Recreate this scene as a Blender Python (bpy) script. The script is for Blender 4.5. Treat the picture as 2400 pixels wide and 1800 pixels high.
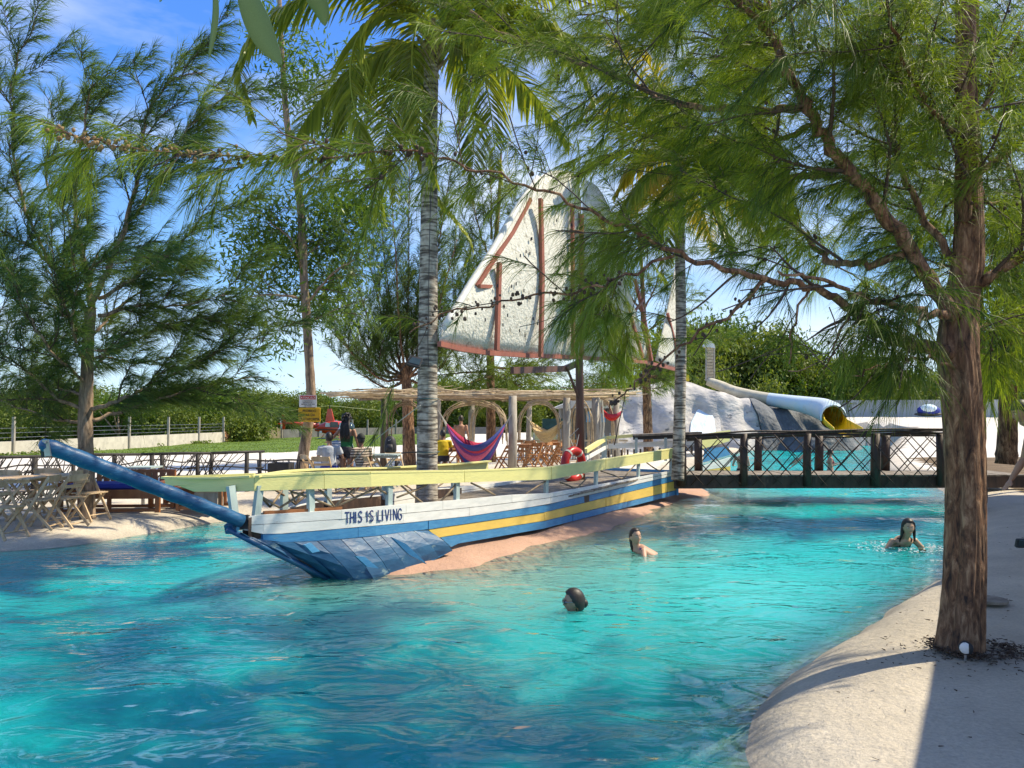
import bpy, bmesh, math, random
import numpy as np
from math import radians, sin, cos, pi, exp
from mathutils import Vector, Matrix

for o in list(bpy.data.objects):
    bpy.data.objects.remove(o)
scene = bpy.context.scene
C = scene.collection
random.seed(11)
rng = np.random.default_rng(11)

# ------------------------------------------------------------------ camera
F, CX, CY, CAMZ, PITCH = 1780.0, 1200.0, 900.0, 1.9, math.atan(77 / 1780)
cam_d = bpy.data.cameras.new('camera')
cam = bpy.data.objects.new('camera', cam_d)
C.objects.link(cam)
cam.location = (0, 0, CAMZ)
cam.rotation_euler = (pi / 2 + PITCH, 0, 0)
cam_d.sensor_width = 36
cam_d.lens = F / 2400 * 36
cam_d.clip_start = 0.05
cam_d.clip_end = 1500
scene.camera = cam

# ------------------------------------------------------------------ light
SUN_EL, SUN_AZ = radians(51), math.atan2(1.0, 0.20)   # azimuth measured from +Y towards +X
sdir = Vector((sin(SUN_AZ) * cos(SUN_EL), cos(SUN_AZ) * cos(SUN_EL), sin(SUN_EL)))
sun_d = bpy.data.lights.new('sun', 'SUN')
sun_d.energy = 4.3
sun_d.angle = radians(0.55)
sun_d.color = (1.0, 0.93, 0.80)
sun = bpy.data.objects.new('sun', sun_d)
C.objects.link(sun)
sun.rotation_euler = sdir.to_track_quat('Z', 'Y').to_euler()
sun.location = sdir * 60

world = bpy.data.worlds.new('World')
scene.world = world
world.use_nodes = True
wt = world.node_tree
wt.nodes.clear()
w_out = wt.nodes.new('ShaderNodeOutputWorld')
w_bg = wt.nodes.new('ShaderNodeBackground')
w_bg.inputs['Strength'].default_value = 0.15
w_sky = wt.nodes.new('ShaderNodeTexSky')
w_sky.sky_type = 'NISHITA'
w_sky.sun_disc = False
w_sky.sun_elevation = SUN_EL
w_sky.sun_rotation = SUN_AZ
w_sky.air_density = 1.0
w_sky.dust_density = 0.0
w_sky.ozone_density = 1.5
w_hs = wt.nodes.new('ShaderNodeHueSaturation')
w_hs.inputs['Saturation'].default_value = 1.1
w_hs.inputs['Value'].default_value = 1.0
w_tc = wt.nodes.new('ShaderNodeTexCoord')
w_map = wt.nodes.new('ShaderNodeMapping')
w_map.inputs['Scale'].default_value = (1.0, 1.0, 3.6)
w_map.inputs['Location'].default_value = (7.3, 2.9, 0.35)
w_noise = wt.nodes.new('ShaderNodeTexNoise')
w_noise.inputs['Scale'].default_value = 1.9
w_noise.inputs['Detail'].default_value = 7
w_noise.inputs['Roughness'].default_value = 0.56
w_ramp = wt.nodes.new('ShaderNodeValToRGB')
w_ramp.color_ramp.elements[0].position = 0.45
w_ramp.color_ramp.elements[0].color = (0, 0, 0, 1)
w_ramp.color_ramp.elements[1].position = 0.72
w_ramp.color_ramp.elements[1].color = (0.75, 0.75, 0.75, 1)
w_mix = wt.nodes.new('ShaderNodeMixRGB')
w_mix.inputs['Color2'].default_value = (4.9, 5.3, 5.8, 1)
L = wt.links.new
L(w_tc.outputs['Generated'], w_map.inputs['Vector'])
L(w_map.outputs['Vector'], w_noise.inputs['Vector'])
L(w_noise.outputs['Fac'], w_ramp.inputs['Fac'])
L(w_ramp.outputs['Color'], w_mix.inputs['Fac'])
L(w_sky.outputs['Color'], w_hs.inputs['Color'])
w_sep = wt.nodes.new('ShaderNodeSeparateXYZ')
w_grad = wt.nodes.new('ShaderNodeValToRGB')
e_ = w_grad.color_ramp.elements
e_[0].position = 0.0; e_[0].color = (.30, .55, .86, 1)
e_[1].position = 0.75; e_[1].color = (.012, .11, .56, 1)
q_ = w_grad.color_ramp.elements.new(.14); q_.color = (.15, .41, .92, 1)
q_ = w_grad.color_ramp.elements.new(.40); q_.color = (.035, .21, .82, 1)
w_sc = wt.nodes.new('ShaderNodeVectorMath'); w_sc.operation = 'SCALE'; w_sc.inputs['Scale'].default_value = 6.6
w_m2 = wt.nodes.new('ShaderNodeMixRGB'); w_m2.inputs['Fac'].default_value = .72
L(w_tc.outputs['Generated'], w_sep.inputs[0]); L(w_sep.outputs['Z'], w_grad.inputs['Fac'])
L(w_grad.outputs['Color'], w_sc.inputs[0])
L(w_hs.outputs['Color'], w_m2.inputs['Color1']); L(w_sc.outputs['Vector'], w_m2.inputs['Color2'])
L(w_m2.outputs['Color'], w_mix.inputs['Color1'])
L(w_mix.outputs['Color'], w_bg.inputs['Color'])
L(w_bg.outputs['Background'], w_out.inputs['Surface'])

scene.render.engine = 'CYCLES'
scene.cycles.use_denoising = True
scene.cycles.max_bounces = 7
scene.cycles.diffuse_bounces = 3
scene.cycles.glossy_bounces = 3
scene.cycles.transparent_max_bounces = 12
scene.cycles.transmission_bounces = 4
scene.cycles.caustics_reflective = False
scene.cycles.caustics_refractive = False
scene.view_settings.view_transform = 'Standard'
scene.view_settings.look = 'None'
scene.view_settings.exposure = 0.66
scene.view_settings.gamma = 1
scene.view_settings.use_white_balance = True
scene.view_settings.white_balance_temperature = 7300
scene.view_settings.white_balance_tint = 8

# ------------------------------------------------------------------ helpers
def W(px, py, y):
    """photo pixel + distance (world Y) -> world point"""
    u, v = (px - CX) / F, -(py - CY) / F
    fy = cos(PITCH) - v * sin(PITCH)
    fz = sin(PITCH) + v * cos(PITCH)
    t = y / fy
    return Vector((u * t, y, CAMZ + fz * t))

def WZ(px, py, z):
    u, v = (px - CX) / F, -(py - CY) / F
    fy = cos(PITCH) - v * sin(PITCH)
    fz = sin(PITCH) + v * cos(PITCH)
    t = (z - CAMZ) / fz
    return Vector((u * t, fy * t, z))

def lerp(a, b, t): return a + (b - a) * t
def sstep(t):
    t = np.clip(t, 0, 1)
    return t * t * (3 - 2 * t)

def smooth(pts, n=6):
    """Catmull-Rom through pts (rows may carry a radius as 4th value)"""
    P = np.array([list(p) for p in pts], float)
    if len(P) < 3:
        t = np.linspace(0, 1, n + 1)[:, None]
        return P[0] * (1 - t) + P[-1] * t
    E = np.vstack([2 * P[0] - P[1], P, 2 * P[-1] - P[-2]])
    out = []
    for i in range(1, len(E) - 2):
        for k in range(n):
            t = k / n
            a, b, c, d = E[i - 1], E[i], E[i + 1], E[i + 2]
            out.append(0.5 * ((2 * b) + (-a + c) * t + (2 * a - 5 * b + 4 * c - d) * t * t + (-a + 3 * b - 3 * c + d) * t ** 3))
    out.append(P[-1])
    return np.array(out)

class MB:
    """collects quads / tris and builds ONE mesh object"""
    def __init__(s):
        s.v = []; s.f = []; s.mi = []; s.cur = 0
    def add(s, vs, fs):
        n = len(s.v)
        s.v.extend([tuple(p) for p in vs])
        for f in fs:
            s.f.append(tuple(i + n for i in f)); s.mi.append(s.cur)
    def box(s, c, size, rot=None, taper=1.0):
        hx, hy, hz = size[0] / 2, size[1] / 2, size[2] / 2
        vs = []
        for z, k in ((-hz, 1), (hz, taper)):
            for x, y in ((-hx, -hy), (hx, -hy), (hx, hy), (-hx, hy)):
                v = Vector((x * k, y * k, z))
                if rot is not None: v = rot @ v
                vs.append(v + Vector(c))
        s.add(vs, [(3, 2, 1, 0), (4, 5, 6, 7), (0, 1, 5, 4), (1, 2, 6, 5), (2, 3, 7, 6), (3, 0, 4, 7)])
        return s
    def beam(s, a, b, w, h, up=(0, 0, 1)):
        a, b = Vector(a), Vector(b)
        d = (b - a); l = d.length; d.normalize()
        u = Vector(up)
        sd = d.cross(u)
        if sd.length < 1e-4: sd = d.cross(Vector((0, 1, 0)))
        sd.normalize(); u = sd.cross(d)
        vs = []
        for p in (a, b):
            for i, j in ((-1, -1), (1, -1), (1, 1), (-1, 1)):
                vs.append(p + sd * (i * w / 2) + u * (j * h / 2))
        s.add(vs, [(0, 1, 2, 3), (7, 6, 5, 4), (4, 5, 1, 0), (5, 6, 2, 1), (6, 7, 3, 2), (7, 4, 0, 3)])
        return s
    def tube(s, pts, r, n=6, caps=True, flat=1.0, side=None):
        P = [Vector(p[:3]) for p in pts]
        m = len(P)
        R = [r] * m if not hasattr(r, '__len__') else list(r)
        FL = [flat] * m if not hasattr(flat, '__len__') else list(flat)
        prev = None; base = len(s.v); vs = []
        for i in range(m):
            t = (P[min(i + 1, m - 1)] - P[max(i - 1, 0)])
            if t.length < 1e-9: t = Vector((0, 0, 1))
            t.normalize()
            if side is not None:
                a = Vector(side); a = a - t * a.dot(t)
            elif prev is None:
                a = t.cross(Vector((0, 0, 1)))
                if a.length < 1e-3: a = t.cross(Vector((0, 1, 0)))
            else:
                a = prev - t * prev.dot(t)
            a.normalize(); b = t.cross(a); prev = a
            for k in range(n):
                an = 2 * pi * k / n
                vs.append(P[i] + a * (cos(an) * R[i]) + b * (sin(an) * R[i] * FL[i]))
        fs = []
        for i in range(m - 1):
            for k in range(n):
                k2 = (k + 1) % n
                fs.append((i * n + k, i * n + k2, (i + 1) * n + k2, (i + 1) * n + k))
        if caps:
            fs.append(tuple(reversed(range(n)))); fs.append(tuple((m - 1) * n + k for k in range(n)))
        s.add(vs, fs)
        return s
    def ball(s, c, r, nu=10, nv=7, rot=None):
        if not hasattr(r, '__len__'): r = (r, r, r)
        vs = []; c = Vector(c)
        def q(v):
            v = Vector((v[0] * r[0], v[1] * r[1], v[2] * r[2]))
            return c + (rot @ v if rot is not None else v)
        vs.append(q((0, 0, 1)))
        for j in range(1, nv):
            th = pi * j / nv
            for i in range(nu):
                ph = 2 * pi * i / nu
                vs.append(q((sin(th) * cos(ph), sin(th) * sin(ph), cos(th))))
        vs.append(q((0, 0, -1)))
        fs = [(0, 1 + i, 1 + (i + 1) % nu) for i in range(nu)]
        for j in range(nv - 2):
            for i in range(nu):
                a = 1 + j * nu
                fs.append((a + i, a + nu + i, a + nu + (i + 1) % nu, a + (i + 1) % nu))
        a = 1 + (nv - 2) * nu; e = len(vs) - 1
        fs += [(a + i, e, a + (i + 1) % nu) for i in range(nu)]
        s.add(vs, fs)
        return s
    def prism(s, poly, off):
        """poly: list of points, extruded by vector off"""
        n = len(poly); off = Vector(off)
        vs = [Vector(p) for p in poly] + [Vector(p) + off for p in poly]
        fs = [tuple(reversed(range(n))), tuple(range(n, 2 * n))]
        fs += [(i, (i + 1) % n, n + (i + 1) % n, n + i) for i in range(n)]
        s.add(vs, fs)
        return s
    def mesh(s, name, sm=False):
        me = bpy.data.meshes.new(name)
        me.from_pydata(s.v, [], s.f)
        if any(s.mi): me.polygons.foreach_set('material_index', s.mi)
        if sm: me.polygons.foreach_set('use_smooth', [True] * len(me.polygons))
        me.update()
        return me
    def build(s, name, m, parent=None, sm=False, **kw):
        me = s.mesh(name, sm)
        return link(name, me, m, parent, **kw)

WP = {}
def link(name, me, m=None, parent=None, label=None, cat=None, group=None, kind=None, bevel=0):
    o = bpy.data.objects.new(name, me)
    C.objects.link(o)
    if m is not None and me is not None and not len(me.materials):
        for q in (m if isinstance(m, (list, tuple)) else [m]): me.materials.append(q)
    if parent is not None:
        o.parent = parent
        if parent.name in WP: o.matrix_parent_inverse = WP[parent.name].inverted()
    tag(o, label, cat, group, kind)
    if bevel:
        b = o.modifiers.new('bevel', 'BEVEL'); b.width = bevel; b.segments = 1; b.limit_method = 'ANGLE'
    return o

def tag(o, label=None, cat=None, group=None, kind=None):
    if label: o['label'] = label
    if cat: o['category'] = cat
    if group: o['group'] = group
    if kind: o['kind'] = kind
    return o

def empty(name, loc, label, cat, group=None, rz=0, world_parts=True):
    """Empty at a thing's base. world_parts: its parts are modelled in world coordinates."""
    o = bpy.data.objects.new(name, None)
    C.objects.link(o)
    o.location = loc; o.rotation_euler = (0, 0, rz)
    o.matrix_basis = Matrix.Translation(Vector(loc)) @ Matrix.Rotation(rz, 4, 'Z')
    o.empty_display_size = .2
    if world_parts: WP[o.name] = o.matrix_basis.copy()
    return tag(o, label, cat, group)

def copy_tree(o, parent=None):
    c = o.copy(); C.objects.link(c)
    c.parent = parent
    for ch in [x for x in C.objects if x.parent == o]:
        copy_tree(ch, c)
    return c

def np_mesh(name, V, quads=None, tris=None, attr=None, smooth_=False, col=None):
    me = bpy.data.meshes.new(name)
    V = np.asarray(V, np.float32)
    quads = np.zeros((0, 4), np.int32) if quads is None else np.asarray(quads, np.int32)
    tris = np.zeros((0, 3), np.int32) if tris is None else np.asarray(tris, np.int32)
    nq, nt = len(quads), len(tris)
    me.vertices.add(len(V)); me.vertices.foreach_set('co', V.ravel())
    me.loops.add(nq * 4 + nt * 3)
    me.loops.foreach_set('vertex_index', np.concatenate([quads.ravel(), tris.ravel()]))
    me.polygons.add(nq + nt)
    st = np.concatenate([np.arange(nq) * 4, nq * 4 + np.arange(nt) * 3]).astype(np.int32)
    me.polygons.foreach_set('loop_start', st)
    if smooth_: me.polygons.foreach_set('use_smooth', np.ones(nq + nt, bool))
    if attr is not None:
        a = me.attributes.new('v', 'FLOAT', 'POINT'); a.data.foreach_set('value', np.asarray(attr, np.float32))
    if col is not None:
        a = me.attributes.new('tint', 'FLOAT_COLOR', 'POINT')
        cc = np.ones((len(V), 4), np.float32); cc[:, :3] = col
        a.data.foreach_set('color', cc.ravel())
    me.update(calc_edges=True)
    me.validate()
    return me

# ------------------------------------------------------------------ materials
def newmat(name):
    m = bpy.data.materials.new(name)
    m.use_nodes = True
    nt = m.node_tree
    b = nt.nodes['Principled BSDF']
    return m, nt, b, nt.nodes['Material Output']

def setcol(sock, c): sock.default_value = (c[0], c[1], c[2], 1)

def mat(name, c1, c2=None, rough=.7, scale=6, stretch=(1, 1, 1), bump=0.0, bscale=None, detail=5, lo=.35, hi=.65,
        metal=0, c3=None, wear=.62, wscale=2.0, coat=0, spec=.5):
    m, nt, b, out = newmat(name)
    N = nt.nodes.new; LK = nt.links.new
    b.inputs['Roughness'].default_value = rough
    b.inputs['Metallic'].default_value = metal
    b.inputs['Specular IOR Level'].default_value = spec
    if coat: b.inputs['Coat Weight'].default_value = coat
    tc = N('ShaderNodeTexCoord'); mp = N('ShaderNodeMapping')
    mp.inputs['Scale'].default_value = stretch
    LK(tc.outputs['Object'], mp.inputs['Vector'])
    if c2 is None: c2 = tuple(x * .75 for x in c1)
    n = N('ShaderNodeTexNoise'); n.inputs['Scale'].default_value = scale; n.inputs['Detail'].default_value = detail
    n.inputs['Roughness'].default_value = .62
    LK(mp.outputs['Vector'], n.inputs['Vector'])
    r = N('ShaderNodeValToRGB'); r.color_ramp.elements[0].position = lo; r.color_ramp.elements[1].position = hi
    setcol_ramp(r, 0, c1); setcol_ramp(r, 1, c2)
    LK(n.outputs['Fac'], r.inputs['Fac'])
    colout = r.outputs['Color']
    if c3 is not None:
        n3 = N('ShaderNodeTexNoise'); n3.inputs['Scale'].default_value = wscale; n3.inputs['Detail'].default_value = 8
        n3.inputs['Roughness'].default_value = .7
        LK(mp.outputs['Vector'], n3.inputs['Vector'])
        r3 = N('ShaderNodeValToRGB'); r3.color_ramp.elements[0].position = wear; r3.color_ramp.elements[1].position = wear + .07
        LK(n3.outputs['Fac'], r3.inputs['Fac'])
        mx = N('ShaderNodeMixRGB'); setcol(mx.inputs['Color2'], c3)
        LK(r3.outputs['Color'], mx.inputs['Fac']); LK(colout, mx.inputs['Color1'])
        colout = mx.outputs['Color']
    LK(colout, b.inputs['Base Color'])
    if bump:
        nb = N('ShaderNodeTexNoise'); nb.inputs['Scale'].default_value = bscale or scale * 2; nb.inputs['Detail'].default_value = 6
        LK(mp.outputs['Vector'], nb.inputs['Vector'])
        bp = N('ShaderNodeBump'); bp.inputs['Strength'].default_value = 1; bp.inputs['Distance'].default_value = bump
        LK(nb.outputs['Fac'], bp.inputs['Height']); LK(bp.outputs['Normal'], b.inputs['Normal'])
    return m

def setcol_ramp(r, i, c): r.color_ramp.elements[i].color = (c[0], c[1], c[2], 1)

def leafmat(name, dark, light, trans=.35, rough=.45, tcol=None, hi=1.0):
    m, nt, b, out = newmat(name)
    N = nt.nodes.new; LK = nt.links.new
    at = N('ShaderNodeAttribute'); at.attribute_name = 'v'
    r = N('ShaderNodeValToRGB'); setcol_ramp(r, 0, dark); setcol_ramp(r, 1, light)
    r.color_ramp.elements[1].position = hi
    LK(at.outputs['Fac'], r.inputs['Fac'])
    LK(r.outputs['Color'], b.inputs['Base Color'])
    b.inputs['Roughness'].default_value = rough
    b.inputs['Specular IOR Level'].default_value = .35
    tr = N('ShaderNodeBsdfTranslucent')
    mu = N('ShaderNodeMixRGB'); mu.blend_type = 'MULTIPLY'; mu.inputs['Fac'].default_value = 1
    setcol(mu.inputs['Color2'], tcol or (1.6, 1.5, .5))
    LK(r.outputs['Color'], mu.inputs['Color1']); LK(mu.outputs['Color'], tr.inputs['Color'])
    mx = N('ShaderNodeMixShader'); mx.inputs['Fac'].default_value = trans
    LK(b.outputs['BSDF'], mx.inputs[1]); LK(tr.outputs['BSDF'], mx.inputs[2]); LK(mx.outputs['Shader'], out.inputs['Surface'])
    return m

M = {}
M['white_paint'] = mat('white_paint', (.82, .82, .78), (.68, .69, .66), .55, 5, (1, 1, 4), .002, 30, c3=(.42, .38, .32), wear=.66, wscale=5)
M['blue_paint'] = mat('blue_paint', (.035, .20, .42), (.06, .27, .50), .5, 7, (1, 1, 5), .003, 25, c3=(.20, .33, .42), wear=.62, wscale=6)
M['deep_blue'] = mat('deep_blue', (.006, .065, .17), (.014, .11, .24), .42, 4, (1, 1, 3), .004, 14, c3=(.10, .22, .27), wear=.60, wscale=5)
M['prow_blue'] = mat('prow_blue', (.005, .060, .145), (.012, .10, .21), .5, 3, (1, 1, 2), .006, 10, c3=(.16, .25, .28), wear=.58, wscale=4)
M['yellow_paint'] = mat('yellow_paint', (.80, .56, .12), (.72, .50, .12), .55, 6, (1, 1, 5), .002, 25, c3=(.45, .32, .14), wear=.68, wscale=6)
M['rail_yellow'] = mat('rail_yellow', (.80, .74, .30), (.72, .67, .28), .55, 5, (1, 1, 5), .003, 20, c3=(.40, .36, .22), wear=.66, wscale=5)
M['pale_post'] = mat('pale_post', (.42, .52, .50), (.30, .38, .38), .6, 8, (1, 1, .5), .003)
M['old_wood'] = mat('old_wood', (.30, .26, .21), (.15, .12, .09), .8, 9, (1, 1, .3), .006, c3=(.40, .36, .30), wear=.6)
M['orange_wood'] = mat('orange_wood', (.33, .13, .045), (.22, .075, .025), .5, 8, (1, 1, .3), .003)
M['chair_wood'] = mat('chair_wood', (.64, .47, .28), (.46, .31, .17), .55, 14, (1, 1, .4), .003)
M['chair_orange'] = mat('chair_orange', (.50, .23, .08), (.36, .15, .05), .55, 14, (1, 1, .4), .003)
M['dark_wood'] = mat('dark_wood', (.075, .042, .028), (.03, .018, .014), .6, 10, (1, 1, .3), .008, c3=(.16, .10, .07), wear=.62)
M['stick'] = mat('stick', (.33, .25, .16), (.16, .11, .07), .75, 12, (1, 1, 1), .004)
M['pale_stick'] = mat('pale_stick', (.62, .50, .34), (.40, .30, .18), .75, 9, (1, 1, 1), .004)
M['black_stick'] = mat('black_stick', (.040, .035, .034), (.018, .016, .016), .7, 12, (1, 1, 1), .004)
M['grey_post'] = mat('grey_post', (.44, .40, .34), (.26, .23, .19), .8, 8, (1, 1, .25), .008)
M['red_brown'] = mat('red_brown', (.36, .12, .08), (.26, .085, .06), .6, 7, (1, 1, .4), .004)
M['mast_brown'] = mat('mast_brown', (.16, .075, .055), (.09, .045, .035), .6, 6, (1, 1, .3), .006)
M['sail'] = mat('sail', (.74, .73, .66), (.60, .59, .52), .85, 9, (1, 1, 1), .02, 22, c3=(.36, .34, .28), wear=.56, wscale=7)
M['red_plastic'] = mat('red_plastic', (.50, .02, .015), (.40, .015, .012), .35, 5)
M['rope'] = mat('rope', (.62, .60, .52), (.42, .40, .33), .9, 40)
M['black'] = mat('black', (.02, .02, .022), (.035, .035, .04), .6, 10)
M['metal'] = mat('metal', (.42, .43, .44), (.3, .31, .32), .35, 10, metal=.8)
M['glass_dark'] = mat('glass_dark', (.03, .05, .06), (.05, .08, .09), .1, 3)
M['glass_pale'] = mat('glass_pale', (.55, .62, .62), (.42, .5, .52), .15, 3)
M['heli_red'] = mat('heli_red', (.62, .05, .015), (.55, .04, .012), .3, 2, coat=.4)
M['white_plastic'] = mat('white_plastic', (.75, .75, .73), (.66, .66, .64), .4, 4)
M['cushion_blue'] = mat('cushion_blue', (.015, .035, .30), (.012, .028, .22), .8, 10, bump=.01)
M['teal_tarp'] = mat('teal_tarp', (.03, .12, .13), (.02, .08, .09), .6, 5, bump=.02)
M['blockwhite'] = mat('blockwhite', (.62, .57, .48), (.48, .44, .37), .85, 2, c3=(.33, .30, .25), wear=.6, wscale=1.2, bump=.01)
M['blockorange'] = mat('blockorange', (.60, .30, .16), (.50, .25, .14), .85, 2, c3=(.36, .2, .13), wear=.62, bump=.01)
M['blockgrey'] = mat('blockgrey', (.17, .17, .16), (.12, .12, .115), .85, 1.5, c3=(.24, .24, .22), wear=.6, bump=.01)
M['wallwhite'] = mat('wallwhite', (.60, .59, .57), (.45, .45, .44), .8, 1.2, (1, 1, .25), .01, 8, c3=(.30, .30, .30), wear=.62, wscale=1.5)
M['rock'] = mat('rock', (.56, .53, .48), (.34, .33, .31), .85, 1.1, (1, 1, 2.0), .12, 2.2, c3=(.10, .11, .12), wear=.60, wscale=1.3)
M['rock_dark'] = mat('rock_dark', (.16, .17, .175), (.075, .085, .09), .8, 1.6, (1, 1, .8), .15, 3, c3=(.28, .28, .27), wear=.60, wscale=2.2)
M['slide_blue'] = mat('slide_blue', (.46, .62, .72), (.60, .66, .66), .5, .9, c3=(.50, .44, .32), wear=.60, wscale=.8)
M['slide_sand'] = mat('slide_sand', (.58, .53, .40), (.42, .38, .27), .7, 1.5, c3=(.3, .32, .3), wear=.6, wscale=1.2, bump=.02)
M['slide_yellow'] = mat('slide_yellow', (.78, .52, .01), (.70, .45, .01), .35, 2)
M['fall_paint'] = mat('fall_paint', (.50, .68, .76), (.72, .78, .80), .6, 1.6, (2.5, 1, .5), .02, 5)
M['bark'] = None
# ------------------------------------------------------------------ ground, pool, water
POOL = np.array([(1.26, 4.12), (1.02, 3.2), (.2, 2.4), (-3, 1.6), (-9, 1.0), (-22, 0.6), (-24, 8.0), (-16, 9.2), (-11, 9.9),
    (-7.3, 10.8), (-6.4, 11.5), (-5.8, 12.7), (-5.2, 13.9), (-3.5, 14.0), (-2.0, 12.4), (-1.72, 9.75), (-1.5, 9.2), (-.95, 9.45), (-.4, 9.85),
    (.28, 11.2), (1.0, 12.1), (1.64, 12.96), (2.33, 14.3), (3.1, 16.0), (4.0, 17.6), (4.9, 18.8), (5.0, 21.5), (5.6, 25), (7.5, 31), (11, 39), (14.5, 45),
    (17.5, 49), (21.0, 51), (24.0, 50), (24.0, 47), (21.0, 42.5), (18.6, 38), (16, 33.5), (13.6, 28), (12.3, 24), (11.4, 20.5), (10.3, 18.0), (9.1, 15.2),
    (7.3, 12.2), (5.3, 9.3), (4.19, 8.09), (3.03, 6.72), (2.5, 6.17), (2.04, 5.66), (1.71, 5.19), (1.42, 4.6)])
POOL = smooth([(x, y, 0) for x, y in np.vstack([POOL, POOL[:1]])], 3)[:-1, :2]

def sdist(X, Y, poly):
    d = np.full(X.shape, 1e9); inside = np.zeros(X.shape, bool)
    n = len(poly)
    for i in range(n):
        a, b = poly[i], poly[(i + 1) % n]
        ex, ey = b - a
        wx, wy = X - a[0], Y - a[1]
        t = np.clip((wx * ex + wy * ey) / (ex * ex + ey * ey + 1e-12), 0, 1)
        d = np.minimum(d, (wx - ex * t) ** 2 + (wy - ey * t) ** 2)
        c = ((a[1] <= Y) & (b[1] > Y)) | ((b[1] <= Y) & (a[1] > Y))
        xi = a[0] + (Y - a[1]) / (ey if abs(ey) > 1e-12 else 1e-12) * ex
        inside ^= c & (X < xi)
    return np.where(inside, -np.sqrt(d), np.sqrt(d))

def vnoise(X, Y, s, seed=0):
    """smooth value noise"""
    g = np.random.default_rng(seed).random((64, 64))
    x, y = X * s + 1000, Y * s + 1000
    xi, yi = np.floor(x).astype(int), np.floor(y).astype(int)
    fx, fy = x - xi, y - yi
    fx = fx * fx * (3 - 2 * fx); fy = fy * fy * (3 - 2 * fy)
    a = g[xi % 64, yi % 64]; b = g[(xi + 1) % 64, yi % 64]; c = g[xi % 64, (yi + 1) % 64]; d = g[(xi + 1) % 64, (yi + 1) % 64]
    return (a * (1 - fx) + b * fx) * (1 - fy) + (c * (1 - fx) + d * fx) * fy

def axis(stops):
    out = []
    for (a, b, st) in stops: out += list(np.arange(a, b, st))
    return np.array(out + [stops[-1][1]])
gx = axis([(-600, -120, 40), (-120, -40, 4), (-40, -14, .5), (-14, -6.5, .16), (-6.5, 7.0, .10), (7.0, 14, .16), (14, 34, .5), (34, 70, 2), (70, 600, 30)])
gy = axis([(-40, 1, 2), (1, 3.5, .2), (3.5, 14, .10), (14, 22, .16), (22, 34, .3), (34, 64, .6), (64, 110, 2), (110, 900, 30)])
GX, GY = np.meshgrid(gx, gy, indexing='ij')

def lawn_mask(X, Y):
    edge = np.where(X > -16.5, 41 + (X + 16.5) * 2.0, 41 + (X + 16.5) * .75)
    return (Y > edge) & (X < -6.5) & (X > -60)
def ground_out(X, Y):
    b = lerp(.22, .30, sstep((X + 2) / 4))
    fall = -.45 * sstep((Y - 26) / 22) * sstep((14 - X) / 6)
    rise = 1.55 * sstep((Y - 26) / 32) * sstep((X - 15) / 9)
    far = sstep((Y - 95) / 60) * .2
    return b + fall + rise + far + (vnoise(X, Y, .6, 3) - .5) * .10 * sstep((Y - 22) / 12)
def ground_z(x, y):
    X, Y = np.array([[float(x)]]), np.array([[float(y)]])
    return float(height(X, Y, sdist(X, Y, POOL))[0, 0])
ROCKP = np.array([(-1.75, 9.2), (-.2, 9.2), (2.0, 12.5), (5.2, 18.6), (4.6, 19.2), (2.4, 17.2), (-.5, 13.2), (-1.9, 11.6)])
def height(X, Y, D):
    bump = (vnoise(X, Y, 1.6, 5) - .5)
    lump = (vnoise(X, Y, 3.2, 6) - .5) * .08 * np.exp(-np.abs(D) / .8)
    wid = lerp(.42, .30, vnoise(X, Y, .45, 7))
    out = ground_out(X, Y) * (1 - np.exp(-np.maximum(D, 0) / wid)) + np.maximum(D, 0) * 0
    ins = -np.minimum(1.25, (-np.minimum(D, 0)) ** 1.05 * .62 * (1 + bump * .3))
    rk = np.clip(1 - sdist(X, Y, ROCKP) / .6, 0, 1)
    ins = ins * (1 - .42 * rk)
    out = out * (1 - .62 * rk) + .02 * rk * bump
    return np.where(D > 0, out, ins) + lump * .6
SD = sdist(GX, GY, POOL)
GZ = height(GX, GY, SD)

# classes per cell
def cellc(A): return (A[:-1, :-1] + A[1:, :-1] + A[:-1, 1:] + A[1:, 1:]) / 4
cX, cY, cD = cellc(GX), cellc(GY), cellc(SD)
cls = np.zeros(cX.shape, int)                                   # 0 pool shell + deck
cls[(cY > 22) & (cD > .8)] = 1                                   # sand
cls[(cY > 15.0) & (cX < -6) & (cD > .8)] = 1
cls[lawn_mask(cX, cY) & (cD > 3)] = 2                            # lawn
cls[(cY > 58 + 0 * cX) & (cX > 2) | (cY > 100) | (cX < -62) | (cX > 62)] = 3     # scrub land
rk = (sdist(cX, cY, ROCKP) < .35) & (cD > -.9)
cls[rk] = 4
cls[(cX > 7.5) & (cX - 8.2 > (cY - 14.5) * .42) & (cY > 13.5) & (cY < 30) & (cD > 1.2)] = 5      # soil under the trees on the right
ni, nj = GX.shape
idx = np.arange(ni * nj).reshape(ni, nj)
Q = np.stack([idx[:-1, :-1], idx[1:, :-1], idx[1:, 1:], idx[:-1, 1:]], -1)
ALLV = np.stack([GX.ravel(), GY.ravel(), GZ.ravel()], -1)

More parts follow.
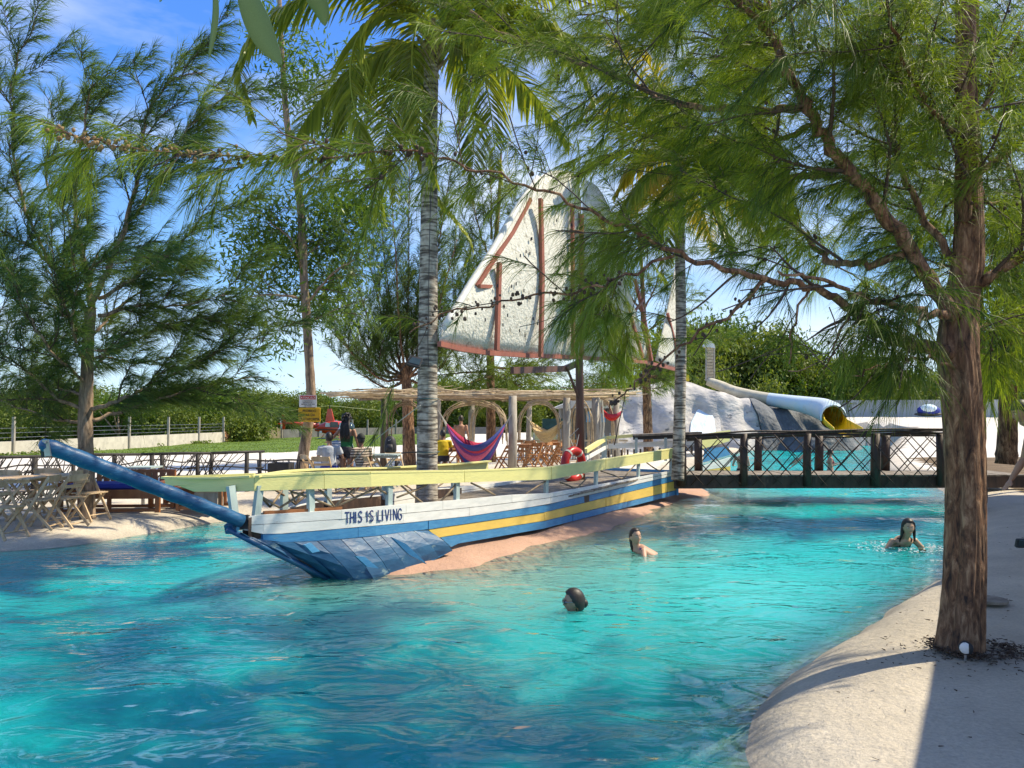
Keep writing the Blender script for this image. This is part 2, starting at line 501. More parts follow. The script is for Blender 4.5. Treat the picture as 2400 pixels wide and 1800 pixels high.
def tint_mat(name, rough, nscale, bump, bscale, amount=.18, fine=60, fineamt=.08, spec=.4):
    m, nt, b, out = newmat(name)
    N = nt.nodes.new; LK = nt.links.new
    at = N('ShaderNodeAttribute'); at.attribute_name = 'tint'
    geo = N('ShaderNodeNewGeometry')
    n1 = N('ShaderNodeTexNoise'); n1.inputs['Scale'].default_value = nscale; n1.inputs['Detail'].default_value = 8; n1.inputs['Roughness'].default_value = .65
    n2 = N('ShaderNodeTexNoise'); n2.inputs['Scale'].default_value = fine; n2.inputs['Detail'].default_value = 4
    LK(geo.outputs['Position'], n1.inputs['Vector']); LK(geo.outputs['Position'], n2.inputs['Vector'])
    mr = N('ShaderNodeMapRange'); mr.inputs['From Min'].default_value = .3; mr.inputs['From Max'].default_value = .7
    mr.inputs['To Min'].default_value = 1 - amount; mr.inputs['To Max'].default_value = 1 + amount * .6
    LK(n1.outputs['Fac'], mr.inputs['Value'])
    mr2 = N('ShaderNodeMapRange'); mr2.inputs['From Min'].default_value = .3; mr2.inputs['From Max'].default_value = .7
    mr2.inputs['To Min'].default_value = 1 - fineamt; mr2.inputs['To Max'].default_value = 1 + fineamt
    LK(n2.outputs['Fac'], mr2.inputs['Value'])
    mm = N('ShaderNodeMath'); mm.operation = 'MULTIPLY'; LK(mr.outputs['Result'], mm.inputs[0]); LK(mr2.outputs['Result'], mm.inputs[1])
    vm = N('ShaderNodeVectorMath'); vm.operation = 'SCALE'
    LK(at.outputs['Color'], vm.inputs[0]); LK(mm.outputs[0], vm.inputs['Scale'])
    LK(vm.outputs['Vector'], b.inputs['Base Color'])
    b.inputs['Roughness'].default_value = rough
    b.inputs['Specular IOR Level'].default_value = spec
    nb = N('ShaderNodeTexNoise'); nb.inputs['Scale'].default_value = bscale; nb.inputs['Detail'].default_value = 9; nb.inputs['Roughness'].default_value = .7
    LK(geo.outputs['Position'], nb.inputs['Vector'])
    bp = N('ShaderNodeBump'); bp.inputs['Distance'].default_value = bump; bp.inputs['Strength'].default_value = 1
    LK(nb.outputs['Fac'], bp.inputs['Height']); LK(bp.outputs['Normal'], b.inputs['Normal'])
    return m
m_shell = tint_mat('render_plaster', .75, 1.3, .035, 11, .20, 45, .12)
m_sand = tint_mat('white_sand', .9, .5, .05, 5, .16)
m_lawn = tint_mat('short_turf', .9, .35, .12, 6, .45, 9, .3)
m_scrub = tint_mat('scrub_soil', .95, .2, .2, 3, .4)
m_rockbank = tint_mat('pink_cement', .75, 1.6, .03, 9, .16)
m_soil = tint_mat('soil_litter', .95, 1.4, .05, 14, .4, 30, .3)
WHITE, SANDC, LAWN, SCRUB, PINK, SOIL = (.60, .53, .42), (.68, .63, .54), (.115, .19, .022), (.10, .11, .04), (.50, .30, .21), (.17, .115, .06)
POOLC = (.12, .50, .52)

def sub_sheet(name, mask, m, colf, kind='structure'):
    q = Q[mask].reshape(-1, 4)
    used, inv = np.unique(q.ravel(), return_inverse=True)
    V = ALLV[used]
    col = colf(V[:, 0], V[:, 1], V[:, 2], SD.ravel()[used])
    me = np_mesh(name, V, quads=inv.reshape(-1, 4), smooth_=True, col=col)
    return link(name, me, m, kind=kind)
def shell_col(x, y, z, d):
    t = sstep((-z - .02) / .5)[:, None]
    c = np.array(WHITE) * (1 - t) + np.array(POOLC) * t
    s = (vnoise(x[None], y[None], .8, 21)[0])[:, None]
    dirt = sstep((vnoise(x[None], y[None], .33, 31)[0] - .50) / .3)[:, None] * .20
    wet = np.exp(-((d - .03) / .10) ** 2)[:, None] * .22 * (.5 + s)
    return c * (.93 + .1 * s) * (1 - dirt) * (1 - wet)
def const_col(c): return lambda x, y, z, d: np.tile(np.array(c), (len(x), 1))
sub_sheet('pool_deck', cls == 0, m_shell, shell_col)
sub_sheet('sand_ground', cls == 1, m_sand, const_col(SANDC))
sub_sheet('lawn', cls == 2, m_lawn, const_col(LAWN))
sub_sheet('scrub_ground', cls == 3, m_scrub, const_col(SCRUB))
def pink_col(x, y, z, d):
    t = sstep((-z - .10) / .6)[:, None]
    return np.array(PINK) * (1 - t) + np.array((.36, .42, .33)) * t
sub_sheet('rock_bank', cls == 4, m_rockbank, pink_col)
sub_sheet('bare_soil', cls == 5, m_soil, const_col(SOIL))

# water sheet ------------------------------------------------------
wx = axis([(-24.5, -8, .5), (-8, 8, .12), (8, 25, .4)])
wy = axis([(.4, 14, .12), (14, 24, .25), (24, 52, .5)])
WX, WY = np.meshgrid(wx, wy, indexing='ij')
wD = sdist(WX, WY, POOL)
depth = -height(WX, WY, wD)
rkm = np.clip(1 - sdist(WX, WY, ROCKP) / 2.2, 0, 1)
turb = np.clip(1 - np.exp(-np.maximum(depth, 0) * 3.4), 0, 1)
turb = turb * (1 - .35 * rkm)
cD2 = cellc(wD)
keep = cD2 < .35
WZv = np.zeros_like(WX)
dist = np.sqrt(WX ** 2 + WY ** 2)
for k in range(26):      # soft swell, from wind and swimmers
    lam = np.random.default_rng(200 + k).uniform(.45, 1.9); an = np.random.default_rng(300 + k).normal(1.35, .55)
    ph = np.random.default_rng(400 + k).uniform(0, 6.28)
    WZv += lam * .0021 * np.sin((WX * cos(an) + WY * sin(an)) * 2 * pi / lam + ph + 1.5 * vnoise(WX, WY, .5, 60 + k))
for (cx_, cy_, am, lam) in ((.64, 7.4, .006, .34), (1.75, 10.7, .005, .38), (5.75, 11.05, .010, .36)):
    rr = np.sqrt((WX - cx_) ** 2 + (WY - cy_) ** 2)
    WZv += am * np.sin(rr * 2 * pi / lam) * np.exp(-rr / 1.1)
WZv *= np.clip(-wD / .6, 0.15, 1) 
wi = np.arange(WX.size).reshape(WX.shape)
WQ = np.stack([wi[:-1, :-1], wi[1:, :-1], wi[1:, 1:], wi[:-1, 1:]], -1)[keep]
used, inv = np.unique(WQ.ravel(), return_inverse=True)
rk3 = rkm.ravel()[used][:, None]
patch = sstep((vnoise(WX, WY, .28, 77).ravel()[used] - .35) / .4)[:, None]
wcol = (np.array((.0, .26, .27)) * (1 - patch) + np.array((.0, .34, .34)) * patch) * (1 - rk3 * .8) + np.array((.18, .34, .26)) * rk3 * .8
# water colour is paler in one soft oval patch right of centre
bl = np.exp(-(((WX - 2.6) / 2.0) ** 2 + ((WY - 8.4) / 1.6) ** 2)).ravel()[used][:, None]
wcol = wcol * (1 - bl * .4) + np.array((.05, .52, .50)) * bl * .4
topv = np.stack([WX.ravel(), WY.ravel(), WZv.ravel()], -1)[used]
botv = topv.copy(); botv[:, 2] = -.03 - np.maximum(depth.ravel()[used], 0) * .96
nu_ = len(topv); qt = inv.reshape(-1, 4); qb = qt[:, ::-1] + nu_
from collections import Counter
e_all = np.concatenate([qt[:, [k, (k + 1) % 4]] for k in range(4)])
key = np.sort(e_all, 1); kk_ = key[:, 0].astype(np.int64) * nu_ + key[:, 1]
_, first, cnt_ = np.unique(kk_, return_index=True, return_counts=True)
be = e_all[first[cnt_ == 1]]
qs = np.stack([be[:, 1], be[:, 0], be[:, 0] + nu_, be[:, 1] + nu_], 1)
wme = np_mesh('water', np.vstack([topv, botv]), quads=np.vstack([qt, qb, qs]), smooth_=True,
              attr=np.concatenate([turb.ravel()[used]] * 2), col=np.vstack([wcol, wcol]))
wme.polygons.foreach_set('material_index', np.concatenate([np.zeros(len(qt), int), np.ones(len(qb) + len(qs), int)]))
m, nt, b, out = newmat('pool_water')
nt.nodes.remove(b)
N = nt.nodes.new; LK = nt.links.new
geo = N('ShaderNodeNewGeometry')
def wave(scale, det, sx, sy, rot, dist_=0.6):
    mp = N('ShaderNodeMapping'); mp.inputs['Scale'].default_value = (sx, sy, 1); mp.inputs['Rotation'].default_value = (0, 0, rot)
    LK(geo.outputs['Position'], mp.inputs['Vector'])
    n = N('ShaderNodeTexNoise'); n.inputs['Scale'].default_value = scale; n.inputs['Detail'].default_value = det
    n.inputs['Roughness'].default_value = .5; n.inputs['Distortion'].default_value = dist_
    LK(mp.outputs['Vector'], n.inputs['Vector'])
    return n.outputs['Fac']
def mul(a, k):
    q = N('ShaderNodeMath'); q.operation = 'MULTIPLY'; LK(a, q.inputs[0])
    if isinstance(k, (int, float)): q.inputs[1].default_value = k
    else: LK(k, q.inputs[1])
    return q.outputs[0]
def add_(a, c):
    q = N('ShaderNodeMath'); q.operation = 'ADD'; LK(a, q.inputs[0]); LK(c, q.inputs[1]); return q.outputs[0]
# patches of wind ripple, stronger away from the near shore
pn = N('ShaderNodeTexNoise'); pn.inputs['Scale'].default_value = .35; pn.inputs['Detail'].default_value = 2
LK(geo.outputs['Position'], pn.inputs['Vector'])
pr = N('ShaderNodeMapRange'); pr.inputs['From Min'].default_value = .38; pr.inputs['From Max'].default_value = .62
pr.inputs['To Min'].default_value = .25; pr.inputs['To Max'].default_value = 1.1
LK(pn.outputs['Fac'], pr.inputs['Value'])
sx_ = N('ShaderNodeSeparateXYZ'); LK(geo.outputs['Position'], sx_.inputs[0])
yr = N('ShaderNodeMapRange'); yr.inputs['From Min'].default_value = 4.5; yr.inputs['From Max'].default_value = 9.5
yr.inputs['To Min'].default_value = .25; yr.inputs['To Max'].default_value = 1.0
LK(sx_.outputs['Y'], yr.inputs['Value'])
rip = mul(pr.outputs['Result'], yr.outputs['Result'])
h = add_(mul(wave(1.9, 2, .8, 1.25, .2, 1.4), .055), mul(mul(wave(6.5, 3, .6, 1.6, .12, .5), .036), rip))
h = add_(h, mul(mul(wave(21, 3, .5, 1.5, -.1, .3), .0075), rip))
bp = N('ShaderNodeBump'); bp.inputs['Distance'].default_value = 1.0; bp.inputs['Strength'].default_value = 1.0
LK(h, bp.inputs['Height'])
fr = N('ShaderNodeFresnel'); fr.inputs['IOR'].default_value = 1.45; LK(bp.outputs['Normal'], fr.inputs['Normal'])
gl = N('ShaderNodeBsdfGlossy'); gl.inputs['Roughness'].default_value = .03; LK(bp.outputs['Normal'], gl.inputs['Normal'])
tint = N('ShaderNodeAttribute'); tint.attribute_name = 'tint'
tv = N('ShaderNodeAttribute'); tv.attribute_name = 'v'
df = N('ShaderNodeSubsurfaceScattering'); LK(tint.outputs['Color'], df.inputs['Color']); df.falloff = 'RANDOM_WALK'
df.inputs['Scale'].default_value = 2.0; df.inputs['Radius'].default_value = (.5, 1.0, 1.0)
tl = N('ShaderNodeBsdfTranslucent'); LK(tint.outputs['Color'], tl.inputs['Color'])
tp = N('ShaderNodeBsdfTransparent'); tp.inputs['Color'].default_value = (.72, .95, .95, 1)
body = N('ShaderNodeMixShader'); LK(tv.outputs['Fac'], body.inputs['Fac']); LK(tp.outputs[0], body.inputs[1]); LK(df.outputs[0], body.inputs[2])
top = N('ShaderNodeMixShader'); LK(fr.outputs[0], top.inputs['Fac']); LK(body.outputs[0], top.inputs[1]); LK(gl.outputs[0], top.inputs[2])
LK(top.outputs[0], out.inputs['Surface'])
m_under, nt2, b2, out2 = newmat('water_underside')
nt2.nodes.remove(b2); t2_ = nt2.nodes.new('ShaderNodeBsdfTransparent'); nt2.links.new(t2_.outputs[0], out2.inputs['Surface'])
link('water', wme, [m, m_under], kind='structure')
# ------------------------------------------------------------------ boat
BOW = Vector((-2.95, 8.2, 0)); AX = Vector((.509, .861, 0)).normalized(); NR = Vector((AX.y, -AX.x, 0))
def boatp(s, t, z): return BOW + AX * s + NR * t + Vector((0, 0, z))
Ds = ([540, 575, 617, 700, 801, 877, 952, 1058, 1100, 1203, 1292, 1584], [8.2, 8.3, 8.42, 8.68, 9.0, 9.3, 9.72, 10.45, 10.75, 11.5, 12.35, 17.0])
def Dp(px): return float(np.interp(px, *Ds))
def prof(a):
    xs = [p[0] for p in a]; ys = [p[1] for p in a]
    return lambda px: float(np.interp(px, xs, ys))
cT = prof([(572, 1211), (617, 1206), (801, 1195), (952, 1181), (1100, 1169), (1203, 1159), (1292, 1155), (1440, 1129), (1584, 1101)])
cM = prof([(572, 1231), (617, 1229), (801, 1217), (952, 1203), (1100, 1190), (1276, 1169), (1584, 1107.5)])
cB = prof([(572, 1243), (617, 1252), (650, 1252), (801, 1239), (952, 1226), (1100, 1210), (1276, 1184), (1584, 1114)])
cY = prof([(617, 1266), (669, 1272), (760, 1267), (877, 1257), (970, 1244), (1004, 1241), (1276, 1201), (1584, 1127)])
cL = prof([(1004, 1261), (1029, 1260), (1276, 1221), (1584, 1149)])
cK = prof([(1030, 1283), (1058, 1277), (1276, 1239), (1584, 1160)])

boat = empty('fishing_boat', boatp(5, 0, .3), 'large wooden boat built as a deck, striped white, blue and yellow, beside the pink bank', 'boat')
def hull_pt(px, py, off=0.0):
    p = W(px, py, Dp(px)); return p - NR * off
def mirror(p):
    r = p - BOW; s = r.dot(AX); t = r.dot(NR)
    return BOW + AX * s - NR * t + Vector((0, 0, r.z))
def strake(name, m, fa, fb, xs, gap=.6, th=.035, jit=0.0, mirr=False, slant=0):
    """boards between two image profiles, with the butt joints the photo shows"""
    for a, b in zip(xs[:-1], xs[1:]):
        off = random.uniform(-jit, jit)
        n = max(2, int((b - a) / 40))
        mb = MB()
        px = [lerp(a + gap * .6, b - gap * .6, k / n) for k in range(n + 1)]
        top = [hull_pt(x, fa(x) + gap, off) for x in px]
        bot = [hull_pt(x + slant * (1 if (k == 0 and a == xs[0]) else 0), fb(x) - gap, off) for k, x in enumerate(px)]
        if mirr: top = [mirror(p) for p in top]; bot = [mirror(p) for p in bot]
        inn = NR * (-th if not mirr else th)
        N_ = len(px)
        vs = top + bot + [p + inn for p in top] + [p + inn for p in bot]
        fs = []
        for k in range(N_ - 1):
            fs += [(k, N_ + k, N_ + k + 1, k + 1), (2 * N_ + k, 2 * N_ + k + 1, 3 * N_ + k + 1, 3 * N_ + k),
                   (k, k + 1, 2 * N_ + k + 1, 2 * N_ + k), (N_ + k, 3 * N_ + k, 3 * N_ + k + 1, N_ + k + 1)]
        fs += [(0, 2 * N_, 3 * N_, N_), (N_ - 1, 2 * N_ - 1, 4 * N_ - 1, 3 * N_ - 1)]
        mb.add(vs, fs)
        mb.build('plank', m, boat)
WP_, BP_, YP_ = M['white_paint'], M['blue_paint'], M['yellow_paint']
strake('top', WP_, cT, cM, [572, 801, 952, 1038, 1200, 1291, 1440, 1584], jit=0)
strake('mid', WP_, cM, cB, [572, 617, 945, 1100, 1291, 1470, 1584], jit=0)
strake('blue', BP_, cB, cY, [617, 840, 1004, 1276, 1430, 1584], jit=.006)
strake('yellow', YP_, cY, cL, [1004, 1276, 1420, 1584], jit=.005, slant=22)
strake('low', BP_, cL, cK, [1032, 1276, 1342, 1470, 1584], jit=.008, slant=24)
# far side boards (seen over the top and from the side)
for (fa, fb, m_) in ((cT, cM, WP_), (cM, cB, WP_), (cB, cL, BP_)):
    strake('far', m_, fa, fb, [617, 1000, 1292, 1584], mirr=True)
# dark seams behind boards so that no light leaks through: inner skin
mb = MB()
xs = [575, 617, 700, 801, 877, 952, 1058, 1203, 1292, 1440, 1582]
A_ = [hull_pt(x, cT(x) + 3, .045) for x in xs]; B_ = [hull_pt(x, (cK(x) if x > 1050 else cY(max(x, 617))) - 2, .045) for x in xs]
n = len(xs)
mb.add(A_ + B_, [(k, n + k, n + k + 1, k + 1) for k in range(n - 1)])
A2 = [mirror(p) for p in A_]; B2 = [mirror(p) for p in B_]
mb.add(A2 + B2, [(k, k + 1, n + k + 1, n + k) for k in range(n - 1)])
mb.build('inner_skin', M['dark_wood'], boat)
# transom at the stern
ts_t, ts_b = hull_pt(1584, cT(1584) + 1), hull_pt(1584, cK(1584))
mb = MB(); a, b = ts_t, mirror(ts_t); c, d = mirror(ts_b), ts_b
mb.add([a, b, c, d] + [p - AX * .04 for p in (a, b, c, d)], [(0, 1, 2, 3), (7, 6, 5, 4), (0, 4, 5, 1), (2, 6, 7, 3)])
mb.build('transom', BP_, boat)
# rub cap at the stern corner
MB().beam(hull_pt(1585, 1101, -.02), hull_pt(1585, 1160, -.02), .07, .05).build('corner_post', BP_, boat)

# prow: fan of blue planks between chine and keel
chine = [(540, 1243), (617, 1266), (669, 1272), (740, 1268), (810, 1263), (877, 1257), (930, 1249), (968, 1244), (1004, 1243)]
keel_ = [(620, 1283, None), (700, 1322, None), (762, 1346, 0), (812, 1356, 0), (860, 1354, 0), (915, 1345, 0), (965, 1331, .02), (1008, 1316, .04), (1054, 1291, .12)]
def keelp(px, py, z):
    if z is None: return W(px, py, lerp(8.15, 9.05, (px - 540) / 240))
    return WZ(px, py, z)
def chp(px, py): return hull_pt(px, py, 0)
# seams: (top, bottom) pairs left to right
tops = [(548, 1246), (600, 1262), (640, 1270), (690, 1271), (745, 1268), (800, 1264), (850, 1260), (893, 1255), (932, 1249), (970, 1244), (1003, 1243)]
bots = [(600, 1272, None), (690, 1318, None), (765, 1347, 0), (805, 1355, 0), (845, 1357, 0), (885, 1352, 0), (925, 1343, 0), (962, 1334, .01), (996, 1321, .03), (1027, 1305, .08), (1056, 1290, .13)]
prng = random.Random(5)
for i in range(len(tops) - 1):
    t0, t1 = chp(*tops[i]), chp(*tops[i + 1]); b0, b1 = keelp(*bots[i]), keelp(*bots[i + 1])
    for q in (b0, b1):
        if q.z < .02: q.z -= .12; 
    lift0, lift1 = NR * prng.uniform(-.005, .01), NR * prng.uniform(.022, .05)
    d = (t1 - t0) * .07
    mb = MB()
    n_ = 4
    L0 = [t0.lerp(b0, k / n_) + lift0 * (k / n_) + NR * (.06 * sin(pi * k / n_)) for k in range(n_ + 1)]
    L1 = [t1.lerp(b1, k / n_) + lift1 * (.4 + .6 * k / n_) + NR * (.06 * sin(pi * k / n_)) - d for k in range(n_ + 1)]
    inn = -NR * .05
    vs = L0 + L1 + [p + inn for p in L0] + [p + inn for p in L1]
    m5 = n_ + 1; fs = []
    for k in range(n_):
        fs += [(k, k + 1, m5 + k + 1, m5 + k), (2 * m5 + k, 3 * m5 + k, 3 * m5 + k + 1, 2 * m5 + k + 1),
               (k, 2 * m5 + k, 2 * m5 + k + 1, k + 1), (m5 + k, m5 + k + 1, 3 * m5 + k + 1, 3 * m5 + k)]
    fs += [(0, m5, 3 * m5, 2 * m5), (n_, 2 * m5 + n_, 3 * m5 + n_, m5 + n_)]
    mb.add(vs, fs)
    mb.build('prow_plank', M['prow_blue'], boat)
    # mirrored plank on the far side of the prow
    if i < 10:
        mb = MB(); 
        R0 = [mirror(t0).lerp(b0, k / n_) for k in range(n_ + 1)]; R1 = [mirror(t1).lerp(b1, k / n_) for k in range(n_ + 1)]
        iv = NR * .03; rv_ = R0 + R1 + [p + iv for p in R0] + [p + iv for p in R1]
        mb.add(rv_, [tuple(reversed(f)) for f in fs]); mb.build('prow_plank', M['prow_blue'], boat)
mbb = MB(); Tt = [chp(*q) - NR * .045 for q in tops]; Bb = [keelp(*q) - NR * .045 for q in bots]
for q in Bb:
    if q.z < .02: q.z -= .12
n = len(Tt); mbb.add(Tt + Bb, [(k, n + k, n + k + 1, k + 1) for k in range(n - 1)]); mbb.build('prow_gap_shade', M['black'], boat)  # added black sheet that puts shade into the gaps between prow planks
# paler blue pieces laid over the prow planks
for (a, b, w) in (((905, 1258), (985, 1320), .05), ((820, 1302), (872, 1330), .05), ((700, 1276), (735, 1290), .02)):
    A0 = W(*a, 9.42 - (985 - a[0]) * .004) + NR * .09; B0 = W(*b, 9.30 - (985 - b[0]) * .003) + NR * .10
    mb = MB(); mb.prism([A0, A0 + (B0 - A0) * .4 + Vector((0, 0, .05)), B0, A0 + (B0 - A0) * .5 - Vector((0, 0, .05))], -NR * .03)
    mb.build('prow_piece', M['blue_paint'], boat)
# stem beam
stem = [W(533, 1240, 8.12), W(620, 1284, 8.4), W(700, 1322, 8.72), W(782, 1352, 9.0) - Vector((0, 0, .06))]
mb = MB(); mb.tube(stem, [.028, .032, .034, .03], 8); mb.build('stem', M['deep_blue'], boat, sm=True)
MB().beam(W(536, 1242, 8.16), W(560, 1222, 8.34), .10, .10).build('stem_head', M['deep_blue'], boat)
MB().beam(W(566, 1208, 8.33), W(566, 1241, 8.30), .07, .16, up=(1, 0, 0)).build('stem_block', M['black'], boat)

# bowsprit
mb = MB()
p0, p1 = W(99, 1040, 6.75), W(566, 1221, 8.22)
ax_ = (p1 - p0).normalized()
nseg = 26
pts = [p0.lerp(p1, k / nseg) for k in range(nseg + 1)]
rr = [.072 + .004 * sin(k * 1.7) for k in range(nseg + 1)]; rr[0] = .050; rr[1] = .070
mb.tube([p0 - ax_ * .02] + pts, [.03] + rr, 14)
bs = mb.build('bowsprit', M['deep_blue'], boat, sm=True)
c = W(125, 1042, 6.80) - Vector((.02, .075, 0))
mb = MB(); mb.beam(c + Vector((-.005, 0, .045)), c + Vector((.01, .02, -.10)), .055, .012, up=(0, 1, 0)); mb.ball(c + Vector((0, -.012, .02)), .010)
mb.build('bolt_plate', M['metal'], bs)
mb = MB(); mb.tube([W(104, 1052, 6.8), W(106, 1068, 6.82)], .035, 8); mb.build('hook', M['black'], bs)

# near rail: wide pale yellow boards
rT = prof([(389, 1122), (500, 1124), (750, 1111), (1100, 1106), (1292, 1098), (1420, 1079), (1582, 1053)])
rB = prof([(389, 1126), (411, 1152), (500, 1153), (750, 1146), (1100, 1130), (1292, 1124), (1420, 1100), (1582, 1073)])
def Dr(px): return 8.32 if px < 575 else Dp(px)
def railseg(a, b, mir=False, m_=None, name='rail_board'):
    mb = MB(); n = 3
    px = [lerp(a + .6, b - .6, k / n) for k in range(n + 1)]
    f = (lambda p: mirror(p)) if mir else (lambda p: p)
    sg = -1 if not mir else 1
    T = [f(W(x, rT(x), Dr(x))) for x in px]; B = [f(W(x, rB(x), Dr(x))) for x in px]
    th = NR * (.03 * sg)
    vs = T + B + [p + th for p in T] + [p + th for p in B]; m4 = n + 1; fs = []
    for k in range(n):
        fs += [(k, m4 + k, m4 + k + 1, k + 1), (2 * m4 + k, 2 * m4 + k + 1, 3 * m4 + k + 1, 3 * m4 + k), (k, k + 1, 2 * m4 + k + 1, 2 * m4 + k), (m4 + k, 3 * m4 + k, 3 * m4 + k + 1, m4 + k + 1)]
    fs += [(0, 2 * m4, 3 * m4, m4), (n, m4 + n, 3 * m4 + n, 2 * m4 + n)]
    mb.add(vs, fs); mb.build(name, m_ or M['rail_yellow'], boat)
    # flat cap board
    mb = MB(); up = Vector((0, 0, .012))
    for k in range(n): mb.beam(T[k] + up + th * 1.8, T[k + 1] + up + th * 1.8, .115, .022)
    mb.build('rail_cap', m_ or M['rail_yellow'], boat)
rj = [389, 596, 760, 1089, 1292, 1420, 1582]
for a, b in zip(rj[:-1], rj[1:]): railseg(a, b)
for a, b in ((596, 760), (760, 1089), (1089, 1292), (1292, 1350)): railseg(a, b, True)
MB().beam(W(389, 1128, 8.32), mirror(W(600, 1120, 8.4)), .06, .10).build('bow_rail', M['rail_yellow'], boat)
# posts
for px, lean in ((560, 12), (608, -8), (738, 4), (920, 0), (1078, 0), (1287, 0), (1403, 0), (1502, 0), (1578, 0)):
    w = .085
    D = Dp(px)
    t = W(px - (lean), rB(px) - 12, D); b = W(px, cT(px) + 12, D)
    MB().beam(t - NR * .05, b - NR * .06, w, .05, up=NR).build('rail_post', M['pale_post'], boat)
    if px > 700 and px < 1400:
        MB().beam(mirror(t - NR * .05), mirror(b - NR * .06), w, .05, up=NR).build('rail_post', M['pale_post'], boat)
# crossed sticks under the rail
XS = [((600, 1156), (655, 1190)), ((655, 1190), (712, 1153)), ((682, 1152), (780, 1188)), ((750, 1148), (784, 1188)), ((784, 1188), (830, 1146)), ((782, 1190), (888, 1142)), ((885, 1145), (920, 1163)),
      ((940, 1138), (990, 1178)), ((1000, 1137), (930, 1166)), ((1070, 1133), (1032, 1176)), ((1104, 1132), (1160, 1160)), ((1278, 1128), (1226, 1161)),
      ((1312, 1130), (1350, 1146)), ((1350, 1146), (1374, 1122)), ((1408, 1104), (1458, 1122)), ((1460, 1122), (1490, 1088)), ((1515, 1084), (1546, 1104)), ((1546, 1104), (1572, 1078))]
for (a, b) in XS:
    A0 = W(a[0], a[1], Dp(a[0]) + .07); B0 = W(b[0], b[1], Dp(b[0]) + .07)
    m1 = A0.lerp(B0, .5) + Vector((0, 0, random.uniform(-.012, .012)))
    MB().tube([A0, m1, B0], [.013, .015, .012], 6).build('brace_stick', M['stick'], boat, sm=True)
    if a[0] < 1290:
        MB().tube([mirror(A0), mirror(m1), mirror(B0)], [.013, .015, .012], 6).build('brace_stick', M['stick'], boat, sm=True)
# brown sill board along the top of the bow
MB().beam(W(618, 1203, 8.5), W(800, 1192, 9.08), .05, .045).build('sill_board', M['orange_wood'], boat)
# deck boards
for k in range(46):
    s0 = 3.9 + k * .155
    if s0 > 11.0: break
    hb = float(np.interp(s0, [0, 1.2, 3, 5, 7, 9, 11], [.1, .42, .74, .97, 1.08, 1.10, 1.08])) - .10
    zz = float(np.interp(s0, [3, 5, 8, 11], [.50, .52, .60, .64]))
    MB().beam(boatp(s0, -hb, zz), boatp(s0, hb, zz + random.uniform(-.004, .004)), .146, .03).build('deck_board', M['old_wood'], boat)

# lettering
def text(name, body, size, origin, xdir, ydir, m_, parent, ext=.002, shear=0, align='LEFT', spacing=1.0, hand=0.0):
    cu = bpy.data.curves.new(name, 'FONT'); cu.body = body; cu.size = size; cu.extrude = ext; cu.shear = shear
    cu.align_x = align; cu.space_character = spacing
    o = bpy.data.objects.new(name, cu); C.objects.link(o)
    x = Vector(xdir).normalized(); y = Vector(ydir); y = (y - x * y.dot(x)).normalized(); z = x.cross(y)
    mt = Matrix((x, y, z)).transposed().to_4x4(); mt.translation = Vector(origin)
    bpy.context.view_layer.update()
    me = bpy.data.meshes.new_from_object(o.evaluated_get(bpy.context.evaluated_depsgraph_get()))
    bpy.data.objects.remove(o)
    if hand:
        for v in me.vertices:
            v.co.x += hand * size * (vnoise(np.array([[v.co.x * 3 / size]]), np.array([[v.co.y * 2 / size]]), 1, 9)[0, 0] - .5)
            v.co.y += hand * size * (vnoise(np.array([[v.co.x * 2 / size]]), np.array([[v.co.y * 3 / size]]), 1, 10)[0, 0] - .5)
    me.transform(mt); me.name = name
    return link(name, me, m_, parent)
m_ink = mat('ink_blue', (.01, .025, .12), (.015, .04, .18), .6, 20)
# THIS IS LIVING painted by hand: strokes as thin raised paint
GL = {'T': [[(0, 1), (.62, 1)], [(.31, 1), (.33, 0)]], 'H': [[(.02, 1), (0, 0)], [(.55, 1), (.55, 0)], [(0, .5), (.55, .52)]], 'I': [[(.1, 1), (.1, 0)]],
      'S': [[(.5, .88), (.36, 1), (.12, .95), (.03, .75), (.15, .56), (.38, .46), (.5, .27), (.4, .05), (.15, 0), (0, .14)]],
      'L': [[(.05, 1), (.02, .02), (.45, .0)]], 'V': [[(0, 1), (.28, 0), (.56, 1)]], 'N': [[(.02, 0), (.02, 1), (.55, 0), (.55, 1)]],
      'G': [[(.52, .85), (.36, 1), (.12, .93), (0, .6), (.05, .2), (.25, 0), (.5, .1), (.52, .42), (.3, .42)]]}
WD = {'T': .62, 'H': .56, 'I': .32, 'S': .5, 'L': .45, 'V': .56, 'N': .56, 'G': .54, ' ': .38}
mbt = MB(); xcur = 0
word = 'THIS IS LIVING'
tot = sum(WD[c] + .2 for c in word) - .2
hr = random.Random(3)
for ch in word:
    if ch != ' ':
        for st in GL[ch]:
            pp = []
            for (ux, uy) in smooth([(a, b, 0) for a, b in st], 3)[:, :2] if len(st) > 3 else st:
                px = lerp(809, 941, (xcur + ux) / tot)
                base = lerp(1226, 1217, (px - 809) / 132); hgt = 24.5
                p = hull_pt(px + hr.uniform(-.4, .4), base - uy * hgt + hr.uniform(-.3, .3), -.003)
                pp.append(p)
            for a, b in zip(pp[:-1], pp[1:]):
                d = (b - a).normalized() * .004
                mbt.beam(a - d, b + d, .003, .0165 + hr.uniform(-.002, .002), up=(b - a).cross(NR))
    xcur += WD[ch] + .2
mbt.build('lettering', m_ink, boat)

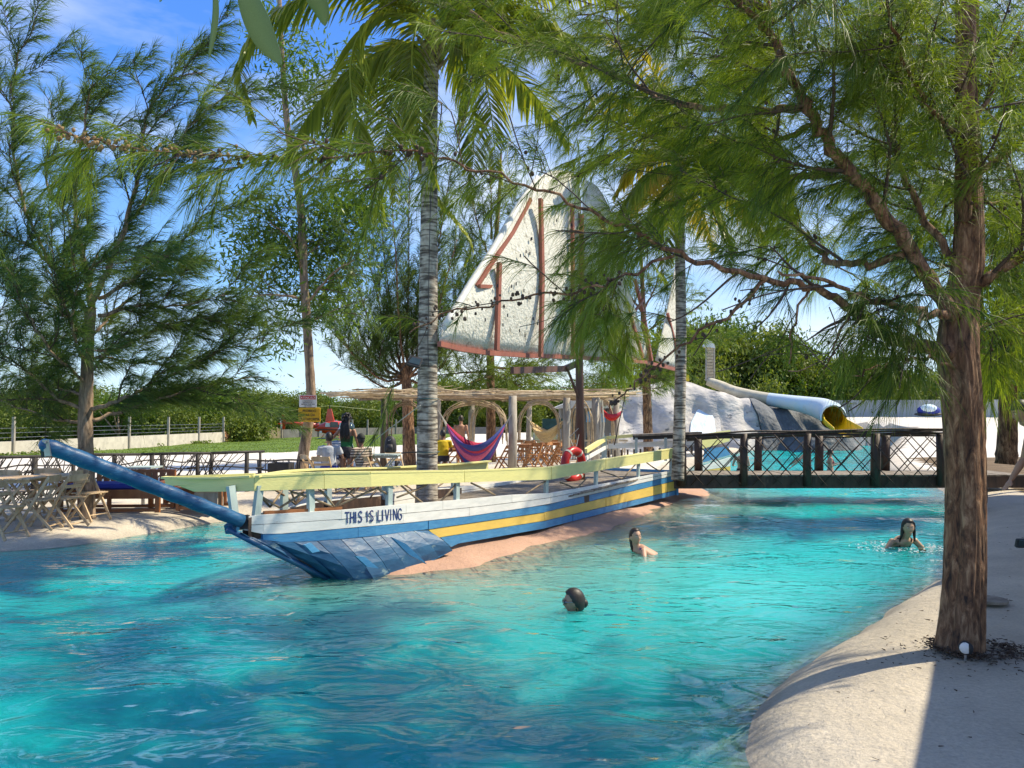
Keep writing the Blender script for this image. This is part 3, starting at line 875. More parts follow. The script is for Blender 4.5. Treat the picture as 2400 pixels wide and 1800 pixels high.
# ------------------------------------------------------------------ mast, sails
def S(px, py, off=0.0):
    """point on the vertical plane through the keel line"""
    k = (px - CX) / F
    lo, hi = 0.0, 24.0
    for _ in range(40):
        s = (lo + hi) / 2; p = boatp(s, 0, 0)
        u = W(px, py, p.y).x
        if p.x < u: lo = s
        else: hi = s
    p = boatp((lo + hi) / 2, 0, 0)
    q = W(px, py, p.y)
    return q + NR * off
sail = empty('sail_mast', S(1362, 1100), 'brown mast carrying rough white triangular sails in a red brown frame', 'sail mast')
mb = MB(); zb = .62
top = S(1352, 500); bot = S(1362, 1080); bot.z = .6
mb.tube([bot, bot.lerp(top, .4), top], [.085, .082, .06], 10); mb.build('mast', M['mast_brown'], sail, sm=True)
MB().tube([S(1328, 860), S(1361, 945)], .03, 6).build('mast_brace', M['mast_brown'], sail)
def panel(name, outline, m_, bulge=.18, th=.03, par=None):
    """outline in photo px (clockwise), meshed as a bulging thick sheet"""
    P = [S(x, y) for x, y in smooth([(a, b, 0) for a, b in outline + outline[:1]], 3)[:-1, :2]]
    c = sum(P, Vector()) / len(P)
    bmm = bmesh.new()
    rings = 7; vs = []
    cen = bmm.verts.new(c + NR * bulge)
    for r_ in range(1, rings + 1):
        t = r_ / rings
        vs.append([bmm.verts.new(c.lerp(p, t) + NR * (bulge * (1 - t * t)) + NR * random.uniform(-.008, .008)) for p in P])
    n = len(P)
    for k in range(n): bmm.faces.new((cen, vs[0][k], vs[0][(k + 1) % n]))
    for r_ in range(rings - 1):
        for k in range(n):
            bmm.faces.new((vs[r_][k], vs[r_ + 1][k], vs[r_ + 1][(k + 1) % n], vs[r_][(k + 1) % n]))
    bmesh.ops.recalc_face_normals(bmm, faces=bmm.faces)
    me = bpy.data.meshes.new(name); bmm.to_mesh(me); bmm.free()
    me.polygons.foreach_set('use_smooth', [True] * len(me.polygons))
    o = link(name, me, m_, sail)
    so = o.modifiers.new('thick', 'SOLIDIFY'); so.thickness = th; so.offset = 0
    return o
panel('sail_panel', [(1030, 803), (1040, 760), (1100, 668), (1150, 590), (1205, 497), (1240, 440), (1275, 408), (1318, 400), (1352, 420), (1362, 520), (1362, 700), (1362, 836), (1240, 833), (1130, 822)], M['sail'])
panel('sail_panel', [(1366, 420), (1400, 440), (1432, 500), (1447, 580), (1470, 680), (1500, 780), (1512, 838), (1440, 838), (1366, 836), (1366, 640)], M['sail'], .25)
panel('sail_panel', [(1536, 845), (1556, 760), (1572, 680), (1586, 612), (1592, 700), (1588, 800), (1584, 862)], M['sail'], .08)
RB = M['red_brown']
def fb(pts, w=.055, d=.05, name='frame_bar', off=.16, m_=RB):
    pp = [S(x, y, off) for x, y in pts]
    mb = MB()
    for a, b in zip(pp[:-1], pp[1:]): mb.beam(a, b, w, d, up=NR)
    mb.build(name, m_, sail)
fb([(1027, 806), (1075, 818), (1146, 828), (1240, 834), (1327, 837), (1420, 842), (1515, 849), (1587, 868)], .075, .07, 'boom', .02)
fb([(1206, 868), (1330, 864), (1362, 850)], .12, .07, 'platform_beam', -.05, M['mast_brown'])
fb([(1150, 618), (1147, 720), (1144, 822)], .085, .06, off=.17)
fb([(1240, 470), (1244, 650), (1240, 838)], .09, .06, off=.24)
fb([(1320, 484), (1321, 650), (1322, 836)], .07, .06, off=.20)
fb([(1347, 505), (1348, 650), (1348, 838)], .07, .06, off=.16)
fb([(1326, 546), (1345, 547)], .07, .05, off=.2)
fb([(1111, 672), (1148, 674)], .06, .05, off=.10)
fb([(1110, 672), (1147, 615), (1195, 545), (1237, 468)], .07, .05, off=.06)
fb([(1381, 500), (1421, 625), (1453, 728), (1486, 838)], .085, .06, off=.22)
fb([(1479, 657), (1500, 740), (1518, 846)], .085, .07, off=.10)
fb([(1467, 738), (1494, 703)], .05, .05, off=.16)
fb([(1558, 735), (1572, 790), (1582, 840)], .07, .06, off=.08)
# white rolled luff along the left edge of the big sail
lp = [S(x, y, .02) for x, y in smooth([(1042, 762, 0), (1098, 670, 0), (1152, 586, 0), (1212, 485, 0), (1258, 418, 0)], 5)[:, :2]]
MB().tube(lp, .06, 8).build('sail_edge', M['white_paint'], sail, sm=True)
# rivet-like fixings scattered on the sail
mb = MB()
for k in range(46):
    x = random.uniform(1090, 1340); y = random.uniform(520, 800)
    if x < 1100 + (800 - y) * .55 - 30: continue
    p = S(x, y, .15 + .05)
    mb.box(p, (.02, .02, .055))
mb.build('sail_cleats', M['black'], sail, kind='stuff')

# lifebuoy
lb = empty('lifebuoy', S(1344, 1130), 'red ring lifebuoy hanging on the mast', 'lifebuoy')
cc = W(1344, 1089, 15.3)
mb = MB(); ang = radians(48)
xd = Vector((cos(ang), sin(ang), 0)); R0, r0 = .285, .085
for i in range(28):
    pass
vs = []; n1, n2 = 28, 12
for i in range(n1):
    a = 2 * pi * i / n1; rad = xd * cos(a) + Vector((0, 0, sin(a)))
    for j in range(n2):
        b = 2 * pi * j / n2
        vs.append(cc + rad * (R0 + r0 * cos(b)) + xd.cross(Vector((0, 0, 1))) * (r0 * sin(b)))
mb.add(vs, [(i * n2 + j, ((i + 1) % n1) * n2 + j, ((i + 1) % n1) * n2 + (j + 1) % n2, i * n2 + (j + 1) % n2) for i in range(n1) for j in range(n2)])
mb.build('ring', M['red_plastic'], lb, sm=True)
for a in (.9, 2.2, 3.9, 5.4):
    rad = xd * cos(a) + Vector((0, 0, sin(a)))
    tn = xd * -sin(a) + Vector((0, 0, cos(a)))
    MB().tube([cc + rad * R0 - tn * .022, cc + rad * R0 + tn * .022], r0 + .005, 12).build('strap', M['rope'], lb)
MB().tube([cc + Vector((0, 0, .37)), W(1335, 1024, 15.45), W(1360, 1000, 15.5)], .008, 5).build('hanging_rope', M['rope'], lb)
MB().tube([cc + xd * .1 + Vector((0, 0, .36)), W(1357, 1018, 15.45)], .008, 5).build('hanging_rope', M['rope'], lb)

# ------------------------------------------------------------------ bridge
bridge = empty('footbridge', (7, 17.6, .3), 'dark brown wooden footbridge with crossed stick railings over the pool', 'footbridge')
DW = M['dark_wood']
x0b, x1b = W(1588, 1110, 17).x, 10.9
for Y in (17.0, 18.15):
    MB().beam((x0b - .3, Y, .44), (x1b + .6, Y, .46), .16, .26).build('beam', DW, bridge)
for k in range(60):
    x = x0b - .2 + k * .135
    if x > x1b + .5: break
    MB().box((x, 17.58, .602 + random.uniform(-.004, .004)), (.125, 1.36, .032)).build('deck_plank', M['old_wood'], bridge)
def bpost(px, top, bot, Y, r):
    a = W(px, top, Y); b = W(px + random.uniform(-3, 3), bot, Y)
    MB().tube([b, b.lerp(a, .5) + Vector((random.uniform(-.015, .015), 0, 0)), a], [r * 1.05, r, r * .96], 10).build('post', DW, bridge, sm=True)
YN, YF = 16.88, 18.30
for px, r in ((1597, .095), (1744, .085), (1893, .088), (2052, .105), (2203, .09)): bpost(px, 1022 if px < 1700 else 1016, 1139, YN, r)
for px, r in ((1636, .095), (1779, .09), (1920, .10), (2076, .11), (2240, .09)): bpost(px, 1024 if px < 1700 else 1020, 1107, YF, r)
def rail_line(Y, ya, yb, xa, xb, name='rail_pole'):
    for q in range(4):
        P = []
        nn = 9
        for k in range(nn):
            t = k / (nn - 1)
            P.append(W(lerp(xa, xb, t), lerp(ya, yb, t) + random.uniform(-3, 3) - 5 * sin(pi * t) + (q - 1.5) * 3.2, Y - .03 + .02 * (q % 2)))
        MB().tube(smooth(P, 3), random.uniform(.016, .026), 6).build(name, DW, bridge, sm=True)
rail_line(YN, 1024, 1011, 1588, 2290); rail_line(YF, 1027, 1018, 1610, 2290)
random.seed(77)
def lattice(posts, Y, yt, yb, step=44, ext=8):
    for a, b in zip(posts[:-1], posts[1:]):
        w = b - a
        k = -1
        for sgn in (1, -1):
            x = a - (yb - yt) * .9
            while x < b:
                xs0, xs1 = (x, x + (yb - yt) * .92) if sgn > 0 else (x + (yb - yt) * .92, x)
                # clip to the bay
                def at(xx): return yt + (yb - yt) * (xx - xs0) / (xs1 - xs0)
                lo_, hi_ = max(min(xs0, xs1), a), min(max(xs0, xs1), b)
                if hi_ - lo_ > 22:
                    j = random.uniform(-4, 4)
                    A0 = W(lo_, at(lo_) + j, Y - .05 * sgn); B0 = W(hi_, at(hi_) + random.uniform(-3, 3), Y - .05 * sgn)
                    mid = A0.lerp(B0, .5) + Vector((random.uniform(-.02, .02), 0, random.uniform(-.02, .02)))
                    MB().tube([A0, mid, B0], [.012, .013, .010], 5).build('lattice_stick', DW, bridge, sm=True)
                x += step + random.uniform(-8, 8)
lattice([1597, 1744, 1893, 2052, 2203], YN - .06, 1022, 1138)
lattice([1636, 1779, 1920, 2076, 2240], YF, 1024, 1104, 58)
# under-bridge bank block
# ------------------------------------------------------------------ second hull piece behind the bridge
st = empty('boat_stern_piece', W(1680, 1080, 20.5), 'painted yellow, blue and white boat stern boards behind the left end of the footbridge', 'boat stern')
def quad_board(pts, Y, m_, name, th=.05):
    P = [W(x, y, Y(x) if callable(Y) else Y) for x, y in pts]
    MB().prism(P, Vector((0, th, 0))).build(name, m_, st)
Yst = lambda x: 20.0 + (x - 1640) * .012
quad_board([(1646, 1017), (1712, 1008), (1710, 1034), (1646, 1052)], Yst, M['rail_yellow'], 'board')
quad_board([(1652, 1051), (1708, 1047), (1711, 1066), (1648, 1084)], lambda x: Yst(x) + .06, M['blue_paint'], 'board')
quad_board([(1648, 1092), (1712, 1071), (1712, 1092), (1648, 1102)], Yst, M['white_paint'], 'board')
quad_board([(1648, 1103), (1712, 1093), (1712, 1103), (1690, 1112), (1648, 1113)], Yst, M['yellow_paint'], 'board')

# ------------------------------------------------------------------ landing rail and steps at the stern of the boat
stp = empty('landing_rail', W(1480, 1100, 18.6), 'white and yellow framed landing railing behind the boat rail with black edged roof board', 'railing')
def sb(a, b, ya, yb, w, h, m_, name='board'):
    MB().beam(W(a[0], a[1], ya), W(b[0], b[1], yb), w, h).build(name, m_, stp)
sb((1372, 1057), (1420, 1027), 17.6, 19.6, .09, .10, M['rail_yellow'], 'rail')
sb((1420, 1026), (1486, 1021), 19.6, 19.6, .10, .08, M['rail_yellow'], 'rail')
sb((1374, 1074), (1424, 1046), 17.6, 19.6, .03, .09, M['white_paint'], 'rail')
sb((1426, 1046), (1640, 1036), 19.6, 19.8, .03, .13, M['white_paint'], 'rail')
sb((1374, 1092), (1424, 1076), 17.6, 19.6, .03, .10, M['white_paint'], 'rail')
sb((1424, 1080), (1630, 1066), 19.6, 19.8, .03, .10, M['white_paint'], 'rail')
sb((1484, 1020), (1640, 1014), 19.5, 19.7, .34, .05, M['old_wood'], 'rail')
sb((1484, 1026), (1640, 1022), 19.45, 19.65, .03, .10, M['black'], 'rail')
for x, yt, yb in ((1378, 1052, 1094), (1413, 1036, 1090), (1419, 1030, 1084), (1491, 1026, 1080), (1560, 1026, 1080)):
    sb((x, yt), (x, yb), 17.8 if x < 1400 else 19.4, 17.8 if x < 1400 else 19.4, .07, .06, M['pale_post'], 'post')
for k in range(14):
    sb((1426 + k * 15, 1056 - k * .8), (1426 + k * 15, 1072 - k * .8), 19.75, 19.75, .12, .03, M['dark_wood'], 'back_board')
# ------------------------------------------------------------------ left fence with woven branches
random.seed(41)
fence = empty('stick_fence', (-9, 15.5, .2), 'dark railing fence woven from thin crooked branches behind the folding chairs', 'fence')
BS = M['black_stick']
def Yf(px): return lerp(14.6, 17.4, px / 620)
def flat_z(y): return .22
fr = prof([(-120, 1077), (0, 1073), (200, 1067), (530, 1062), (620, 1058)])
def ftop(px): return W(px, fr(px), Yf(px))
for a, b in ((-120, 120), (120, 330), (330, 530), (470, 620)):
    MB().tube([ftop(a), ftop((a + b) / 2) + Vector((0, 0, .01)), ftop(b)], [.030, .033, .028], 7).build('rail', BS, fence, sm=True)
posts = [(-40, .05), (82, .055), (172, .04), (268, .045), (356, .05), (380, .05), (463, .045), (497, .045), (579, .05), (610, .03)]
for px, r in posts:
    t = ftop(px) - Vector((0, 0, .02)); bse = Vector((t.x + random.uniform(-.04, .04), t.y, .12))
    MB().tube([bse, bse.lerp(t, .5) + Vector((random.uniform(-.02, .02), 0, 0)), t], [r * 1.1, r, r * .95], 7).build('post', BS, fence, sm=True)
for k in range(5):
    for (a, b) in ((-120, 90), (60, 280), (260, 470), (440, 620)):
        P = []
        for q in range(6):
            px = lerp(a, b, q / 5); t = ftop(px)
            P.append(Vector((t.x, t.y - .03, .35 + k * .145 + random.uniform(-.04, .04) + .03 * sin(px * .02))))
        MB().tube(smooth(P, 3), random.uniform(.010, .016), 5).build('branch', BS, fence, sm=True)
px = -110
while px < 600:
    t = ftop(px)
    dx = random.uniform(.10, .55) * (1 if random.random() < .82 else -1)
    if px > 510 and random.random() < .55: px += 14; continue
    a = Vector((t.x + dx, t.y + .02, t.z + random.uniform(-.02, .01))); b = Vector((t.x - dx * .6, t.y + .03, .18 + random.uniform(0, .12)))
    MB().tube([b, b.lerp(a, .5) + Vector((random.uniform(-.05, .05), 0, 0)), a], [.011, .011, .008], 5).build('branch', BS, fence, sm=True)
    px += random.uniform(4, 9)
# second, lower railing between the fence and the pergola
fence2 = empty('stick_railing', W(700, 1130, 18.5), 'low dark railing of bent branches beside the tree with the warning signs', 'railing')
for (a, b, Y) in (((605, 1080), (760, 1078), 18.0), ((755, 1076), (890, 1070), 18.8), ((600, 1100), (760, 1104), 18.0), ((750, 1100), (1000, 1092), 19.2), ((860, 1066), (1000, 1060), 19.4)):
    P = [W(lerp(a[0], b[0], k / 5), lerp(a[1], b[1], k / 5) + random.uniform(-3, 3), Y) for k in range(6)]
    MB().tube(smooth(P, 3), .022, 6).build('rail', BS, fence2, sm=True)
for px, y0, y1, Y in ((606, 1078, 1150, 18.0), (645, 1080, 1150, 18.0), (700, 1079, 1148, 18.0), (757, 1076, 1146, 18.2), (870, 1066, 1140, 19.0), (930, 1064, 1138, 19.2)):
    MB().tube([W(px, y0, Y), W(px + random.uniform(-5, 5), y1, Y)], .04, 7).build('post', BS, fence2, sm=True)
for k in range(26):
    x = random.uniform(600, 960); Y = lerp(18, 19.2, (x - 600) / 360)
    MB().tube([W(x, 1076 + random.uniform(-4, 4), Y), W(x + random.uniform(-34, 34), 1110, Y + .02), W(x + random.uniform(-30, 30), 1140, Y)], .010, 5).build('branch', BS, fence2, sm=True)
# ------------------------------------------------------------------ boundary walls on the left
random.seed(9)
def wall_run(name, label, pts, ztop, m_, th=.18, cat='wall', parent=None):
    for (a, b) in zip(pts[:-1], pts[1:]):
        pass
    mb = MB()
    for (a, b) in zip(pts[:-1], pts[1:]):
        za, zb = ground_z(*a) - .3, ground_z(*b) - .3
        A0, B0 = Vector((a[0], a[1], 0)), Vector((b[0], b[1], 0))
        d = (B0 - A0).normalized(); nrm = Vector((d.y, -d.x, 0)) * th / 2
        mb.add([A0 - nrm + Vector((0, 0, za)), B0 - nrm + Vector((0, 0, zb)), B0 + nrm + Vector((0, 0, zb)), A0 + nrm + Vector((0, 0, za)),
                A0 - nrm + Vector((0, 0, ztop)), B0 - nrm + Vector((0, 0, ztop)), B0 + nrm + Vector((0, 0, ztop)), A0 + nrm + Vector((0, 0, ztop))],
               [(3, 2, 1, 0), (4, 5, 6, 7), (0, 1, 5, 4), (1, 2, 6, 5), (2, 3, 7, 6), (3, 0, 4, 7)])
    o = empty(name, (pts[0][0], pts[0][1], 0), label, cat) if parent is None else parent
    mb.build('wall_face', m_, o)
    return o
pA = (W(0, 1000, 40).x - .6, 30.0); pB = (W(525, 1000, 65).x, 65.0)
w1 = wall_run('block_wall', 'long pale whitewashed block wall beyond the lawn at left, with slim fence posts', [pA, pB], .60, M['blockwhite'])
for t in (.12, .3, .46, .6, .74, .87, .99):
    x, y = lerp(pA[0], pB[0], t) + .12, lerp(pA[1], pB[1], t)
    MB().box((x, y, .75), (.14, .14, 2.3)).build('post', M['grey_post'], w1)
for z in (.8, 1.05, 1.3):
    MB().tube([(pA[0] + .1, pA[1], z), (pB[0] + .1, pB[1], z)], .012, 4).build('wire', M['metal'], w1)
pC = (W(584, 1000, 72).x, 72.0); pD = (W(663, 1000, 77).x, 77.0); pE = (W(960, 1000, 95).x, 95.0); pF = (W(1180, 1000, 95).x, 95.0)
wall_run('orange_wall', 'short orange rendered stretch of wall between the white wall and the pole fence', [pB, pC], .62, M['blockorange'])
pf = empty('pole_fence', (pC[0], pC[1], 0), 'palisade fence of pale upright poles left of the helicopter tail', 'fence')
for k in range(34):
    t = k / 33; x, y = lerp(pC[0], pD[0], t), lerp(pC[1], pD[1], t)
    z0 = ground_z(x, y) - .1
    MB().tube([(x, y, z0), (x + random.uniform(-.04, .04), y, .78 + random.uniform(-.12, .14))], .045, 5).build('pole', M['pale_stick'], pf)
wall_run('grey_wall', 'low grey concrete block wall behind the red helicopter', [pD, pE, pF], .62, M['blockgrey'])
for k in range(9):
    t = k / 8; x, y = lerp(pD[0], pE[0], t), lerp(pD[1], pE[1], t) - .3
    p = MB().box((x, y, .5), (.16, .16, 2.2)).build('fence_post', M['grey_post'], label=None)
    tag(p, '%s concrete post from the left rising over the grey wall behind the helicopter' % ['first', 'second', 'third', 'fourth', 'fifth', 'sixth', 'seventh', 'eighth', 'ninth'][k], 'post', 'posts along the grey wall')
# right hand boundary wall
wr = [(W(1960, 0, 60).x, 62.0), (W(2130, 0, 60).x, 60.5), (W(2560, 0, 58).x + 4, 58.0)]
w2 = wall_run('boundary_wall', 'tall stained whitewashed wall behind the sand on the right', wr, 3.25, M['wallwhite'], .2)

# ------------------------------------------------------------------ helicopter
hz = ground_z(-18, 73)
heli = empty('helicopter', (-17.6, 73, hz), 'small red helicopter parked on the lawn in front of the grey wall', 'helicopter')
HR = M['heli_red']
HS = W(760, 1000, 73)
hx = lambda px: W(px, 1000, 73).x
def hzp(py): return W(760, py, 73).z
# cabin: lofted cross sections along x
secs = [(738, 1006, 4, 3), (748, 1004, 9, 8), (765, 1003, 15, 15), (785, 1004, 18, 19), (805, 1006, 18, 19), (820, 1010, 14, 14), (830, 1014, 8, 8), (834, 1016, 2, 2)]
mb = MB(); vs = []; n2 = 16
sc_ = 73 / F
for (px, cy, rh, ry) in secs:
    for j in range(n2):
        a = 2 * pi * j / n2
        zz = hzp(cy) + sin(a) * rh * sc_ * (1.0 if sin(a) > 0 else .95)
        vs.append(Vector((hx(px), 73 + cos(a) * ry * sc_ * .95, zz)))
m_ = len(secs)
mb.add(vs, [(i * n2 + j, i * n2 + (j + 1) % n2, (i + 1) * n2 + (j + 1) % n2, (i + 1) * n2 + j) for i in range(m_ - 1) for j in range(n2)] + [tuple(range(n2)), tuple(reversed(range((m_ - 1) * n2, m_ * n2)))])
cabin = mb.build('cabin', HR, heli, sm=True)
for (pa, pb, ya, yb) in ((768, 776, 990, 1000), (779, 796, 988, 1001), (800, 815, 990, 1002)):
    P = [Vector((hx(pa), 73 - .80, hzp(ya))), Vector((hx(pb), 73 - .80, hzp(ya + 1))), Vector((hx(pb + 2), 73 - .80, hzp(yb))), Vector((hx(pa - 1), 73 - .80, hzp(yb)))]
    MB().prism(P, Vector((0, .1, 0))).build('window', M['glass_pale'] if pa != 779 else M['glass_dark'], cabin)
mb = MB(); mb.ball((hx(817), 73, hzp(1003)), (.62, .60, .55), 14, 10); mb.build('windscreen', M['glass_dark'], cabin, sm=True)
mb = MB(); mb.beam((hx(744), 72.28, hzp(1006)), (hx(826), 72.24, hzp(1008)), .03, .09); mb.build('stripe', M['black'], cabin)
MB().box((hx(756), 72.30, hzp(1012)), (.22, .02, .20)).build('white_panel', M['white_plastic'], cabin)
mb = MB(); mb.tube([(hx(745), 73, hzp(998)), (hx(700), 73, hzp(993)), (hx(662), 73, hzp(991))], [.26, .17, .10], 10); mb.build('tail_boom', HR, heli, sm=True)
MB().prism([Vector((hx(659), 73, hzp(964))), Vector((hx(663), 73, hzp(965))), Vector((hx(671), 73, hzp(992))), Vector((hx(662), 73, hzp(992)))], (0, .08, 0)).build('tail_fin', HR, heli)
MB().prism([Vector((hx(662), 73, hzp(992))), Vector((hx(670), 73, hzp(992))), Vector((hx(667), 73, hzp(1006))), Vector((hx(662), 73, hzp(1007)))], (0, .08, 0)).build('tail_fin', HR, heli)
MB().beam((hx(652), 72.7, hzp(993)), (hx(668), 73.4, hzp(993)), .3, .04).build('stabiliser', HR, heli)
mb = MB(); mb.beam((hx(656), 72.85, hzp(962)), (hx(660), 72.85, hzp(1003)), .03, .10, up=(1, 0, 0)); mb.build('tail_rotor', M['white_plastic'], heli)
MB().prism([Vector((hx(768), 72.85, hzp(958))), Vector((hx(776), 72.85, hzp(958))), Vector((hx(784), 72.85, hzp(988))), Vector((hx(763), 72.85, hzp(988)))], (0, .3, 0)).build('mast_fairing', HR, heli)
MB().tube([(hx(772), 73, hzp(960)), (hx(772), 73, hzp(950))], .06, 8).build('rotor_hub', M['black'], heli)
mb = MB(); mb.beam((hx(774), 73, hzp(951)), (hx(893), 72, hzp(962)), .22, .03); mb.build('rotor_blade', M['rail_yellow'], heli)
mb = MB(); mb.beam((hx(770), 73, hzp(951)), (hx(651), 74, hzp(965)), .22, .03); mb.build('rotor_blade', M['rail_yellow'], heli)
for yy in (72.1, 73.9):
    MB().tube([(hx(742), yy, hzp(1032)), (hx(752), yy, hz + .08), (hx(815), yy, hz + .08), (hx(826), yy, hz + .25)], .035, 6).build('skid', M['metal'], heli)
    for px in (762, 802):
        MB().tube([(hx(px), 73 + (yy - 73) * .45, hzp(1018)), (hx(px - 4), yy, hz + .08)], .03, 6).build('skid_strut', HR, heli)

# ------------------------------------------------------------------ rock hill with the water slide
RKY = 46.0
ridge = smooth([(4.0, 1.0, 0), (5.2, 2.9, 0), (7.0, 3.5, 0), (8.6, 4.0, 0), (10.5, 4.05, 0), (12.0, 3.5, 0), (12.8, 3.35, 0), (13.6, 2.95, 0), (14.5, 3.0, 0), (15.5, 2.5, 0), (16.4, 2.75, 0), (17.2, 2.4, 0), (18.2, 2.9, 0), (18.9, 2.5, 0), (19.6, 1.2, 0), (20.6, .6, 0), (22, .4, 0)], 3)
def ridge_h(x): return np.interp(x, ridge[:, 0], ridge[:, 1])
def rockmesh(name, x0, x1, m_, yoff=0.0):
    us = np.linspace(x0, x1, int((x1 - x0) / .14)); vsn = np.linspace(0, 1, 44)
    U, Vv = np.meshgrid(us, vsn, indexing='ij')
    H = ridge_h(U)
    front = 1 - np.clip((1 - Vv / .62), 0, 1) ** 2.4
    back = 1 - np.clip((Vv - .72) / .28, 0, 1) ** 2
    Z = -.5 + (H + .5) * np.minimum(front, back)
    Y = RKY - 3.2 + Vv * 5.5 + yoff + (vnoise(U, Z, .55, 41) - .5) * 1.6 + (vnoise(U, Z * .6, 1.5, 42) - .5) * .55
    Z = Z + (vnoise(U, Y, 1.1, 43) - .5) * .30 * np.minimum(front, back)
    X = U + (vnoise(U * .7, Z, 1.1, 44) - .5) * .5
    Y = Y + 1.6 * sstep((U - (x1 - 1.1)) / 1.1)
    ii = np.arange(X.size).reshape(X.shape)
    q = np.stack([ii[:-1, :-1], ii[1:, :-1], ii[1:, 1:], ii[:-1, 1:]], -1).reshape(-1, 4)
    return np_mesh(name, np.stack([X.ravel(), Y.ravel(), Z.ravel()], -1), quads=q, smooth_=True)
hill = empty('rock_hill', (13, 46, .2), 'artificial grey rock mound with a painted waterfall niche, behind the rear pool', 'rock mound')
link('rock_face', rockmesh('rock_face', 4.0, 15.2, M['rock']), M['rock'], hill)
link('rock_face', rockmesh('rock_face', 14.2, 20.6, M['rock_dark'], -.1), M['rock_dark'], hill, label='darker rugged rock below the slide mouth')
# niche with pale blue painted fall
nich = [(1617, 1022), (1620, 990), (1634, 962), (1650, 946), (1664, 958), (1674, 982), (1679, 1022)]
P = [W(a, b, 42.6 + .03 * (1022 - b)) for a, b in nich]
MB().prism(P, Vector((0, .5, 0))).build('waterfall_niche', M['fall_paint'], hill)
P1 = [W(a, b, 42.75 + .03 * (1022 - b)) for a, b in [(1606, 1024), (1609, 985), (1628, 950), (1650, 936), (1672, 950), (1688, 985), (1692, 1024)]]
MB().prism(P1, Vector((0, .6, 0))).build('niche_rim', M['rock'], hill)
slide = empty('tube_slide', W(1950, 1020, 43), 'enclosed tube slide, sand and pale blue outside, with a bright yellow mouth', 'water slide')
cl = [(1658, 893, 47.5, 10), (1690, 905, 47.2, 12), (1725, 920, 46.8, 14), (1790, 934, 46, 15), (1850, 943, 45, 17), (1895, 951, 44.4, 21), (1930, 960, 43.6, 26), (1950, 970, 42.6, 28), (1952, 978, 41.4, 29)]
CLs = smooth([(*W(a, b, y), r * y / F) for a, b, y, r in cl], 5)
mb = MB(); mb.tube([p[:3] for p in CLs[:18]], [p[3] for p in CLs[:18]], 18); mb.build('tube_upper', M['slide_sand'], slide, sm=True)
mb = MB(); mb.tube([p[:3] for p in CLs[16:]], [p[3] * 1.01 for p in CLs[16:]], 20, caps=False); mb.build('tube_lower', M['slide_blue'], slide, sm=True)
mb = MB(); mb.tube([p[:3] for p in CLs[22:]], [p[3] * .9 for p in CLs[22:]], 20, caps=False)
e = CLs[-1]; d = Vector(e[:3]) - Vector(CLs[-3][:3]); d.normalize()
ext = [Vector(e[:3]), Vector(e[:3]) + d * .5 - Vector((0, 0, .1))]
o = mb.build('tube_inside', M['slide_yellow'], slide, sm=True)
# open chute in front of the mouth
mb = MB(); vs = []; n = 13; rows = 6
for i in range(rows):
    t = i / (rows - 1)
    c = Vector(e[:3]) + Vector((.12 * t, -1.6 * t, -.55 * t)); rr_ = e[3] * (.92 + .30 * t)
    for j in range(n):
        a = pi * (1.0 + 1.0 * j / (n - 1)) if i else pi * (.9 + 1.2 * j / (n - 1))
        vs.append(c + Vector((cos(a) * rr_ * .95, 0, sin(a) * rr_ * (1 - .35 * t))))
mb.add(vs, [(i * n + j, i * n + j + 1, (i + 1) * n + j + 1, (i + 1) * n + j) for i in range(rows - 1) for j in range(n - 1)])
o = mb.build('chute', M['slide_yellow'], slide, sm=True); so = o.modifiers.new('t', 'SOLIDIFY'); so.thickness = .05
MB().tube([Vector(e[:3]) + d * .02 + Vector((cos(a) * e[3] * .97, 0, sin(a) * e[3] * .97)) for a in np.linspace(-.3, pi + .3, 18)], .06, 6).build('mouth_rim', M['slide_blue'], slide, sm=True)
tw = empty('slide_tower', W(1665, 893, 47.5), 'slim plank tower with a curved pale cap at the top of the rock mound', 'tower')
for k in range(11):
    y0, y1 = 893 - k * 7.2, 893 - (k + 1) * 7.2 + .8
    a = W(1656, y0, 47.6); b = W(1673, y1, 47.6)
    MB().box(((a.x + b.x) / 2, 47.6, (a.z + b.z) / 2), (abs(b.x - a.x), .4, abs(b.z - a.z))).build('plank', M['pale_stick'], tw)
for px in (1655, 1674): MB().tube([W(px, 893, 47.4), W(px, 812, 47.4)], .05, 6).build('post', M['grey_post'], tw)
P = [W(a, b, 47.3) for a, b in ((1650, 812), (1677, 816), (1674, 806), (1666, 799), (1656, 795), (1647, 796), (1655, 803))]
MB().prism(P, Vector((0, .6, 0))).build('cap', M['white_plastic'], tw)
o = MB().box(W(1608, 886, 46.5), (.34, .3, .4), taper=.8).build('slide_entry_box', M['slide_yellow']); tag(o, 'small yellow block on the crest of the rock mound', 'block')
# covered jet ski at the wall
js = empty('covered_boat', W(2178, 974, 57), 'small craft under a blue and white cover parked against the white wall', 'small boat')
mb = MB(); c = W(2176, 962, 57)
mb.ball(c, (.85, .6, .42), 14, 8); mb.build('cover', M['cushion_blue'], js, sm=True)
MB().ball(c + Vector((-.1, -.2, .12)), (.62, .48, .36), 12, 8).build('cover_panel', M['fall_paint'], js, sm=True)
MB().ball(c + Vector((0, 0, -.28)), (1.1, .5, .16), 12, 8).build('hull', M['black'], js, sm=True)

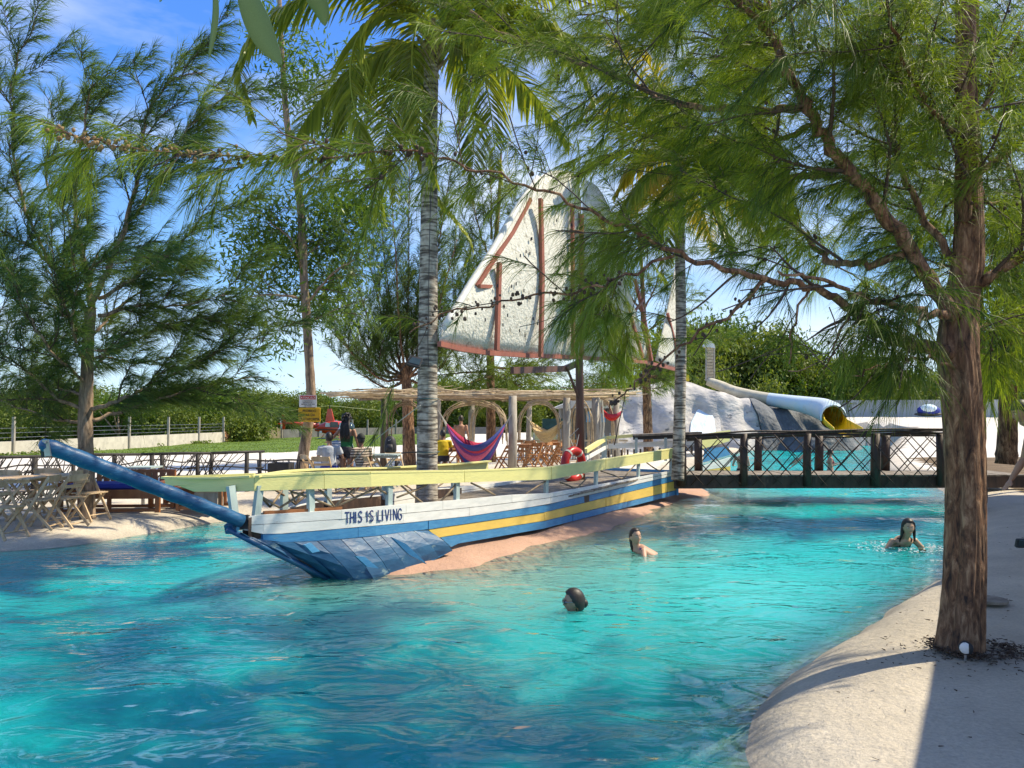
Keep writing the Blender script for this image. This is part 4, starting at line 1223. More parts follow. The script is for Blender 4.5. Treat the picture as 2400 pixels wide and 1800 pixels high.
# ------------------------------------------------------------------ pergola
random.seed(19)
pg = empty('stick_pergola', (0, 24, .25), 'rustic pergola with a thin roof of loose sticks on round grey posts', 'pergola')
zt = 2.55
def pgp(px, Y): return W(px, 1000, Y).x
for px, Y, r in ((899, 23.6, .11), (1200, 21.5, .13), (1327, 22.5, .12), (1395, 23.2, .13), (1444, 23.6, .10), (1026, 26, .09), (1240, 27.5, .10), (1392, 27.5, .10), (1105, 26.5, .12)):
    x = pgp(px, Y); rr_ = random.uniform(-.04, .04)
    MB().tube([(x, Y, .1), (x + rr_, Y, 1.2), (x + .02, Y, 2.5)], [r * 1.08, r, r * .92], 10).build('post', M['dark_wood'] if px == 899 else M['grey_post'], pg, sm=True)
for k in range(130):
    px = random.uniform(790, 1450); Y = random.uniform(22.0, 28.5)
    x = pgp(px, 23.6) * (1 + (Y - 23.6) * .01)
    a = random.gauss(0, .10); ln = random.uniform(.9, 2.2)
    if px - 25 * ln < 780: ln *= .6
    z = zt + random.uniform(-.05, .16)
    A0 = Vector((x - ln / 2 * cos(a), Y - ln / 2 * sin(a), z + random.uniform(-.05, .05))); B0 = Vector((x + ln / 2 * cos(a), Y + ln / 2 * sin(a), z + random.uniform(-.05, .05)))
    MB().tube([A0, A0.lerp(B0, .5) + Vector((0, 0, random.uniform(-.04, .05))), B0], random.uniform(.012, .028), 5).build('roof_stick', random.choice([M['pale_stick'], M['pale_stick'], M['stick']]), pg, sm=True)
for Y in (22.0, 22.5, 23.4, 25, 27, 28):
    for q in range(2):
        P = [Vector((lerp(-5.5, 3.3, k / 8) + (.3 if q else -.2), Y + random.uniform(-.08, .08), zt - .03 + random.uniform(-.04, .06))) for k in range(9)]
        P[0].x += random.uniform(-.3, .9)
        MB().tube(smooth(P, 2), .035, 6).build('roof_pole', M['pale_stick'] if Y < 24 else M['stick'], pg, sm=True)
# fine twigs lying over it, uncountable
Vt = []; Qt = []
mbs = MB()
for k in range(380):
    x = random.uniform(-5.3, 3.3); Y = random.uniform(21.8, 28.6); a = random.gauss(0, .45); ln = random.uniform(.3, 1.1); z = zt + random.uniform(-.02, .16)
    mbs.tube([(x, Y, z), (x + ln * cos(a), Y + ln * sin(a), z + random.uniform(-.12, .12))], .009, 3)
mbs.build('loose_twigs', M['pale_stick'], pg, kind='stuff')
# bent stick arches between the posts
for (pa, pb, Y) in ((1030, 1190, 23.6), (1205, 1322, 22.5), (1332, 1392, 22.9), (1400, 1440, 23.4), (905, 1000, 23.8), (1100, 1190, 26)):
    xa, xb = pgp(pa, Y), pgp(pb, Y)
    for q in range(6):
        P = []
        inset = random.uniform(0, .18)
        for k in range(11):
            t = k / 10; ang_ = pi * t
            P.append(Vector((lerp(xa + inset, xb - inset, .5 - .5 * cos(ang_)), Y + random.uniform(-.04, .04), lerp(1.0 + .2 * random.random(), 2.42 - q * .03, sin(ang_) ** .55))))
        MB().tube(smooth(P, 2), .014, 5).build('arch_stick', M['pale_stick'] if pa > 1000 else M['stick'], pg, sm=True)

# ------------------------------------------------------------------ hammocks
def hammock(A0, B0, sag, width, cols, label, n=14, wv=None):
    h = empty('hammock', (A0 + B0) / 2 - Vector((0, 0, sag)), label, 'hammock', 'hammocks under the pergola')
    dirh = (B0 - A0); side = Vector((dirh.y, -dirh.x, 0)).normalized()
    A1, B1 = A0.lerp(B0, .12) - Vector((0, 0, sag * .25)), B0.lerp(A0, .10) - Vector((0, 0, sag * .22))
    rows = 17
    def pt(i, j):
        t = i / (rows - 1); s = j / n - .5
        c = A1.lerp(B1, t); dz = sag * (4 * t * (1 - t)) * .8
        wd = width * (sin(pi * t) ** .7 * .92 + .05)
        return c - Vector((0, 0, dz * (1 - .62 * abs(s) * 2))) + side * (s * wd) + Vector((0, 0, .05 * sin(s * 22 + t * 3)))
    for j in range(n):
        mb = MB(); V_ = []
        for i in range(rows): V_ += [pt(i, j), pt(i, j + 1)]
        mb.add(V_, [(2 * i, 2 * i + 2, 2 * i + 3, 2 * i + 1) for i in range(rows - 1)])
        o = mb.build('stripe', cols[j % len(cols)], h, sm=True)
        so = o.modifiers.new('t', 'SOLIDIFY'); so.thickness = .01
    for s in np.linspace(-.5, .5, 9):
        j = (s + .5) * n
        MB().tube([A0, pt(0, j)], .006, 4).build('cord', M['rope'], h)
        MB().tube([B0, pt(rows - 1, j)], .006, 4).build('cord', M['rope'], h)
    return h
cm = mat('h_crimson', (.40, .02, .06), (.30, .015, .05), .9, 20); cp = mat('h_purple', (.14, .03, .22), (.09, .02, .16), .9, 20); cb = mat('h_blue', (.03, .05, .26), (.02, .04, .18), .9, 20)
cr = mat('h_red', (.60, .03, .02), (.45, .02, .02), .9, 20); cbg = mat('h_beige', (.66, .50, .27), (.55, .40, .2), .9, 20); cpk = mat('h_pink', (.55, .12, .22), (.45, .08, .18), .9, 20)
hammock(W(1027, 962, 21.0), W(1200, 968, 21.0), 1.65, 1.9, [cm, cp, cb, cpk, cp, cm, cb], 'crimson, purple and blue striped hammock nearest the pale palm trunk')
hammock(W(1232, 975, 23.0), W(1327, 978, 22.6), .80, .8, [cbg, cbg, mat('h_cream', (.75, .62, .4), (.6, .48, .3), .9, 20)], 'beige hammock hanging in the middle of the pergola')
hammock(W(1398, 945, 23.4), W(1462, 962, 23.4), .42, .7, [cr, cm, cr], 'plain red hammock at the right end of the pergola')
for px, y0, y1 in ((1332, 945, 990), (1405, 935, 1060), (1411, 940, 1048)):
    o = MB().tube([W(px, y0, 22.3), W(px + 4, (y0 + y1) / 2, 22.3), W(px, y1, 22.3)], .03, 6).build('hanging_rope', M['rope'])
    tag(o, ['white rope coil hanging on the middle pergola post', 'long white rope bundle hanging on the right pergola post', 'shorter white rope hanging beside the long rope bundle'][[1332, 1405, 1411].index(px)], 'rope')
# bar counter behind
bar = empty('bar_counter', (4, 30, .1), 'stick fronted bar counter with a dark teal board under the pergola', 'bar counter')
MB().box((W(1340, 0, 29.5).x, 29.6, .98), (4.2, .5, .06)).build('counter_top', M['pale_stick'], bar)
MB().box((W(1305, 0, 30).x, 30.3, 1.62), (1.2, .08, .42)).build('teal_board', M['teal_tarp'], bar)
for k in range(44):
    x = W(1215, 0, 29.5).x + k * .095
    MB().tube([(x, 29.4, .05), (x + random.uniform(-.05, .05), 29.4, random.uniform(.85, .97))], .028, 5).build('front_stick', M['pale_stick'], bar)
for k in range(16):
    x = W(1240, 0, 29.5).x + k * .22 + random.uniform(-.05, .05)
    o = MB().tube([(x, 29.5, 1.01), (x, 29.5, 1.16), (x, 29.5, 1.2), (x, 29.5, 1.28)], [.035, .035, .014, .014], 7).build('bottle', random.choice([M['glass_dark'], M['white_plastic'], M['glass_pale']]), sm=True)
    tag(o, 'small bottle standing on the stick fronted bar counter', 'bottle', 'bottles on the bar')
kiosk = empty('kiosk', W(1375, 1000, 36), 'small kiosk with a pale grey pitched roof and blue panels behind the pergola', 'kiosk')
MB().box((3.6, 36.5, 1.2), (2.6, 2, 2.2)).build('wall', M['blockgrey'], kiosk)
MB().prism([Vector((1.9, 35, 2.3)), Vector((5.3, 35, 2.3)), Vector((3.6, 35, 3.0))], (0, 3, 0)).build('roof', M['wallwhite'], kiosk)
MB().box((3.9, 35.4, 1.9), (.9, .06, .5)).build('panel', M['blue_paint'], kiosk)
MB().box((2.9, 35.4, 1.5), (.6, .06, .9)).build('door', M['dark_wood'], kiosk)

# ------------------------------------------------------------------ folding chairs and tables
def chair_proto(m_):
    o = empty('folding_chair', (0, 0, 0), 'x', 'chair', world_parts=False)
    for s in (-1, 1):
        x = s * .20
        MB().beam((x, -.26, 0), (x, .19, .80), .022, .040, up=(0, 1, 0)).build('long_leg', m_, o)
        MB().beam((x * .86, .24, 0), (x * .86, -.16, .45), .022, .036, up=(0, 1, 0)).build('short_leg', m_, o)
    for k in range(6):
        MB().box((0, -.17 + k * .062, .448), (.40, .048, .018)).build('seat_slat', m_, o)
    MB().beam((-.20, .175, .76), (.20, .175, .76), .02, .10).build('backrest', m_, o)
    MB().beam((-.20, .10, .63), (.20, .10, .63), .018, .05).build('backrest', m_, o)
    MB().tube([(-.2, -.20, .10), (.2, -.20, .10)], .011, 6).build('stretcher', m_, o)
    MB().tube([(-.17, .19, .06), (.17, .19, .06)], .011, 6).build('stretcher', m_, o)
    return o
def table_proto(m_, h=.74, w=.8):
    o = empty('folding_table', (0, 0, 0), 'x', 'table', world_parts=False)
    for k in range(8):
        MB().box((-w / 2 + (k + .5) * w / 8, 0, h - .012), (w / 8 - .012, w * .9, .022)).build('top_slat', m_, o)
    for s in (-1, 1):
        MB().beam((-w * .4, s * w * .36, 0), (w * .4, s * w * .36, h - .03), .022, .035, up=(1, 0, 0)).build('leg', m_, o)
        MB().beam((w * .4, s * w * .33, 0), (-w * .4, s * w * .33, h - .03), .022, .035, up=(1, 0, 0)).build('leg', m_, o)
    MB().beam((-w * .45, -w * .36, h - .05), (w * .45, -w * .36, h - .05), .02, .05).build('apron', m_, o)
    MB().beam((-w * .45, w * .36, h - .05), (w * .45, w * .36, h - .05), .02, .05).build('apron', m_, o)
    return o
chA, chB = chair_proto(M['chair_wood']), chair_proto(M['chair_orange'])
tbA, tbB = table_proto(M['chair_wood']), table_proto(M['chair_orange'])
fl = set()
def place(proto, x, y, rz, label, group, z=None):
    o = proto if proto.name not in fl else copy_tree(proto)
    fl.add(proto.name)
    o.location = (x, y, ground_z(x, y) if z is None else z); o.rotation_euler = (0, 0, rz)
    tag(o, label, None, group)
    return o
ORD = ['first', 'second', 'third', 'fourth', 'fifth', 'sixth', 'seventh', 'eighth', 'ninth', 'tenth', 'eleventh', 'twelfth', 'thirteenth', 'fourteenth', 'fifteenth', 'sixteenth']
GL_ = 'pale wooden folding chairs by the left tables'
for k, (px, Y, rz) in enumerate(((42, 11.1, 1.35), (128, 11.6, -1.45), (188, 11.9, -1.75), (236, 12.5, 1.3))):
    place(chA, W(px, 0, Y).x, Y, rz, '%s pale wooden folding chair from the left, in the row along the pool edge' % ORD[k], GL_)
for k, (px, Y, rz) in enumerate(((10, 12.3, 2.2), (75, 12.7, 2.9), (150, 13.1, 3.3), (-25, 11.6, 1.1))):
    place(chA, W(px, 0, Y).x, Y, rz, ['pale folding chair at the left edge of the picture, beyond the table', 'pale folding chair tucked under the far side of the left table', 'pale folding chair behind the right table, close to the big tree', 'pale folding chair half cut off by the left picture edge'][k], GL_)
place(tbA, W(70, 0, 12.0).x, 12.0, .06, 'pale slatted folding table left of the chairs at the picture edge', 'folding tables by the left pool edge')
place(tbA, W(160, 0, 12.45).x, 12.5, .10, 'pale slatted folding table just left of the big tree trunk', 'folding tables by the left pool edge')
# orange chairs / tables of the bar area
spots = [(1220, 22.4), (1250, 23.6), (1275, 24.4), (1300, 23.4), (1232, 25.6), (1262, 26.2), (1290, 26.8), (1212, 27), (1180, 22.6), (1310, 25.4), (1340, 26.5), (1040, 23.0), (1065, 23.6), (1090, 22.8)]
for k, (px, Y) in enumerate(spots):
    place(chB, W(px, 0, Y).x, Y, random.uniform(0, 6.28), '%s orange wooden folding chair counted from the left under the pergola' % ORD[sorted(range(len(spots)), key=lambda i: spots[i][0]).index(k)], 'orange folding chairs under the pergola')
for k, (px, Y) in enumerate(((1248, 24.6), (1295, 26), (1052, 22.4))):
    place(tbB, W(px, 0, Y).x, Y, .2 * k, ['orange folding table below the beige hammock', 'orange folding table in front of the bar counter', 'orange folding table left of the striped hammock'][k], 'orange folding tables under the pergola')
# chairs and the table around the family group
for k, (px, Y, rz, lb_) in enumerate(((770, 16.85, 3.0, 'folding chair under the man in the white t-shirt'), (742, 17.6, 2.2, 'empty folding chair beside the tree with the signs'),
        (868, 16.9, 2.6, 'folding chair under the person in the striped shirt'), (893, 17.6, 1.2, 'empty folding chair right of the striped shirt'), (935, 18.6, .6, 'empty folding chair between the backpack and the pale palm'))):
    place(chA, W(px, 0, Y).x, Y, rz, lb_, 'folding chairs around the family table')
tC = table_proto(M['pale_post'], .80, .8); tag(tC, None, None); fl.add(tC.name)
tC.location = (W(905, 0, 18.0).x, 18.0, .22); tag(tC, 'pale blue grey table carrying the black backpack', 'table')
bk = empty('backpack', W(915, 1062, 18.0), 'black backpack with a small white tick mark standing on the table', 'backpack')
p0 = W(915, 1061, 17.9)
mb = MB(); mb.tube([p0 + Vector((0, 0, z)) for z in (0, .04, .18, .30, .37, .40)], [.12, .145, .145, .12, .08, .03], 12, flat=.7); mb.build('bag', M['black'], bk, sm=True)
MB().tube([p0 + Vector((0, -.10, .03)), p0 + Vector((0, -.13, .12)), p0 + Vector((0, -.10, .2))], [.07, .085, .06], 10, flat=.4).build('pocket', M['black'], bk, sm=True)
mb = MB(); q = p0 + Vector((-.03, -.115, .30)); mb.beam(q, q + Vector((.015, 0, -.012)), .006, .01); mb.beam(q + Vector((.015, 0, -.012)), q + Vector((.06, 0, .018)), .006, .008); mb.build('tick_mark', M['white_plastic'], bk)
MB().tube([p0 + Vector((-.04, 0, .38)), p0 + Vector((-.02, 0, .43)), p0 + Vector((.02, 0, .43)), p0 + Vector((.04, 0, .38))], .01, 6).build('handle', M['black'], bk)
pl = empty('planter_crate', W(660, 1112, 17.6), 'black square crate standing at the railing left of the sign tree', 'crate')
c = W(659, 1100, 17.6)
for s in (-1, 1):
    MB().box((c.x + s * .23, 17.6, c.z), (.02, .46, .30)).build('side', M['black'], pl)
    MB().box((c.x, 17.6 + s * .23, c.z), (.44, .02, .30)).build('side', M['black'], pl)
MB().box((c.x, 17.6, c.z - .14), (.44, .44, .02)).build('base', M['black'], pl)
MB().box((c.x, 17.6, .45), (.3, .3, .5)).build('foot', M['black'], pl)

# ------------------------------------------------------------------ wooden garden sofa, second one, coffee table
def sofa(x, y, rz, w, label, cushion=True, back=True):
    o = empty('garden_sofa' if back else 'garden_bench', (x, y, .22), label, 'sofa', world_parts=False, rz=rz)
    OW = M['orange_wood']
    for sx in (-1, 1):
        for yy in (-.34, .34):
            hh_ = (.50 if yy < 0 else .68) if back else .40
            MB().box((sx * (w / 2 - .04), yy, hh_ / 2), (.075, .075, hh_)).build('leg', OW, o)
        if back: MB().box((sx * (w / 2 - .04), 0, .515), (.10, .78, .035)).build('armrest', OW, o)
    MB().box((0, -.33, .32), (w - .12, .03, .16)).build('front_rail', OW, o)
    MB().box((0, .33, .32), (w - .12, .03, .12)).build('back_rail', OW, o)
    for yy in (-.34, .34): MB().box((0, yy, .04), (w - .14, .05, .05)).build('bottom_rail', OW, o)
    MB().box((0, -.34, .18), (.06, .05, .24)).build('leg', OW, o)
    n = int(w / .13)
    for k in range(n if back else 0):
        MB().box((-w / 2 + .12 + k * (w - .24) / (n - 1), .34, .50), (.085, .022, .32)).build('back_slat', OW, o)
    if back: MB().box((0, .345, .68), (w, .04, .06)).build('top_rail', OW, o)
    for k in range(5): MB().box((0, -.26 + k * .13, .39), (w - .1, .10, .02)).build('seat_slat', OW, o)
    if cushion:
        mb = MB(); mb.box((0, -.01, .45), (w - .16, .62, .10)); mb.build('seat_cushion', M['cushion_blue'], o, bevel=.03)
    return o
sofa(W(300, 0, 13.7).x, 13.75, .05, 1.75, 'orange brown slatted garden sofa with a bright blue cushion behind the big tree')
sofa(W(448, 0, 14.2).x, 14.5, .05, 1.2, 'low orange brown garden bench without back or cushion, right of the blue cushioned sofa', False, False)
bx = empty('low_table', W(505, 1180, 14.4), 'low orange brown frame table with a pale box inside, left of the bow', 'table', world_parts=False)
for sx in (-1, 1):
    for sy in (-1, 1): MB().box((sx * .38, sy * .3, .20), (.06, .06, .40)).build('leg', M['orange_wood'], bx)
for k in range(5): MB().box((0, -.28 + k * .14, .41), (.84, .12, .025)).build('top_slat', M['orange_wood'], bx)
for sy in (-1, 1): MB().box((0, sy * .3, .05), (.80, .05, .06)).build('bottom_rail', M['orange_wood'], bx)
bx.location = (W(498, 0, 13.9).x, 14.0, .22)
o = MB().box((W(505, 0, 13.9).x, 14.0, .40), (.42, .3, .26)).build('pale_box', M['grey_post']); tag(o, 'pale weathered box inside the low orange table', 'box')
dk = empty('side_table', (0, 0, 0), 'small pale side table on the fence side of the garden sofa', 'table', world_parts=False)
MB().box((0, 0, .72), (.5, .5, .03)).build('table_top', M['pale_post'], dk); MB().box((0, 0, .36), (.05, .05, .7)).build('leg', M['metal'], dk)
dk.location = (W(357, 0, 14.5).x, 14.55, .22)
# low kerb stones seen through the boat rail
kb = empty('stone_kerb', W(830, 1178, 13.4), 'low kerb of dark rough stones on the sand behind the bow railing', 'kerb')
for k in range(9):
    p = W(800 + k * 24, 1181 - k * 2, 13.6 + k * .1); p.z = .28
    MB().box(p, (.22 + random.uniform(-.04, .04), .26, .20), rot=Matrix.Rotation(random.uniform(-.2, .2), 3, 'Z'), taper=.85).build('stone', M['rock_dark'] if k % 2 else M['old_wood'], kb, bevel=.03)

# ------------------------------------------------------------------ small things in the foreground on the right
fl1 = empty('spot_light', W(2262, 1520, 5.0), 'small round white ground spotlight at the foot of the near tree', 'spotlight')
c = W(2262, 1517, 5.02)
mb = MB(); mb.tube([c + Vector((.03, .05, 0)), c + Vector((0, -.01, 0)), c + Vector((-.008, -.02, 0))], [.030, .042, .044], 16); mb.build('housing', M['black'], fl1, sm=True)
mb = MB(); mb.tube([c + Vector((-.008, -.0195, 0)), c + Vector((-.010, -.026, 0))], [.038, .034], 16); mb.build('lens', M['white_plastic'], fl1, sm=True)
MB().tube([c + Vector((.01, .01, -.03)), c + Vector((.01, .02, -.09))], .008, 6).build('stake', M['metal'], fl1)
mh = MB(); c = WZ(2318, 1411, .30); mh.tube([c + Vector((-.0, 0, .008)), c + Vector((0, 0, .030))], .145, 24)
o = mh.build('drain_cover', M['old_wood'], sm=False); tag(o, 'round flat drain cover in the plaster deck behind the near tree', 'drain cover')
c = WZ(2388, 1285, .33)
sd = empty('floor_lamp_spot', c, 'small dark rectangular floodlight lying on the deck at the right edge', 'floodlight')
MB().box(c + Vector((.03, 0, .06)), (.13, .05, .11), rot=Matrix.Rotation(.3, 3, 'X')).build('housing', M['black'], sd, bevel=.01)
MB().box(c + Vector((.03, -.035, .065)), (.10, .012, .08), rot=Matrix.Rotation(.3, 3, 'X')).build('glass', M['glass_dark'], sd)
MB().tube([c + Vector((-.02, 0, .0)), c + Vector((-.02, 0, .05))], .01, 6).build('bracket', M['metal'], sd)

# ------------------------------------------------------------------ warning signs on the tree with thin trunk
sg = empty('warning_sign', W(721, 955, 19.6), 'white warning sign with a red ATENÇÃO! heading nailed to the slim tree', 'sign')
SY = 19.62
def srect(x0, x1, y0, y1, Y, th=.012):
    P = [W(x0, y0, Y), W(x0, y1, Y), W(x1, y1, Y), W(x1, y0, Y)]
    return MB().prism(P, Vector((0, th, 0)))
srect(701, 742, 926, 954, SY).build('board', M['white_plastic'], sg)
m_red = mat('sign_red', (.55, .02, .02), (.5, .02, .02), .5, 3); m_yel = mat('sign_yellow', (.66, .38, .01), (.6, .33, .01), .5, 3, c3=(.45, .28, .03), wear=.62)
srect(704, 739.5, 927.5, 936, SY - .006, .005).build('red_band', m_red, sg)
def stext(s, xc, yb, hpx, wpx, m_, par, Y):
    sz = hpx / F * Y * 1.38
    o = text('lettering', s, sz, W(xc, yb, Y), (1, 0, 0), (0, 0, 1), m_, par, .002, align='CENTER')
    xs_ = [v.co.x for v in o.data.vertices]; w = max(xs_) - min(xs_); tw_ = wpx / F * Y; cx = (max(xs_) + min(xs_)) / 2
    for v in o.data.vertices: v.co.x = W(xc, yb, Y).x + (v.co.x - cx) * tw_ / w
stext('ATENÇÃO!', 721.5, 934.8, 5.4, 33, M['white_plastic'], sg, SY - .014)
for k, s_ in enumerate(('É PERMITIDO A', 'ENTRADA DE 1', 'PESSOA POR VEZ', 'NA PONTE')):
    stext(s_, 722, 941 + k * 3.9, 2.6, (25, 24, 31, 16)[k], M['black'], sg, SY - .006)
sg2 = empty('prohibition_sign', W(725, 990, 19.6), 'ochre metal sign reading PROIBIDO PULAR DA PLATAFORMA below the white sign', 'sign')
mb = srect(699, 751, 955.5, 989, SY, .02); mb.build('board', m_yel, sg2, bevel=.03)
stext('PROIBIDO', 725, 966, 6.2, 31, M['black'], sg2, SY - .006)
stext('PULAR DA', 721, 975.5, 6.2, 35, M['black'], sg2, SY - .006)
stext('PLATAFORMA', 726, 985.5, 6.6, 46, M['black'], sg2, SY - .006)
# ------------------------------------------------------------------ thatched shelter outside the frame that shades the right side of the deck
sh = empty('deck_shelter', (8.6, 9.0, .3), 'thatched deck shelter whose shade covers the right side of the deck', 'shelter')
so_ = sdir * ((3.08 - .3) / sdir.z)
e0, e1 = Vector((.42 + so_.x, 1.2 + so_.y, 2.9)), Vector((9.7 + so_.x, 16.4 + so_.y, 2.9))
dd = (e1 - e0).normalized(); pp_ = Vector((dd.y, -dd.x, 0))
MB().prism([e0, e1, e1 + pp_ * 3 + Vector((0, 0, .8)), e0 + pp_ * 3 + Vector((0, 0, .8))], Vector((0, 0, .18))).build('roof', M['stick'], sh)
MB().prism([e0 + pp_ * 3 + Vector((0, 0, .8)), e1 + pp_ * 3 + Vector((0, 0, .8)), e1 + pp_ * 6, e0 + pp_ * 6], Vector((0, 0, .18))).build('roof', M['stick'], sh)
for k in range(5):
    for q in (.3, 5.7):
        b = e0.lerp(e1, k / 4) + pp_ * q
        if k in (0, 4) or q > 1 or True:
            MB().tube([(b.x, b.y, .1), (b.x, b.y, 3.0)], .08, 8).build('post', M['grey_post'], sh, sm=True)
# ------------------------------------------------------------------ vegetation
def bark_mat(name, c1, c2, c3, vs=18, bump=.02, sz=.12):
    m, nt, b, out = newmat(name)
    N = nt.nodes.new; LK = nt.links.new
    geo = N('ShaderNodeNewGeometry')
    mp = N('ShaderNodeMapping'); mp.inputs['Scale'].default_value = (1, 1, sz)
    LK(geo.outputs['Position'], mp.inputs['Vector'])
    n = N('ShaderNodeTexNoise'); n.inputs['Scale'].default_value = vs; n.inputs['Detail'].default_value = 8; n.inputs['Roughness'].default_value = .7; n.inputs['Distortion'].default_value = .6
    LK(mp.outputs['Vector'], n.inputs['Vector'])
    r = N('ShaderNodeValToRGB'); setcol_ramp(r, 0, c3); setcol_ramp(r, 1, c2)
    r.color_ramp.elements[0].position = .36; r.color_ramp.elements[1].position = .66
    q = r.color_ramp.elements.new(.5); q.color = (*c1, 1)
    LK(n.outputs['Fac'], r.inputs['Fac'])
    n2 = N('ShaderNodeTexNoise'); n2.inputs['Scale'].default_value = 3.0; n2.inputs['Detail'].default_value = 4
    LK(geo.outputs['Position'], n2.inputs['Vector'])
    mx = N('ShaderNodeMixRGB'); mx.blend_type = 'MULTIPLY'; mx.inputs['Fac'].default_value = .55
    r2 = N('ShaderNodeValToRGB'); setcol_ramp(r2, 0, (.55, .52, .5)); setcol_ramp(r2, 1, (1.25, 1.1, .95)); r2.color_ramp.elements[0].position = .35; r2.color_ramp.elements[1].position = .65
    LK(n2.outputs['Fac'], r2.inputs['Fac']); LK(r.outputs['Color'], mx.inputs['Color1']); LK(r2.outputs['Color'], mx.inputs['Color2'])
    LK(mx.outputs['Color'], b.inputs['Base Color'])
    b.inputs['Roughness'].default_value = .85
    bp = N('ShaderNodeBump'); bp.inputs['Distance'].default_value = bump; bp.inputs['Strength'].default_value = 1
    LK(n.outputs['Fac'], bp.inputs['Height']); LK(bp.outputs['Normal'], b.inputs['Normal'])
    return m
M['bark'] = bark_mat('bark_red', (.21, .11, .058), (.50, .33, .20), (.035, .020, .015), 20, .03, .28)
M['bark_grey'] = bark_mat('bark_grey', (.27, .20, .14), (.42, .33, .25), (.08, .06, .045), 14, .015, .2)
M['twig'] = mat('twig', (.10, .065, .045), (.05, .032, .024), .8, 12)
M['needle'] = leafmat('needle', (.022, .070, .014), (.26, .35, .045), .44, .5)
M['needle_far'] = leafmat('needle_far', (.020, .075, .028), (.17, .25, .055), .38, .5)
M['leaf'] = leafmat('leaf', (.030, .085, .012), (.16, .26, .035), .38, .4)
M['leaf_far'] = leafmat('leaf_far', (.040, .085, .014), (.22, .27, .045), .30, .55)
M['palm_leaf'] = leafmat('palm_leaf', (.05, .12, .02), (.34, .36, .05), .35, .35)
M['palm_mid'] = leafmat('palm_mid', (.08, .13, .02), (.40, .44, .07), .38, .35)
M['palm_gold'] = leafmat('palm_gold', (.20, .20, .02), (.62, .50, .10), .38, .35)
M['cone'] = mat('cone', (.085, .055, .035), (.04, .028, .02), .85, 40)
M['cone_gold'] = mat('cone_gold', (.30, .20, .09), (.17, .11, .05), .85, 40)

def nrm(a): return a / (np.linalg.norm(a, axis=-1, keepdims=True) + 1e-9)
def tubes_np(P, R, n=4):
    """P (M,K,3) centre lines, R (K,) or (M,K) radii -> verts, quads"""
    Mn, K, _ = P.shape
    R = np.broadcast_to(R, (Mn, K))
    T = np.empty_like(P); T[:, 1:-1] = P[:, 2:] - P[:, :-2]; T[:, 0] = P[:, 1] - P[:, 0]; T[:, -1] = P[:, -1] - P[:, -2]
    T = nrm(T)
    ref = np.where(np.abs(T[..., 2:3]) > .9, np.array([1., 0, 0]), np.array([0, 0, 1.]))
    A = nrm(np.cross(T, ref)); B = np.cross(T, A)
    an = np.arange(n) * 2 * pi / n
    V = P[:, :, None, :] + R[:, :, None, None] * (A[:, :, None, :] * np.cos(an)[None, None, :, None] + B[:, :, None, :] * np.sin(an)[None, None, :, None])
    V = V.reshape(-1, 3)
    ids = np.arange(Mn * K * n).reshape(Mn, K, n)
    a = ids[:, :-1, :]; b = np.roll(ids, -1, 2)[:, :-1, :]; c = np.roll(ids, -1, 2)[:, 1:, :]; d = ids[:, 1:, :]
    return V, np.stack([a, b, c, d], -1).reshape(-1, 4)

def needles_np(P, D, Ln, Wd, droop, g):
    """two-segment tapered needles"""
    n = len(P)
    D = nrm(D)
    view = nrm(P - np.array([0, 0, CAMZ]))
    sd = nrm(np.cross(D, nrm(g.normal(size=(n, 3))) ))
    Lc = Ln[:, None]; w = Wd[:, None] * .5
    mid = P + D * Lc * .5 + np.array([0, 0, -1.]) * (droop[:, None] * Lc * .12)
    tip = P + D * Lc * .97 + np.array([0, 0, -1.]) * (droop[:, None] * Lc * .48)
    V = np.stack([P - sd * w, P + sd * w, mid + sd * w * .8, mid - sd * w * .8, tip], 1).reshape(-1, 3)
    b = np.arange(n)[:, None] * 5
    return V, b + np.array([[0, 1, 2, 3]]), b + np.array([[3, 2, 4]])

